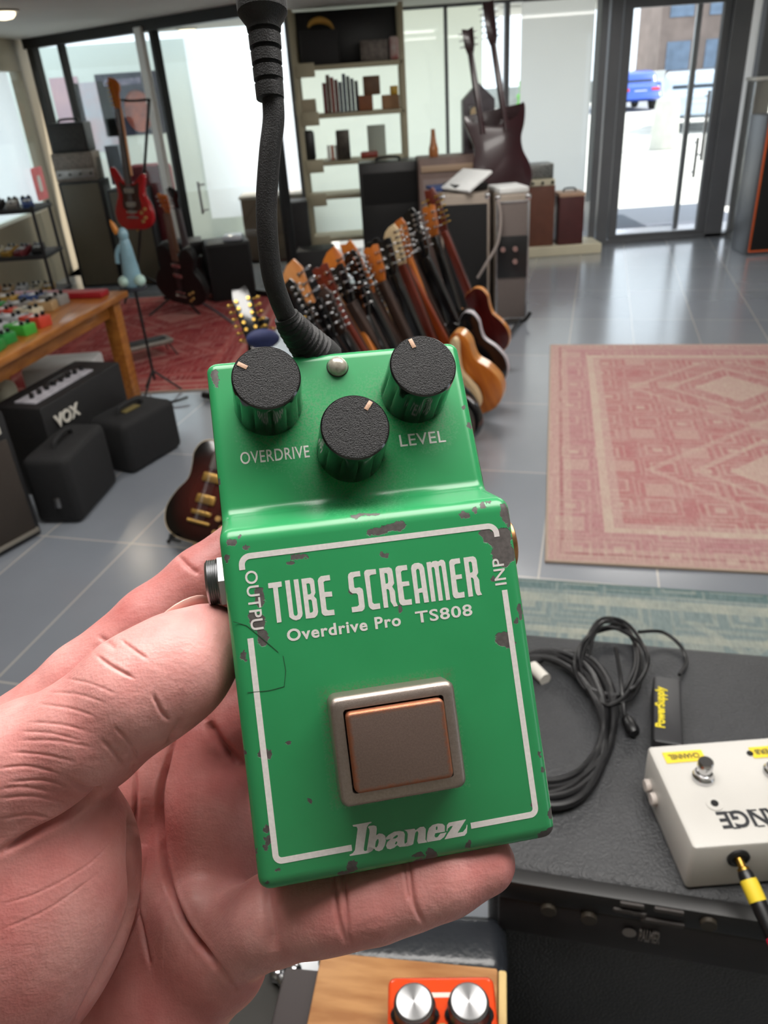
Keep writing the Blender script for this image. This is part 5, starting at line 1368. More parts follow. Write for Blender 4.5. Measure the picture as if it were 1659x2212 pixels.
bm = BM(); lathe(bm, [(.008, OZ), (.008, OZ + .005), (.006, OZ + .006), (.006, OZ + .014), (.005, OZ + .015)], 16, T(0, -.035, 0)); obj('footswitch', bm, CHROME, t)
# dark leather seat beyond it
SZ = 1.01
s0, s1 = at_z(700, 2085, SZ), at_z(1100, 2112, SZ); s2 = at_z(1100, 1968, SZ)
us = (s1 - s0).normalized(); ns = Vector((-us.y, us.x, 0)); sl = (s1 - s0).length + .01; sdp = (s2 - s1).dot(ns)
sc0 = s1 - us * sl / 2 + ns * sdp / 2
m_ = Matrix(((us.x, ns.x, 0, sc0.x), (us.y, ns.y, 0, sc0.y), (0, 0, 1, 0), (0, 0, 0, 1)))
t = thing('leather_stool', 'dark grey leather seat corner between the fingers and the orange pedal', 'stool', m_)
bm = BM(); box(bm, (0, 0, SZ - .03), (sl, sdp, .06), .016, seg=4); obj('cushion', bm, mat('shiny_black_leather', rgb(40, 43, 48), .24, var=.2, vscale=14, bump=.2, bscale=200), t)
bm = BM(); box(bm, (0, 0, (SZ - .06) / 2), (sl * .8, sdp * .7, SZ - .06), .01); obj('base', bm, BLACKPL, t)
# black flight case with chrome corner at the far left bottom
fa, fb = at_z(606, 2040, .93), at_z(652, 2215, .93)
fy = (fa - fb).normalized(); fx_v = Vector((fy.y, -fy.x, 0))
FM = Matrix(((fx_v.x, fy.x, 0, fb.x), (fx_v.y, fy.y, 0, fb.y), (0, 0, 1, 0), (0, 0, 0, 1)))
t = thing('flight_case', 'black flight case with chrome corner under the hand at the bottom', 'case', FM)
bm = BM(); box(bm, (-.125, -.02, .465), (.25, .36, .93), .006); obj('shell', bm, mat('dark_olive_vinyl', rgb(40, 38, 34), .5, var=.15, vscale=20), t)
fl = FM.inverted()
DST = mat('dull_steel', rgb(120, 122, 126), .4, .8)
bm = BM()
c0 = fl @ at_z(600, 2108, .935); c1 = fl @ at_z(636, 2100, .935)
box(bm, (c0.x + .004, (c0.y + .16) / 2, .934), (.008, .16 - c0.y, .012), .003); box(bm, (c1.x - .004, (c1.y + .16) / 2, .934), (.007, .16 - c1.y, .012), .003); obj('edge_rail', bm, DST, t)
bm = BM(); tube(bm, [(c0.x, c0.y, .938), (c0.x + .004, c0.y - .012, .940), ((c0.x + c1.x) / 2, c0.y - .014, .940), (c1.x - .004, c1.y - .006, .940)], .005, 10); bmesh.ops.create_uvsphere(bm, u_segments=14, v_segments=8, radius=.008, matrix=T(c1.x, c1.y, .938)); obj('latch', bm, CHROME, t)
bm = BM(); bmesh.ops.create_uvsphere(bm, u_segments=14, v_segments=8, radius=.008, matrix=T(c0.x, c0.y, .938)); obj('ball_corner', bm, CHROME, t)
# pale dome at the bottom edge
pd0 = at_z(1300, 2215, .80)
bm = BM(); bmesh.ops.create_uvsphere(bm, u_segments=32, v_segments=16, radius=1, matrix=Matrix.Diagonal((.047, .047, .042, 1)))
t = thing('domed_stand', 'pale grey-green dome showing at the bottom edge below the black amplifier', 'dome', T(pd0.x, pd0.y - .01, .765))
obj('dome', bm, mat('pale_sage_enamel', rgb(186, 196, 190), .3, coat=.4, var=.05, vscale=10), t)
bm = BM(); lathe(bm, [(.06, -.765), (.06, -.755), (.012, -.74), (.012, -.03)], 20); obj('stem', bm, STEEL, t)

# ================================================================== right edge: orange-trimmed amplifier and steel case
m_, w_ = spot(at_z(1608, 552, 0), (at_z(1608, 552, 0).x + .62, at_z(1608, 552, 0).y - .02, 0), .35)
ORT = mat('orange_tolex', rgb(214, 92, 36), .5, var=.08, vscale=20)
amp('guitar_amplifier', 'orange-trimmed amplifier with black grille at the right edge', m_, w_, .36, 1.22, body=mat('silver_edge_case', rgb(90, 92, 96), .4, .3), gz=(.03, .97), frame_m=ORT, corners=False, handle=False)
g = [o for o in COL.objects if o.name.startswith('piping')]
q0 = at_z(1570, 520, 0)
t = thing('display_column', 'tall silver and dark column between the door and the orange amplifier', 'column', T(q0.x + .14, q0.y + .10, 0))
bm = BM(); box(bm, (0, 0, .74), (.17, .2, 1.48), .01); obj('shaft', bm, mat('satin_silver', rgb(176, 176, 174), .25, .8, var=.1, vscale=4), t)
bm = BM(); box(bm, (0, 0, 1.495), (.19, .22, .03), .006); obj('cap', bm, WHITE, t)
bm = BM(); box(bm, (0, -.102, .25), (.15, .01, .5), .003); obj('dark_base', bm, mat('dark_glass', rgb(40, 44, 52), .1), t)
GLYPH_TITLE = [[[(-25.07, 27.52), (-21.98, 27.55), (-22.02, 26.36), (-22.97, 26.27), (-23.03, 18.28), (-24.08, 18.26), (-24.08, 26.33), (-25.11, 26.34)]], [[(-21.17, 27.6), (-20.07, 27.63), (-20.09, 19.8), (-19.94, 19.36), (-19.57, 19.26), (-19.27, 19.4), (-19.13, 19.8), (-19.18, 27.59), (-18.09, 27.59), (-18.03, 19.6), (-18.21, 19.01), (-18.75, 18.39), (-19.7, 18.2), (-20.54, 18.56), (-21.14, 19.19)]], [[(-17.39, 27.53), (-15.27, 27.54), (-14.72, 27.23), (-14.49, 26.73), (-14.53, 23.94), (-14.96, 23.18), (-14.46, 22.49), (-14.43, 19.53), (-14.75, 18.73), (-15.4, 18.23), (-17.42, 18.29)], [(-16.36, 26.29), (-15.76, 26.3), (-15.55, 26.02), (-15.5, 24.06), (-15.74, 23.76), (-16.33, 23.72)], [(-16.36, 22.54), (-15.72, 22.49), (-15.57, 22.13), (-15.53, 19.93), (-15.78, 19.55), (-16.36, 19.49)]], [[(-10.76, 27.6), (-10.75, 26.35), (-11.94, 26.34), (-12.36, 26.16), (-12.41, 23.79), (-10.72, 23.73), (-10.73, 22.55), (-12.39, 22.63), (-12.42, 19.76), (-12.11, 19.52), (-10.7, 19.5), (-10.72, 18.25), (-12.94, 18.32), (-13.41, 18.63), (-13.64, 19.09), (-13.66, 26.62), (-13.37, 27.17), (-12.81, 27.57)]], [[(-3.6, 27.61), (-3.59, 26.36), (-5.0, 26.39), (-5.34, 26.16), (-5.39, 24.0), (-5.13, 23.76), (-4.16, 23.83), (-3.57, 23.41), (-3.43, 22.88), (-3.48, 19.23), (-3.67, 18.66), (-4.24, 18.23), (-6.59, 18.26), (-6.6, 19.48), (-5.2, 19.49), (-4.78, 19.78), (-4.77, 22.12), (-5.06, 22.54), (-6.0, 22.63), (-6.52, 23.21), (-6.65, 23.99), (-6.55, 26.62), (-6.36, 27.2), (-5.8, 27.58)]], [[(0.17, 27.58), (0.15, 26.38), (-1.12, 26.34), (-1.49, 26.14), (-1.58, 19.91), (-1.23, 19.52), (0.12, 19.51), (0.09, 18.23), (-1.74, 18.22), (-2.29, 18.64), (-2.57, 19.19), (-2.68, 26.98), (-2.45, 27.46), (-1.99, 27.66)]], [[(0.99, 27.61), (3.39, 27.58), (3.94, 27.19), (4.07, 26.54), (4.12, 23.67), (3.53, 22.97), (4.03, 21.88), (3.97, 19.36), (4.26, 18.31), (3.33, 18.25), (3.0, 18.96), (2.71, 19.53), (2.72, 22.16), (2.47, 22.56), (2.08, 22.52), (2.01, 18.26), (0.94, 18.26)], [(2.08, 26.33), (2.58, 26.31), (2.8, 26.02), (2.78, 24.27), (2.58, 23.87), (2.1, 23.83)]], [[(7.66, 27.6), (7.67, 26.39), (6.46, 26.4), (6.04, 26.11), (5.98, 23.79), (7.66, 23.73), (7.69, 22.67), (6.05, 22.67), (6.04, 19.67), (6.35, 19.46), (7.74, 19.49), (7.69, 18.18), (5.41, 18.24), (4.95, 18.6), (4.69, 19.26), (4.8, 26.87), (5.04, 27.37), (5.55, 27.62)]], [[(8.57, 18.28), (8.56, 26.59), (8.86, 27.36), (9.57, 27.74), (10.54, 27.73), (11.35, 27.3), (11.71, 26.4), (11.79, 18.2), (10.66, 18.2), (10.55, 20.64), (9.69, 20.67), (9.64, 18.21)], [(9.7, 26.02), (10.03, 26.34), (10.34, 26.26), (10.51, 25.87), (10.56, 21.76), (9.6, 21.61)]], [[(12.43, 27.55), (13.47, 27.63), (13.58, 27.34), (14.02, 27.64), (14.79, 27.67), (15.3, 27.4), (16.01, 27.78), (16.64, 27.59), (16.96, 27.01), (16.96, 18.1), (15.97, 18.06), (15.93, 25.96), (15.78, 26.41), (15.32, 26.32), (15.21, 25.95), (15.22, 18.16), (14.19, 18.15), (14.2, 25.76), (14.05, 26.27), (13.61, 26.26), (13.46, 25.96), (13.44, 18.19), (12.39, 18.18)]], [[(20.6, 27.58), (20.6, 26.33), (19.43, 26.31), (19.07, 26.1), (19.07, 23.7), (20.55, 23.72), (20.53, 22.65), (19.03, 22.63), (19.04, 19.63), (19.41, 19.41), (20.61, 19.51), (20.55, 18.15), (18.36, 18.17), (17.9, 18.55), (17.71, 19.21), (17.91, 26.89), (18.14, 27.29), (18.57, 27.56)]], [[(21.55, 27.55), (23.93, 27.59), (24.44, 27.24), (24.67, 26.57), (24.64, 23.55), (24.14, 22.86), (24.62, 21.83), (24.5, 19.16), (24.85, 18.2), (23.8, 18.14), (23.43, 18.66), (23.29, 19.97), (23.32, 22.11), (23.04, 22.58), (22.68, 22.58), (22.62, 18.13), (21.48, 18.13)], [(22.64, 26.33), (23.14, 26.44), (23.39, 26.15), (23.39, 24.14), (23.17, 23.81), (22.67, 23.74)]]]
GLYPH_LOGO = [[[(-12.59, -29.39), (-8.31, -29.4), (-8.19, -29.59), (-8.91, -29.85), (-9.4, -30.38), (-10.77, -35.11), (-10.67, -35.48), (-10.29, -35.58), (-9.93, -35.35), (-9.64, -34.79), (-8.43, -35.18), (-8.87, -35.8), (-9.82, -36.12), (-14.03, -36.01), (-14.12, -35.76), (-13.34, -35.52), (-12.76, -34.93), (-11.57, -30.44), (-11.72, -29.92), (-12.51, -29.72)]], [[(-9.22, -30.41), (-8.78, -30.23), (-7.79, -30.31), (-7.25, -30.58), (-7.22, -31.2), (-7.55, -32.58), (-6.87, -32.27), (-6.08, -32.48), (-5.52, -33.07), (-5.48, -34.13), (-5.88, -35.11), (-6.54, -35.95), (-7.38, -36.15), (-8.06, -35.86), (-8.45, -35.35), (-8.87, -35.8), (-9.82, -36.12), (-10.03, -35.24), (-8.98, -31.76), (-8.92, -30.99)], [(-7.81, -33.89), (-7.39, -33.44), (-7.12, -33.49), (-7.18, -34.18), (-7.49, -34.91), (-7.9, -35.27), (-8.13, -34.97)]], [[(-5.49, -33.52), (-4.69, -32.96), (-3.35, -32.49), (-2.07, -32.54), (-1.2, -32.86), (-0.97, -33.43), (-1.33, -35.21), (-1.25, -35.54), (-0.93, -35.64), (-0.63, -35.43), (0.01, -36.15), (-0.73, -36.2), (-2.54, -36.05), (-3.06, -35.57), (-3.81, -36.0), (-4.75, -36.18), (-5.44, -35.89), (-5.61, -35.24), (-5.26, -34.52), (-4.27, -33.91), (-5.36, -33.94)], [(-3.9, -33.92), (-3.6, -33.67), (-2.91, -33.32), (-2.59, -33.41), (-2.69, -33.75), (-3.18, -34.01)], [(-3.51, -35.09), (-3.19, -34.71), (-2.97, -34.75), (-2.95, -35.01), (-3.18, -35.33), (-3.51, -35.35)]], [[(-1.01, -32.49), (1.4, -32.62), (1.63, -33.01), (2.71, -32.49), (3.62, -32.56), (4.0, -33.16), (3.6, -35.47), (3.96, -36.15), (1.85, -36.09), (1.66, -35.48), (2.17, -33.72), (2.05, -33.31), (1.77, -33.33), (1.45, -33.59), (0.68, -35.92), (0.19, -36.15), (-0.99, -36.06), (-1.2, -35.59), (-0.71, -35.32), (-0.3, -33.64), (-0.4, -33.01)]], [[(4.06, -36.13), (3.84, -35.69), (4.25, -34.08), (4.75, -33.11), (5.66, -32.56), (6.98, -32.44), (8.05, -32.71), (8.5, -33.23), (8.32, -34.53), (6.04, -34.49), (5.78, -35.06), (6.0, -35.45), (6.47, -35.45), (7.21, -34.78), (8.7, -34.77), (8.02, -35.63), (7.02, -36.16)], [(6.32, -33.83), (6.37, -33.22), (6.69, -32.92), (6.77, -33.38), (6.62, -33.79)]], [[(8.74, -34.48), (9.02, -33.15), (9.55, -32.7), (13.63, -32.67), (11.23, -35.34), (12.54, -35.32), (13.39, -34.62), (13.69, -33.87), (13.8, -33.98), (13.43, -35.69), (12.79, -36.2), (8.03, -36.22), (8.93, -35.08), (10.01, -34.03), (10.4, -33.56), (9.8, -33.55), (9.09, -33.96), (8.93, -34.46)]]]
CHIPS = [(30.96, 31.05, 3.04, 1.96), (31.59, 27.36, 2.39, 2.61), (27.94, 32.66, 1.3, 0.76), (33.46, 36.98, 0.98, 2.17), (33.94, 34.65, 0.54, 1.3), (23.34, 37.73, 0.98, 0.54), (26.09, 38.42, 0.43, 0.43), (28.33, 39.4, 0.54, 0.43), (30.07, 40.22, 0.65, 0.22), (5.71, 36.94, 2.39, 0.87), (1.69, 36.1, 2.17, 0.65), (-0.5, 40.68, 3.04, 0.22), (-19.44, 31.63, 0.65, 0.33), (-17.17, 32.64, 1.74, 0.33), (2.63, 30.57, 0.76, 0.43), (-32.34, 37.89, 0.98, 0.65), (-30.07, 39.23, 0.33, 0.33), (-29.03, 36.3, 0.43, 0.33), (-33.6, 34.19, 0.33, 0.65), (-27.42, 24.62, 0.87, 1.96), (-28.51, 18.91, 1.63, 1.52), (-27.73, 15.62, 0.98, 1.96), (-29.16, 20.59, 0.98, 0.65), (-32.48, 11.76, 0.54, 0.98), (28.62, 7.12, 1.74, 1.3), (29.79, 5.63, 1.09, 0.65), (33.85, 12.72, 0.54, 1.52), (32.32, 11.04, 0.54, 0.43), (-6.05, 23.27, 0.43, 0.65), (4.57, 17.49, 0.43, 0.76), (28.19, 21.63, 0.54, 0.33), (-30.07, -10.62, 1.2, 0.87), (-21.33, -22.5, 0.43, 0.33), (-24.85, -8.97, 0.33, 0.22), (-34.86, -9.85, 0.33, 0.65), (-31.87, -26.84, 0.43, 0.65), (-31.66, -29.42, 0.54, 0.76), (-32.44, -30.81, 0.43, 0.54), (-34.92, -31.78, 0.27, 0.54), (-13.82, -38.53, 0.98, 1.09), (-15.37, -39.89, 1.74, 0.43), (4.48, -39.46, 0.98, 1.3), (2.49, -40.45, 1.96, 0.54), (1.41, -38.8, 1.09, 0.43), (13.68, -38.37, 0.33, 0.87), (14.1, -40.87, 1.52, 0.33), (32.77, -39.73, 1.96, 0.98), (30.37, -32.14, 0.54, 0.43), (33.59, -20.7, 0.33, 0.54), (34.03, -24.67, 0.33, 0.43), (34.27, -35.17, 0.43, 1.09), (-32.92, -38.41, 0.22, 0.43), (-30.4, -36.24, 0.33, 0.22), (-32.77, 83.75, 0.85, 2.07), (33.42, 68.48, 0.37, 0.37), (33.7, 63.02, 0.49, 0.61), (-34.73, 55.46, 0.37, 0.73)]

# ================================================================== the green effects pedal held up to the camera
# its pose, solved from the printed border of the treadle face (millimetres, camera axes)
_PR = Matrix(((0.98213803, -0.12911651, 0.13687155), (-0.11732735, -0.98891625, -0.09098868), (0.14710264, 0.07330466, -0.98640116)))
_PT = Vector((1.4158195, 40.7163536, 179.0699948))
PEDAL_M = T(*CPOS) @ CM.to_4x4() @ Matrix.Scale(0.001, 4) @ T(*_PT) @ _PR.to_4x4()
SL = 0.188                                              # slope of the control panel against the treadle face
def panel_z(y):
    return -18.3 - SL * (y - 44.5)
PN = Vector((0, SL, 1)).normalized()

def pedal_paint():
    m = bpy.data.materials.new('chipped_green_enamel')
    m.use_nodes = True
    nt = m.node_tree; N, L = nt.nodes, nt.links
    P = N['Principled BSDF']
    tc = N.new('ShaderNodeTexCoord')
    nz = N.new('ShaderNodeTexNoise'); nz.inputs['Scale'].default_value = 0.42; nz.inputs['Detail'].default_value = 5; nz.inputs['Roughness'].default_value = 0.7
    L.new(tc.outputs['Object'], nz.inputs['Vector'])
    ds = N.new('ShaderNodeVectorMath'); ds.operation = 'MULTIPLY_ADD'
    ds.inputs[1].default_value = (3.4, 3.4, 0); ds.inputs[2].default_value = (-1.7, -1.7, 0)
    L.new(nz.outputs['Color'], ds.inputs[0])
    ps = N.new('ShaderNodeVectorMath'); ps.operation = 'ADD'
    L.new(tc.outputs['Object'], ps.inputs[0]); L.new(ds.outputs[0], ps.inputs[1])
    sp = N.new('ShaderNodeVectorMath'); sp.operation = 'MULTIPLY'; sp.inputs[1].default_value = (1, 1, 0)
    L.new(ps.outputs[0], sp.inputs[0])
    prev = None
    for (cx, cy, rx, ry) in CHIPS:
        a = N.new('ShaderNodeVectorMath'); a.operation = 'MULTIPLY_ADD'
        a.inputs[1].default_value = (1 / (rx * 1.2 + .15), 1 / (ry * 1.2 + .15), 0); a.inputs[2].default_value = (-cx / (rx * 1.2 + .15), -cy / (ry * 1.2 + .15), 0)
        L.new(sp.outputs[0], a.inputs[0])
        l = N.new('ShaderNodeVectorMath'); l.operation = 'LENGTH'
        L.new(a.outputs[0], l.inputs[0])
        if prev is None:
            prev = l.outputs['Value']
        else:
            mn = N.new('ShaderNodeMath'); mn.operation = 'MINIMUM'
            L.new(prev, mn.inputs[0]); L.new(l.outputs['Value'], mn.inputs[1])
            prev = mn.outputs[0]
    rp = N.new('ShaderNodeValToRGB')
    rp.color_ramp.elements[0].position = 0.93; rp.color_ramp.elements[0].color = (1, 1, 1, 1)
    rp.color_ramp.elements[1].position = 1.0; rp.color_ramp.elements[1].color = (0, 0, 0, 1)
    L.new(prev, rp.inputs[0])
    # broad tone variation of the enamel
    n2 = N.new('ShaderNodeTexNoise'); n2.inputs['Scale'].default_value = 0.05; n2.inputs['Detail'].default_value = 2
    L.new(tc.outputs['Object'], n2.inputs['Vector'])
    g = N.new('ShaderNodeMixRGB'); g.inputs[1].default_value = (0.022, 0.235, 0.078, 1); g.inputs[2].default_value = (0.032, 0.29, 0.105, 1)
    L.new(n2.outputs['Fac'], g.inputs[0])
    # grime gathered round the knobs and the footswitch
    gm = None
    for (cx, cy, rr) in [(-9, 68, 12), (0, 56, 15), (12, 70, 11), (-19, 66, 9), (0, 48, 9), (22, 65, 8)]:
        a = N.new('ShaderNodeVectorMath'); a.operation = 'MULTIPLY_ADD'
        a.inputs[1].default_value = (1 / rr, 1 / rr, 0); a.inputs[2].default_value = (-cx / rr, -cy / rr, 0)
        L.new(tc.outputs['Object'], a.inputs[0])
        l = N.new('ShaderNodeVectorMath'); l.operation = 'LENGTH'; L.new(a.outputs[0], l.inputs[0])
        if gm is None:
            gm = l.outputs['Value']
        else:
            mn = N.new('ShaderNodeMath'); mn.operation = 'MINIMUM'; L.new(gm, mn.inputs[0]); L.new(l.outputs['Value'], mn.inputs[1]); gm = mn.outputs[0]
    inv = N.new('ShaderNodeMapRange'); inv.inputs['From Min'].default_value = 0.3; inv.inputs['From Max'].default_value = 1.25; inv.inputs['To Min'].default_value = 1; inv.inputs['To Max'].default_value = 0
    L.new(gm, inv.inputs['Value'])
    # fuzz round the switch housing: distance to its rectangle
    sx = N.new('ShaderNodeSeparateXYZ'); L.new(tc.outputs['Object'], sx.inputs[0])
    def mth(op, a, b=None):
        q = N.new('ShaderNodeMath'); q.operation = op
        for i, v in enumerate((a, b)):
            if v is None: continue
            if isinstance(v, (int, float)): q.inputs[i].default_value = v
            else: L.new(v, q.inputs[i])
        return q.outputs[0]
    dx = mth('SUBTRACT', mth('ABSOLUTE', mth('ADD', sx.outputs[0], 0.7)), 14.4)
    dy = mth('SUBTRACT', mth('ABSOLUTE', mth('ADD', sx.outputs[1], 11.5)), 12.0)
    dm = mth('MAXIMUM', dx, dy)
    sw = N.new('ShaderNodeMapRange'); sw.inputs['From Min'].default_value = 0.2; sw.inputs['From Max'].default_value = 2.2; sw.inputs['To Min'].default_value = 1.0; sw.inputs['To Max'].default_value = 0
    L.new(dm, sw.inputs['Value'])
    n3 = N.new('ShaderNodeTexNoise'); n3.inputs['Scale'].default_value = 1.7; n3.inputs['Detail'].default_value = 6; n3.inputs['Roughness'].default_value = 0.75
    L.new(tc.outputs['Object'], n3.inputs['Vector'])
    nr = N.new('ShaderNodeMapRange'); nr.inputs['From Min'].default_value = 0.47; nr.inputs['From Max'].default_value = 0.66
    L.new(n3.outputs['Fac'], nr.inputs['Value'])
    gr = mth('MULTIPLY', mth('MAXIMUM', mth('MULTIPLY', inv.outputs[0], 0.6), sw.outputs[0]), nr.outputs[0])
    g2 = N.new('ShaderNodeMixRGB'); g2.inputs[2].default_value = (0.13, 0.105, 0.06, 1)
    L.new(gr, g2.inputs[0]); L.new(g.outputs[0], g2.inputs[1])
    # bare metal in the chips
    n4 = N.new('ShaderNodeTexNoise'); n4.inputs['Scale'].default_value = 0.9; n4.inputs['Detail'].default_value = 4
    L.new(tc.outputs['Object'], n4.inputs['Vector'])
    cm = N.new('ShaderNodeMixRGB'); cm.inputs[1].default_value = (0.03, 0.026, 0.025, 1); cm.inputs[2].default_value = (0.13, 0.112, 0.108, 1)
    L.new(n4.outputs['Fac'], cm.inputs[0])
    fin = N.new('ShaderNodeMixRGB')
    L.new(rp.outputs[0], fin.inputs[0]); L.new(g2.outputs[0], fin.inputs[1]); L.new(cm.outputs[0], fin.inputs[2])
    L.new(fin.outputs[0], P.inputs['Base Color'])
    rg = N.new('ShaderNodeMixRGB'); rg.inputs[1].default_value = (.26, .26, .26, 1); rg.inputs[2].default_value = (.6, .6, .6, 1)
    mx = mth('MAXIMUM', rp.outputs[0], gr)
    L.new(mx, rg.inputs[0]); L.new(rg.outputs[0], P.inputs['Roughness'])
    bp = N.new('ShaderNodeBump'); bp.inputs['Strength'].default_value = 0.5; bp.inputs['Distance'].default_value = 0.25; bp.invert = True
    L.new(rp.outputs[0], bp.inputs['Height']); L.new(bp.outputs[0], P.inputs['Normal'])
    return m

pedal = thing('effects_pedal', 'worn green overdrive pedal with three black knobs held up in the hand', 'effects pedal', PEDAL_M)

def fillet(P, radii, seg=6):
    """round the corners of a 2-D polyline loop"""
    out = []
    n = len(P)
    for i in range(n):
        a, b, c = Vector(P[i - 1]), Vector(P[i]), Vector(P[(i + 1) % n])
        r = radii[i]
        u, v = (a - b).normalized(), (c - b).normalized()
        ang = u.angle(v)
        t = r / math.tan(ang / 2)
        t = min(t, (a - b).length * 0.48, (c - b).length * 0.48)
        r = t * math.tan(ang / 2)
        p, q = b + u * t, b + v * t
        o = b + (u + v).normalized() * (r / math.sin(ang / 2))
        a0 = math.atan2(p.y - o.y, p.x - o.x); a1 = math.atan2(q.y - o.y, q.x - o.x)
        d = (a1 - a0 + math.pi) % (2 * math.pi) - math.pi
        for k in range(seg + 1):
            w = a0 + d * k / seg
            out.append((o.x + r * math.cos(w), o.y + r * math.sin(w)))
    return out
THK = 24.0
prof = [(-41, 0), (-41, panel_z(-41) - THK), (88.3, panel_z(88.3) - THK), (88.3, panel_z(88.3)), (45.6, panel_z(45.6)), (40.6, 0)]
prof = fillet(prof, [3.6, 1.2, 1.2, 3.0, 4.0, 4.2])
bm = BM()
RE, W2, SEG = 3.0, 35.0, 6
layers = []
for k in range(SEG + 1):
    a = math.pi / 2 * k / SEG
    layers.append((RE * 0.8 * (1 - math.sin(a)), -W2 + RE * (1 - math.cos(a))))
layers += [(i, -x) for i, x in reversed(layers)]
P0 = prof if area2(prof) > 0 else prof[::-1]
rings = []
for ins, x in layers:
    Q = offset_poly(P0, ins) if ins > 0 else P0
    rings.append([bm.verts.new((x, y, z)) for y, z in Q])
for a, b in zip(rings, rings[1:]):
    for k in range(len(P0)):
        bm.faces.new((a[k], a[(k + 1) % len(P0)], b[(k + 1) % len(P0)], b[k]))
fs = [bm.faces.new(rings[0]), bm.faces.new(rings[-1])]
bmesh.ops.triangulate(bm, faces=fs)
enamel = pedal_paint()
obj('housing', bm, enamel, pedal, ang=55)

WHITEINK = mat('white_print', rgb(222, 216, 214), 0.45, var=0.1, vscale=1.2)
# border line of the treadle face
def stroke(path, w):
    L_, R_ = [], []
    for i, p in enumerate(path):
        a = Vector(path[max(i - 1, 0)]); b = Vector(path[min(i + 1, len(path) - 1)])
        t = (b - a).normalized(); nn = Vector((-t.y, t.x))
        L_.append(tuple(Vector(p) + nn * w / 2)); R_.append(tuple(Vector(p) - nn * w / 2))
    return L_ + R_[::-1]
BW, BH, CR = 30.5, 34.3, 2.0
border = []
border.append([stroke([(-BW, 31.3)] + arc(-BW + CR, BH - CR, CR, 180, 90) + arc(BW - CR, BH - CR, CR, 90, 0)[:-1] + [(BW, 31.5)], 1.35)])
border.append([stroke([(-BW, 15.6)] + arc(-BW + 1.4, -BH + 1.4, 1.4, 180, 270) + [(-13.4, -BH)], 1.35)])
border.append([stroke([(14.6, -BH)] + arc(BW - 1.4, -BH + 1.4, 1.4, 270, 360) + [(BW, 18.6)], 1.35)])
FZ = 0.05
obj('border_print', poly_bm(border, FZ), WHITEINK, pedal, smooth=False)
obj('title_print', poly_bm(GLYPH_TITLE, FZ), WHITEINK, pedal, smooth=False)
obj('logo_print', poly_bm(GLYPH_LOGO, FZ), WHITEINK, pedal, smooth=False)
def put_text(name, body, x0, y0, x1, cap, Mx=None, bold=0.03, space=1.05):
    """lettering fitted to run from x0 to x1 with the given capital height"""
    b = text_bm(body, cap / 0.73, bold=bold, space=space, extrude=0.02)
    xs = [v.co.x for v in b.verts]
    k = (x1 - x0) / (max(xs) - min(xs))
    bmesh.ops.transform(b, matrix=Matrix.Diagonal((k, 1, 1, 1)) @ T(-min(xs), 0, 0), verts=b.verts)
    bmesh.ops.transform(b, matrix=(Mx or Matrix.Identity(4)) @ T(x0, y0, FZ), verts=b.verts)
    return obj(name, b, WHITEINK, pedal, smooth=False)
put_text('model_print', 'Overdrive Pro', -22.2, 13.75, 4.5, 2.75, bold=0.10, space=1.12)
put_text('model_print', 'TS808', 8.1, 13.75, 21.9, 2.75, bold=0.07, space=1.1)
put_text('jack_print', 'OUTPU', 0, 0, 13.6, 2.9, Mx=T(-30.0, 30.9, 0) @ R('Z', -90), bold=0.05)
put_text('jack_print', 'INP', 0, 0, 6.4, 2.9, Mx=T(31.2, 19.9, 0) @ R('Z', 90), bold=0.05)
PM = Matrix.Identity(4)                                  # the sloping control panel
PM = T(0, 44.5, -18.3) @ Matrix.Rotation(-math.atan(SL), 4, 'X')
ks = math.hypot(1, SL)
put_text('knob_print', 'OVERDRIVE', -28.6, (59.0 - 44.5) * ks, -10.6, 3.5, Mx=PM @ T(0, 0, 0), bold=0.03)
put_text('knob_print', 'LEVEL', 13.8, (59.2 - 44.5) * ks, 26.4, 3.5, Mx=PM, bold=0.03)

# edge of an old strip of tape on the left of the face
tp = [[stroke([(-33.9, 19.9), (-31.0, 18.6), (-28.2, 15.6), (-24.6, 11.6)], 0.16)], [stroke([(-23.6, 10.6), (-23.4, 7.2), (-24.2, 3.7), (-27.6, 3.3), (-32.6, 3.6)], 0.14)]]
obj('tape_edge', poly_bm(tp, FZ, 0.03), mat('dark_tape_edge', rgb(30, 74, 46), .5), pedal, smooth=False)
# knobs
KT = mat('worn_knob_cap', rgb(52, 51, 54), 0.62, var=0.45, vscale=3.5, bump=1.0, bscale=3.2)
KT.node_tree.nodes['Bump'].inputs['Distance'].default_value = 0.17
KB = mat('glossy_knob_skirt', rgb(14, 14, 16), 0.12, coat=0.4)
KI = mat('tan_pointer', rgb(196, 158, 132), 0.5, var=0.2, vscale=2)
def knob(x, y, ang):
    base = PM @ T(x, (y - 44.5) * ks, 0)
    bm = BM()
    def flute(a, i):
        if 1 <= i <= 4:
            s = abs(math.sin(a * 6))
            return 1 - 0.055 * max(0, (0.55 - s)) / 0.55
        return 1
    lathe(bm, [(8.9, 0.2), (9.1, 1.5), (8.95, 4), (8.75, 10), (8.65, 15.0), (8.6, 15.6), (8.5, 16.6), (8.1, 17.0)], 96, base, flute)
    k = obj('knob', bm, KB, pedal, ang=35)
    bm = BM()
    lathe(bm, [(8.12, 16.9), (8.15, 17.05), (7.9, 17.15)], 64, base)
    obj('knob_cap', bm, KT, k)
    bm = BM()
    box(bm, (0, 6.5, 17.2), (1.1, 2.6, 0.2), 0.05, base @ R('Z', ang))
    obj('pointer', bm, KI, k)
    bm = BM()
    cyl(bm, 3.0, -2, 0.6, 16, base)
    obj('knob_shaft', bm, BLACKPL, k)
knob(-19.7, 74.6, 57)
knob(0.25, 59.5, -38)
knob(19.8, 73.9, 17)

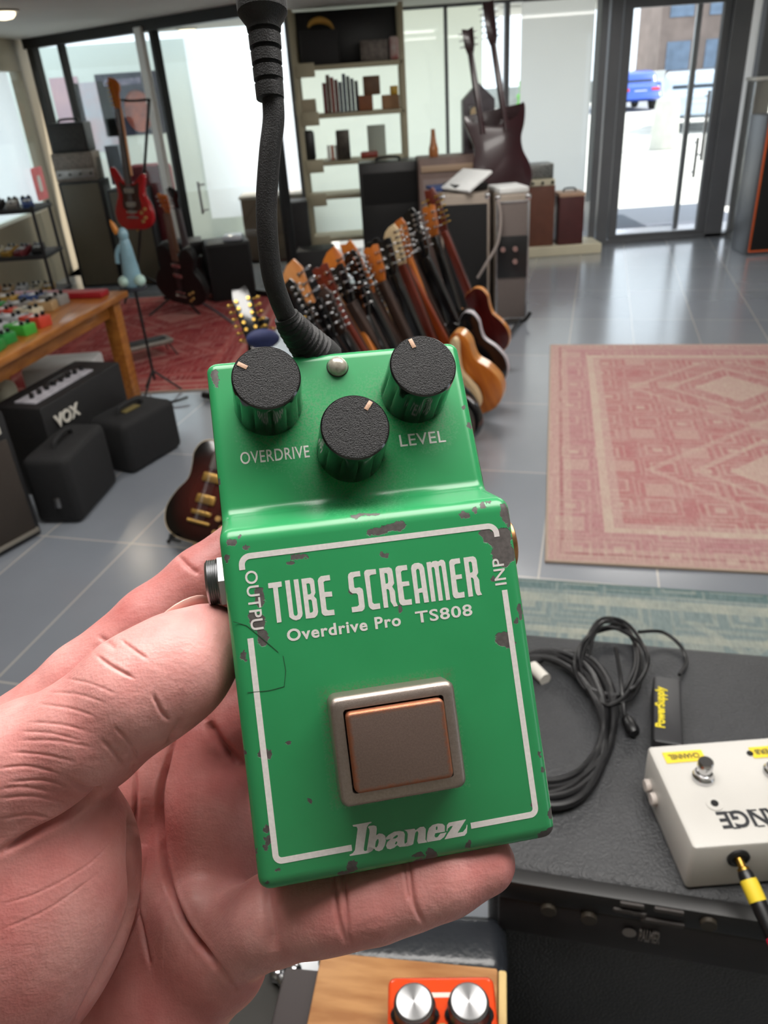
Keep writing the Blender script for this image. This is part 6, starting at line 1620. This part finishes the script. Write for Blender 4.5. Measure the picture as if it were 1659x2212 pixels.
# status lamp
bm = BM()
lathe(bm, [(2.75, 0), (2.75, 0.8), (2.4, 1.6), (1.7, 2.3), (0.8, 2.7), (0.1, 2.8)], 24, PM @ T(0.16, (83.6 - 44.5) * ks, 0))
led = mat('clear_lens', rgb(214, 206, 190), 0.05, var=0.35, vscale=0.9, coat=1.0)
led.node_tree.nodes['Principled BSDF'].inputs['Transmission Weight'].default_value = 0.35
obj('status_lamp', bm, led, pedal)
bm = BM()
cyl(bm, 3.0, -0.2, 0.25, 24, PM @ T(0.16, (83.6 - 44.5) * ks, 0), bev=0.1)
obj('lamp_bezel', bm, mat('dark_bezel', rgb(60, 56, 50), 0.4, 0.5), pedal)

# footswitch
def worn_plate(name, cx, cy, hx, hy, body, edge, inner=1.6):
    m = mat(name, body, 0.40, 0.75, var=0.16, vscale=2.5, bump=0.12, bscale=6)
    nt = m.node_tree; N, L = nt.nodes, nt.links
    m.node_tree.nodes['Bump'].inputs['Distance'].default_value = 0.08
    P = N['Principled BSDF']
    src = P.inputs['Base Color'].links[0].from_socket
    tc = N.new('ShaderNodeTexCoord'); s = N.new('ShaderNodeSeparateXYZ'); L.new(tc.outputs['Object'], s.inputs[0])
    def mth(op, a, b=None):
        q = N.new('ShaderNodeMath'); q.operation = op
        for i, v in enumerate((a, b)):
            if v is None: continue
            if isinstance(v, (int, float)): q.inputs[i].default_value = v
            else: L.new(v, q.inputs[i])
        return q.outputs[0]
    d = mth('MAXIMUM', mth('SUBTRACT', mth('ABSOLUTE', mth('SUBTRACT', s.outputs[0], cx)), hx), mth('SUBTRACT', mth('ABSOLUTE', mth('SUBTRACT', s.outputs[1], cy)), hy))
    nz = N.new('ShaderNodeTexNoise'); nz.inputs['Scale'].default_value = 0.8; L.new(tc.outputs['Object'], nz.inputs[0])
    d = mth('ADD', d, mth('MULTIPLY', nz.outputs['Fac'], 1.2))
    r = N.new('ShaderNodeMapRange'); r.inputs['From Min'].default_value = -inner + .5; r.inputs['From Max'].default_value = 0.3
    L.new(d, r.inputs['Value'])
    x = N.new('ShaderNodeMixRGB'); L.new(r.outputs[0], x.inputs[0]); L.new(src, x.inputs[1]); x.inputs[2].default_value = edge
    L.new(x.outputs[0], P.inputs['Base Color'])
    return m
NI = mat('worn_nickel', rgb(164, 150, 142), 0.36, 0.85, var=0.14, vscale=2.0, bump=0.12, bscale=6.0)
NI.node_tree.nodes['Bump'].inputs['Distance'].default_value = 0.08
bm = BM()
# a hollow housing: outer wall, rounded rim, inner wall
oo = [(0.0, -1.0), (0.0, 6.4), (0.35, 7.3), (1.0, 7.8), (2.9, 7.8), (2.95, 6.6), (2.95, 3.0)]
rings = []
for ins, z in oo:
    Q = rrect(-15.0 + ins, -23.4 + ins, 13.6 - ins, 0.6 - ins, max(2.0 - ins * 0.45, 0.6))
    rings.append([bm.verts.new((x, y, z)) for x, y in Q])
for a, b in zip(rings, rings[1:]):
    n = len(a)
    for k in range(n):
        bm.faces.new((a[k], a[(k + 1) % n], b[(k + 1) % n], b[k]))
bm.faces.new(rings[-1])
sw = obj('footswitch', bm, NI, pedal, ang=60)
bm = BM()
prism(bm, rrect(-11.75, -20.15, 10.35, -2.7, 1.3), 3.05, 10.0, 0.8, seg=3)
obj('button', bm, worn_plate('worn_copper_button', -0.7, -11.45, 11.05, 8.75, rgb(134, 114, 106), rgb(158, 98, 70), 1.2), sw, ang=60)

# jacks and sockets on the sides
bm = BM()
JX = T(-35.0, 29.5, -13.5) @ R('Y', -90)
lathe(bm, [(6.6, -0.5), (6.6, 1.7), (6.0, 2.1)], 6, JX)
nut = obj('jack_nut', bm, STEEL, pedal, smooth=False)
bm = BM()
pr = []
for k in range(5):
    z = 2.0 + k * 0.52
    pr += [(5.3, z), (5.65, z + 0.27)]
lathe(bm, [(5.2, 1.9)] + pr + [(5.0, 4.9), (3.4, 4.9), (3.3, 2.5)], 28, JX)
obj('jack_barrel', bm, STEEL, nut)
bm = BM()
JR = T(35.0, 29.5, -8.5) @ R('Y', 90)
lathe(bm, [(6.5, -0.5), (6.5, 0.9), (5.9, 1.3), (5.0, 1.3), (4.9, 0.3)], 28, JR)
obj('jack_ring', bm, mat('tarnished_brass', rgb(190, 140, 95), 0.3, 0.9, var=0.3, vscale=0.6), pedal)
bm = BM()
PBZ = panel_z(-41)
bmesh.ops.create_grid(bm, x_segments=1, y_segments=1, size=0.5)
bmesh.ops.scale(bm, vec=(66, 122, 1), verts=bm.verts)
bmesh.ops.solidify(bm, geom=bm.faces[:], thickness=1.0)
bmesh.ops.transform(bm, matrix=T(0, 23.6, panel_z(23.6) - THK - 0.3) @ Matrix.Rotation(-math.atan(SL), 4, 'X'), verts=bm.verts)
obj('base_plate', bm, BLACKPL, pedal)

# ================================================================== the power lead plugged into the pedal
lead = thing('power_cable', 'black power cable running up from the back of the green pedal', 'cable', T(*at_d(690, 765, 214)))
LI = lead.matrix_world.inverted()
def cp(px, py, mm):
    return LI @ at_d(px, py, mm)
LEADMAT = mat('matte_black_cable', rgb(17, 15, 18), 0.6, var=0.3, vscale=400, bump=0.2, bscale=2500)
bm = BM()
pts = [cp(622, 690, 205), cp(603, 645, 202), cp(587, 590, 199), cp(578, 510, 196), cp(576, 430, 194), cp(583, 330, 192), cp(591, 260, 191), cp(589, 205, 190), cp(587, 160, 189)]
tube(bm, pts, 0.0027, 14)
obj('cord', bm, LEADMAT, lead)
bm = BM()
# ribbed strain relief and plug body at the pedal end
pp = [cp(700, 782, 219), cp(672, 752, 215), cp(648, 725, 211), cp(626, 697, 206), cp(618, 682, 204.5)]
def relief(t):
    base = 0.0062 - 0.0028 * min(1, max(0, (t - 0.1) / 0.8))
    return base * (0.9 if (t > 0.18 and t < 0.85 and int(t * 26) % 2) else 1.0)
tube(bm, pp, 0.005, 16, sub=12, rad=relief)
obj('strain_relief', bm, LEADMAT, lead)
# moulded inline connector at the top of the picture
bm = BM()
a, b = cp(584, 214, 190), cp(561, -40, 186)
ax = (b - a)
q = frame(a, z=ax, y=(0, 1, 0))
Lk = ax.length / 0.0292
pf = [(0.0024, 0.0), (0.0034, 0.0001)]
y = 0.0006
steps = [(0.00345, 0.0042), (0.0036, 0.0040), (0.0037, 0.0040), (0.0039, 0.0042)]
for r, h in steps:
    pf += [(r, y), (r * 1.02, y + h * 0.72), (r * 0.86, y + h * 0.78), (r * 0.86, y + h * 0.98)]
    y += h
pf += [(0.0041, y), (0.0043, y + 0.0016), (0.0052, y + 0.003), (0.0061, y + 0.0045), (0.0062, y + 0.0075), (0.0061, y + 0.0079), (0.0063, y + 0.0083), (0.0063, y + 0.013), (0.0058, y + 0.0135)]
pf = [(r, z * Lk) for r, z in pf]
lathe(bm, pf, 28, q)
con = obj('connector', bm, LEADMAT, lead, ang=30)
bm = BM()
top = a + ax * 1.02
tube(bm, [a + ax * 0.85, a + ax * 1.1, a + ax * 1.45 + Vector((0.0, 0.004, 0.0)), a + ax * 2.4 + Vector((0.0, 0.01, 0.03)), a + ax * 4 + Vector((-.01, 0.02, 0.12)), LI @ Vector((-.09, .30, CEIL - .001))], 0.0027, 12)
obj('supply_cord', bm, LEADMAT, lead)

# ================================================================== the hand holding the pedal
def hp(px, py, mm):                                     # camera-axes millimetres
    return np.array([(px - CXP) / FPX * mm, (py - CYP) / FPX * mm, mm])
VX = 1.12
LO = np.array([-235.0, -12.0, 138.0]); HI = np.array([68.0, 262.0, 272.0])
NXYZ = np.ceil((HI - LO) / VX).astype(int) + 1
SD = np.full(NXYZ, 60.0, dtype=np.float32)
GX, GY, GZ = [LO[i] + VX * np.arange(NXYZ[i], dtype=np.float32) for i in range(3)]
def block(lo, hi):
    a = np.maximum(((lo - LO) / VX).astype(int), 0); b = np.minimum(np.ceil((hi - LO) / VX).astype(int) + 1, NXYZ)
    sl = tuple(slice(int(a[i]), int(b[i])) for i in range(3))
    return sl, GX[sl[0]][:, None, None], GY[sl[1]][None, :, None], GZ[sl[2]][None, None, :]
def smin(a, b, k):
    h = np.clip(0.5 + 0.5 * (b - a) / k, 0, 1)
    return b + (a - b) * h - k * h * (1 - h)
def cone(field, p, q, r1, r2, k):
    p, q = np.asarray(p, float), np.asarray(q, float)
    m = max(r1, r2) + k + 4
    sl, X, Y, Z = block(np.minimum(p, q) - m, np.maximum(p, q) + m)
    d = q - p
    t = ((X - p[0]) * d[0] + (Y - p[1]) * d[1] + (Z - p[2]) * d[2]) / max(d @ d, 1e-9)
    t = np.clip(t, 0, 1)
    s = np.sqrt((X - p[0] - t * d[0]) ** 2 + (Y - p[1] - t * d[1]) ** 2 + (Z - p[2] - t * d[2]) ** 2) - (r1 + (r2 - r1) * t)
    field[sl] = smin(field[sl], s.astype(np.float32), k)
def ball(field, c, rad, k, ax=None):
    """ellipsoid pad: ax = (direction of first radius, of second)"""
    c = np.asarray(c, float); rad = np.asarray(rad, float)
    m = rad.max() + k + 4
    sl, X, Y, Z = block(c - m, c + m)
    if ax is None:
        E = np.eye(3)
    else:
        e0 = np.array(ax[0], float); e0 /= np.linalg.norm(e0)
        e1 = np.array(ax[1], float); e1 -= e0 * (e0 @ e1); e1 /= np.linalg.norm(e1)
        E = np.array([e0, e1, np.cross(e0, e1)])
    U = [(X - c[0]) * E[i][0] + (Y - c[1]) * E[i][1] + (Z - c[2]) * E[i][2] for i in range(3)]
    k0 = np.sqrt(sum((U[i] / rad[i]) ** 2 for i in range(3)))
    k1 = np.sqrt(sum((U[i] / rad[i] ** 2) ** 2 for i in range(3))) + 1e-6
    s = k0 * (k0 - 1.0) / k1
    field[sl] = smin(field[sl], s.astype(np.float32), k)
def chain(field, pts, k, kk=3.0):
    for i in range(len(pts) - 1):
        cone(field, pts[i][:3], pts[i + 1][:3], pts[i][3], pts[i + 1][3], kk if i else k)
def P4(px, py, mm, r):
    return tuple(hp(px, py, mm)) + (r,)

# palm: four metacarpals fanning out from the wrist, then the pads
wrist = P4(-330, 2330, 216, 24)
for px, py, mm, r in [(40, 1660, 215, 12.5), (215, 1770, 224, 13.0), (370, 1900, 226, 13.0), (478, 2040, 213, 12.5)]:
    cone(SD, wrist[:3], hp(px, py, mm), 24, r, 12)
cone(SD, hp(-330, 2330, 216), hp(-900, 2950, 225), 27, 33, 14)          # wrist and forearm, out of the picture
cone(SD, hp(-300, 2390, 226), hp(-860, 3010, 238), 25, 31, 14)
cone(SD, hp(60, 1700, 222), hp(460, 2010, 222), 11, 12, 10)             # row of finger roots
cone(SD, hp(100, 2030, 226), hp(330, 2150, 224), 17, 15, 12)            # hollow of the palm
cone(SD, hp(170, 2330, 222), hp(425, 2110, 213), 21, 13.5, 10)            # heel pad under the little finger
ball(SD, hp(455, 2040, 205), (17, 12, 11), 7, ((0.55, 0.8, 0), (1, 0, 0)))   # pad at the root of the little finger
ball(SD, hp(455, 1790, 222), (27, 14, 12), 8, ((0.35, 0.94, 0), (1, 0, 0)))    # pad at the roots of the middle and ring fingers
cone(SD, hp(420, 1660, 229), hp(620, 1640, 231), 9, 9, 8)
cone(SD, hp(430, 1830, 226), hp(640, 1840, 229), 9, 9, 8)
ball(SD, hp(345, 2230, 206), (16, 12, 13), 8, ((0.5, 0.7, 0), (1, 0, 0)))
# thenar pad and the thumb
TH = np.full(NXYZ, 60.0, dtype=np.float32)
ball(TH, hp(40, 2000, 189), (41, 26, 22), 9, ((0.45, -0.9, 0.0), (1, 0.5, 0)))
cone(TH, hp(-150, 2350, 208), hp(-60, 1800, 190), 25, 20, 10)
chain(TH, [P4(-90, 1800, 190, 19), P4(70, 1655, 184, 15.6), P4(190, 1585, 182, 13.4), P4(290, 1500, 182, 13.4), P4(345, 1460, 183.5, 12.3), P4(400, 1425, 186, 11.6), P4(452, 1388, 189, 9.6)], 9, 4)
ball(TH, hp(375, 1475, 182), (13, 10.0, 9.5), 5, ((0.8, -0.6, 0.1), (0.6, 0.8, 0)))   # ball of the thumb tip
SD = smin(SD, TH, 3.0)
del TH
# fingers
FG = np.full(NXYZ, 60.0, dtype=np.float32)
chain(FG, [P4(-150, 1790, 212, 12), P4(45, 1590, 214, 11.6), P4(180, 1470, 216, 10.6), P4(330, 1345, 219, 10.2), P4(440, 1258, 221.5, 10.0), P4(560, 1160, 228, 9.2), P4(700, 1100, 231, 8.6), P4(810, 1060, 230, 7.6)], 6)      # index, behind the pedal
SD = smin(SD, FG, 3.0); FG[:] = 60
chain(FG, [P4(225, 1770, 223, 12), P4(420, 1610, 226, 10.5), P4(520, 1545, 227, 10.0), P4(680, 1450, 229, 9.8), P4(820, 1400, 229, 9.0), P4(910, 1370, 228, 7.8)], 6)     # middle
SD = smin(SD, FG, 3.5); FG[:] = 60
chain(FG, [P4(380, 1895, 226, 12), P4(560, 1770, 228, 10.5), P4(720, 1690, 228, 10), P4(860, 1640, 228, 9.2), P4(960, 1610, 227, 7.6)], 6)                              # ring
SD = smin(SD, FG, 3.5); FG[:] = 60
chain(FG, [P4(470, 2040, 208, 12.0), P4(595, 1983, 193, 10.6), P4(680, 1968, 188, 9.9), P4(735, 1958, 186, 9.6), P4(810, 1942, 185, 9.5), P4(885, 1918, 185, 9.2), P4(960, 1895, 185.5, 8.8), P4(1046, 1864, 187, 7.6)], 7)   # little finger, under the near edge
SD = smin(SD, FG, 3.0)
del FG

def surface_nets(V):
    S = V < 0
    n = V.shape
    c = [S[i:n[0] - 1 + i, j:n[1] - 1 + j, k:n[2] - 1 + k] for i in (0, 1) for j in (0, 1) for k in (0, 1)]
    cnt = sum(x.astype(np.int8) for x in c)
    act = (cnt > 0) & (cnt < 8)
    idx = np.full(act.shape, -1, dtype=np.int64)
    ijk = np.argwhere(act)
    idx[act] = np.arange(len(ijk))
    acc = np.zeros((len(ijk), 3)); num = np.zeros(len(ijk))
    corner = [(i, j, k) for i in (0, 1) for j in (0, 1) for k in (0, 1)]
    vals = [V[ijk[:, 0] + a, ijk[:, 1] + b, ijk[:, 2] + d] for a, b, d in corner]
    for i in range(8):
        for j in range(i + 1, 8):
            if sum(abs(np.array(corner[i]) - np.array(corner[j]))) != 1:
                continue
            x = (vals[i] < 0) != (vals[j] < 0)
            t = vals[i][x] / (vals[i][x] - vals[j][x])
            acc[x] += np.array(corner[i]) + t[:, None] * (np.array(corner[j]) - np.array(corner[i]))
            num[x] += 1
    vert = ijk + acc / num[:, None]
    faces = []
    for ax in range(3):
        u, v = (ax + 1) % 3, (ax + 2) % 3
        s0 = [slice(1, -1)] * 3; s1 = [slice(1, -1)] * 3
        s0[ax] = slice(0, n[ax] - 1); s1[ax] = slice(1, n[ax])
        a, b = S[tuple(s0)], S[tuple(s1)]
        e = np.argwhere(a != b)
        flip = a[tuple(e.T)]
        off = np.ones(3, int); off[ax] = 0
        e = e + off
        q = []
        for du, dv in ((0, 0), (1, 0), (1, 1), (0, 1)):
            w = e.copy(); w[:, u] -= du; w[:, v] -= dv
            q.append(idx[w[:, 0], w[:, 1], w[:, 2]])
        q = np.stack(q, 1)
        q[~flip] = q[~flip][:, ::-1]
        faces.append(q)
    return vert, np.concatenate(faces)
hv, hf = surface_nets(SD)
hv = LO + hv * VX
del SD
# relax the mesh a little, then refine it once and press the creases in
def adj_smooth(V, F, it, lam):
    E = np.concatenate([F[:, [0, 1]], F[:, [1, 2]], F[:, [2, 3]], F[:, [3, 0]]])
    for _ in range(it):
        s = np.zeros_like(V); c = np.zeros(len(V))
        for i in range(3):
            s[:, i] = np.bincount(E[:, 0], V[E[:, 1], i], len(V)) + np.bincount(E[:, 1], V[E[:, 0], i], len(V))
        c = np.bincount(E[:, 0], minlength=len(V)) + np.bincount(E[:, 1], minlength=len(V))
        V = V + lam * (s / c[:, None] - V)
    return V
hv = adj_smooth(hv, hf, 3, 0.5)
me = bpy.data.meshes.new('hand_rough')
me.from_pydata(hv.tolist(), [], hf.tolist())
tmp = bpy.data.objects.new('hand_rough', me); COL.objects.link(tmp)
ss = tmp.modifiers.new('s', 'SUBSURF'); ss.levels = 2; ss.render_levels = 2
me2 = bpy.data.meshes.new_from_object(tmp.evaluated_get(bpy.context.evaluated_depsgraph_get()))
bpy.data.objects.remove(tmp); bpy.data.meshes.remove(me)
nv = len(me2.vertices)
co = np.empty(nv * 3, np.float32); me2.vertices.foreach_get('co', co); co = co.reshape(-1, 3).astype(float)
no = np.empty(nv * 3, np.float32); me2.vertex_normals.foreach_get('vector', no); no = no.reshape(-1, 3).astype(float)
# creases lie on the side of the hand facing the holder: (path, depth mm, half width mm)
CREASE = [
    ([(208, 1415), (240, 1438), (290, 1466)], 0.4, 0.36), ([(262, 1383), (285, 1400), (318, 1424)], 0.3, 0.34),
    ([(330, 1500), (350, 1540), (368, 1556)], 0.4, 0.4), ([(218, 1598), (245, 1625), (270, 1660)], 0.3, 0.4),
    ([(245, 1570), (275, 1600), (300, 1640)], 0.2, 0.35),
    ([(0, 1842), (70, 1802), (130, 1772), (180, 1738), (215, 1704)], 1.6, 0.7), ([(150, 1688), (185, 1704), (222, 1706)], 0.5, 0.5),
    ([(0, 1660), (60, 1655), (130, 1672)], 0.15, 0.3), ([(20, 1690), (90, 1685), (150, 1700)], 0.18, 0.3), ([(60, 1560), (130, 1565), (190, 1580)], 0.12, 0.3), ([(80, 1520), (150, 1530), (205, 1548)], 0.12, 0.3), ([(40, 1580), (110, 1584), (180, 1602)], 0.12, 0.28), ([(20, 1625), (90, 1630), (160, 1645)], 0.14, 0.28), ([(100, 1495), (170, 1500), (230, 1520)], 0.1, 0.28), ([(140, 1465), (200, 1478), (250, 1500)], 0.1, 0.28), ([(0, 1705), (50, 1700), (120, 1712)], 0.14, 0.3), ([(0, 1770), (60, 1760), (110, 1768)], 0.14, 0.3),
    ([(40, 1600), (120, 1600), (200, 1615)], 0.12, 0.3), ([(0, 1725), (70, 1720), (140, 1735)], 0.15, 0.3),
    ([(290, 1655), (292, 1750), (290, 1850), (292, 1960), (262, 2040), (215, 2130), (160, 2212)], 1.5, 0.6), ([(290, 1655), (292, 1750), (290, 1850), (292, 1960), (262, 2040), (215, 2130), (160, 2212)], 0.8, 4.0),
    ([(388, 1560), (360, 1640), (342, 1720), (342, 1800), (358, 1900), (400, 2000), (450, 2075), (508, 2138)], 1.9, 0.65), ([(388, 1560), (360, 1640), (342, 1720), (342, 1800), (358, 1900), (400, 2000), (450, 2075), (508, 2138)], 0.9, 4.0),
    ([(292, 1960), (308, 2020), (326, 2090)], 0.7, 0.5), ([(292, 1960), (310, 1900), (320, 1840)], 0.3, 0.7),
    ([(0, 1955), (90, 1925), (200, 1860), (280, 1770)], 0.1, 0.28), ([(0, 2010), (110, 1960), (220, 1880)], 0.09, 0.28),
    ([(720, 1860), (723, 1930), (732, 1990), (750, 2045)], 0.5, 0.5), ([(738, 1860), (746, 1940), (752, 2010), (758, 2045)], 0.4, 0.45),
    ([(880, 1830), (888, 1910), (898, 1960), (918, 2000)], 0.45, 0.5), ([(868, 1840), (876, 1900), (884, 1950)], 0.3, 0.45),
    ([(574, 1870), (578, 1940), (584, 2000), (592, 2060)], 0.9, 1.3),
    ([(382, 1198), (410, 1226), (430, 1240)], 0.4, 0.7), ([(210, 1372), (235, 1390), (250, 1402)], 0.25, 0.7),
    ([(448, 1556), (478, 1606), (520, 1650)], 1.8, 1.1),
]
depth = np.maximum(co[:, 2], 1)
px = CXP + FPX * co[:, 0] / depth; py = CYP + FPX * co[:, 1] / depth
facing = -(no * co).sum(1) / np.linalg.norm(co, axis=1)
fw = np.clip(facing * 4, 0, 1)
disp = np.zeros(nv)
for path, dp, wd in CREASE:
    Q = np.array([tuple(p)[:2] for p in smooth_path([(x, y, 0) for x, y in path], 5)])
    lo, hi = Q.min(0) - 60, Q.max(0) + 60
    s = np.where((px > lo[0]) & (px < hi[0]) & (py > lo[1]) & (py < hi[1]) & (fw > 0))[0]
    if len(s) == 0:
        continue
    best = np.full(len(s), 1e9); along = np.zeros(len(s))
    A = np.stack([px[s], py[s]], 1)
    for i in range(len(Q) - 1):
        a, d = Q[i], Q[i + 1] - Q[i]
        t = np.clip(((A - a) @ d) / (d @ d + 1e-9), 0, 1)
        ds = np.linalg.norm(A - a - t[:, None] * d, axis=1)
        b = ds < best
        best[b] = ds[b]; along[b] = (i + t[b]) / (len(Q) - 1)
    mmd = best * depth[s] / FPX
    taper = np.clip(np.minimum(along, 1 - along) * 5, 0.15, 1)
    disp[s] -= 1.5 * dp * taper * np.exp(-(mmd / wd) ** 2) * fw[s]
    disp[s] += 0.1 * dp * taper * np.exp(-((mmd - 2.6 * wd) / (1.3 * wd)) ** 2) * fw[s]     # the flesh bulges beside a crease
co2 = co + no * disp[:, None]
wrld = np.array(CM) @ (co2 / 1000.0).T
org = at_d(250, 1900, 215)
wrld = wrld.T + np.array(CPOS) - np.array(org)
me2.vertices.foreach_set('co', wrld.astype(np.float32).ravel())
me2.update()
for p in me2.polygons:
    p.use_smooth = True
me2.name = 'hand'
def skin_mat():
    m = bpy.data.materials.new('skin')
    m.use_nodes = True
    nt = m.node_tree; N, L = nt.nodes, nt.links
    P = N['Principled BSDF']
    tc = N.new('ShaderNodeTexCoord')
    n1 = N.new('ShaderNodeTexNoise'); n1.inputs['Scale'].default_value = 34; n1.inputs['Detail'].default_value = 3
    n2 = N.new('ShaderNodeTexNoise'); n2.inputs['Scale'].default_value = 240; n2.inputs['Detail'].default_value = 4
    L.new(tc.outputs['Object'], n1.inputs[0]); L.new(tc.outputs['Object'], n2.inputs[0])
    r1 = N.new('ShaderNodeValToRGB')
    e = r1.color_ramp.elements
    e[0].position = 0.36; e[0].color = (0.55, 0.185, 0.172, 1)
    e[1].position = 0.64; e[1].color = (0.67, 0.33, 0.305, 1)
    L.new(n1.outputs['Fac'], r1.inputs[0])
    r2 = N.new('ShaderNodeValToRGB')
    r2.color_ramp.elements[0].position = 0.35; r2.color_ramp.elements[0].color = (0.90, 0.84, 0.84, 1)
    r2.color_ramp.elements[1].position = 0.65; r2.color_ramp.elements[1].color = (1, 1, 1, 1)
    L.new(n2.outputs['Fac'], r2.inputs[0])
    mx = N.new('ShaderNodeMixRGB'); mx.blend_type = 'MULTIPLY'; mx.inputs[0].default_value = 0.7
    L.new(r1.outputs[0], mx.inputs[1]); L.new(r2.outputs[0], mx.inputs[2])
    L.new(mx.outputs[0], P.inputs['Base Color'])
    P.inputs['Roughness'].default_value = 0.46
    P.inputs['Specular IOR Level'].default_value = 0.4
    P.inputs['Subsurface Weight'].default_value = 0.18
    P.inputs['Subsurface Radius'].default_value = (1.0, 0.32, 0.2)
    P.inputs['Subsurface Scale'].default_value = 0.004
    # fine skin lines: two crossed stretched noises and pores
    def lines(rot, sc, st):
        mp = N.new('ShaderNodeMapping'); mp.inputs['Rotation'].default_value = rot; mp.inputs['Scale'].default_value = st
        L.new(tc.outputs['Object'], mp.inputs[0])
        nn = N.new('ShaderNodeTexNoise'); nn.inputs['Scale'].default_value = sc; nn.inputs['Detail'].default_value = 3
        L.new(mp.outputs[0], nn.inputs[0])
        return nn.outputs['Fac']
    a = lines((0.3, 0.2, 0.7), 700, (1, 0.22, 0.6)); b = lines((0.1, -0.4, -0.5), 900, (0.3, 1, 0.6))
    v = N.new('ShaderNodeTexVoronoi'); v.inputs['Scale'].default_value = 1500
    L.new(tc.outputs['Object'], v.inputs[0])
    s = N.new('ShaderNodeMath'); s.operation = 'ADD'; L.new(a, s.inputs[0]); L.new(b, s.inputs[1])
    s2 = N.new('ShaderNodeMath'); s2.operation = 'MULTIPLY_ADD'; s2.inputs[1].default_value = 0.35; L.new(v.outputs['Distance'], s2.inputs[0]); L.new(s.outputs[0], s2.inputs[2])
    bp = N.new('ShaderNodeBump'); bp.inputs['Strength'].default_value = 0.24; bp.inputs['Distance'].default_value = 0.0006
    L.new(s2.outputs[0], bp.inputs['Height']); L.new(bp.outputs[0], P.inputs['Normal'])
    return m
SKIN = skin_mat()
me2.materials.clear(); me2.materials.append(SKIN)
hand = bpy.data.objects.new('hand', me2)
COL.objects.link(hand)
hand.location = org
tag(hand, 'bare left hand gripping the green effects pedal, little finger under its lower edge', 'hand')
# thumb nail, seen almost edge-on along the top of the thumb
bm = BM()
nl = hp(430, 1330, 192) / 1000.0
ax_t = (hp(470, 1372, 190) - hp(345, 1455, 184)); ax_t /= np.linalg.norm(ax_t)
upn = np.array([-0.45, -0.72, 0.53]); upn -= ax_t * (ax_t @ upn); upn /= np.linalg.norm(upn)
sd = np.cross(ax_t, upn)
bmesh.ops.create_uvsphere(bm, u_segments=24, v_segments=12, radius=1.0)
bmesh.ops.scale(bm, vec=(0.0085, 0.0066, 0.0017), verts=bm.verts)
Mn = Matrix.Identity(4)
for i in range(3):
    Mn[i][0], Mn[i][1], Mn[i][2] = ax_t[i], sd[i], upn[i]
ctr = (hp(432, 1390, 188.5) + upn * 9.0) / 1000.0
wc = CM @ Vector(ctr) + CPOS - org
bmesh.ops.transform(bm, matrix=T(*wc) @ CM.to_4x4() @ Mn, verts=bm.verts)
nail = mat('finger_nail', rgb(226, 176, 164), 0.3, var=0.1, vscale=200, coat=0.3)
obj('thumb_nail', bm, nail, hand)
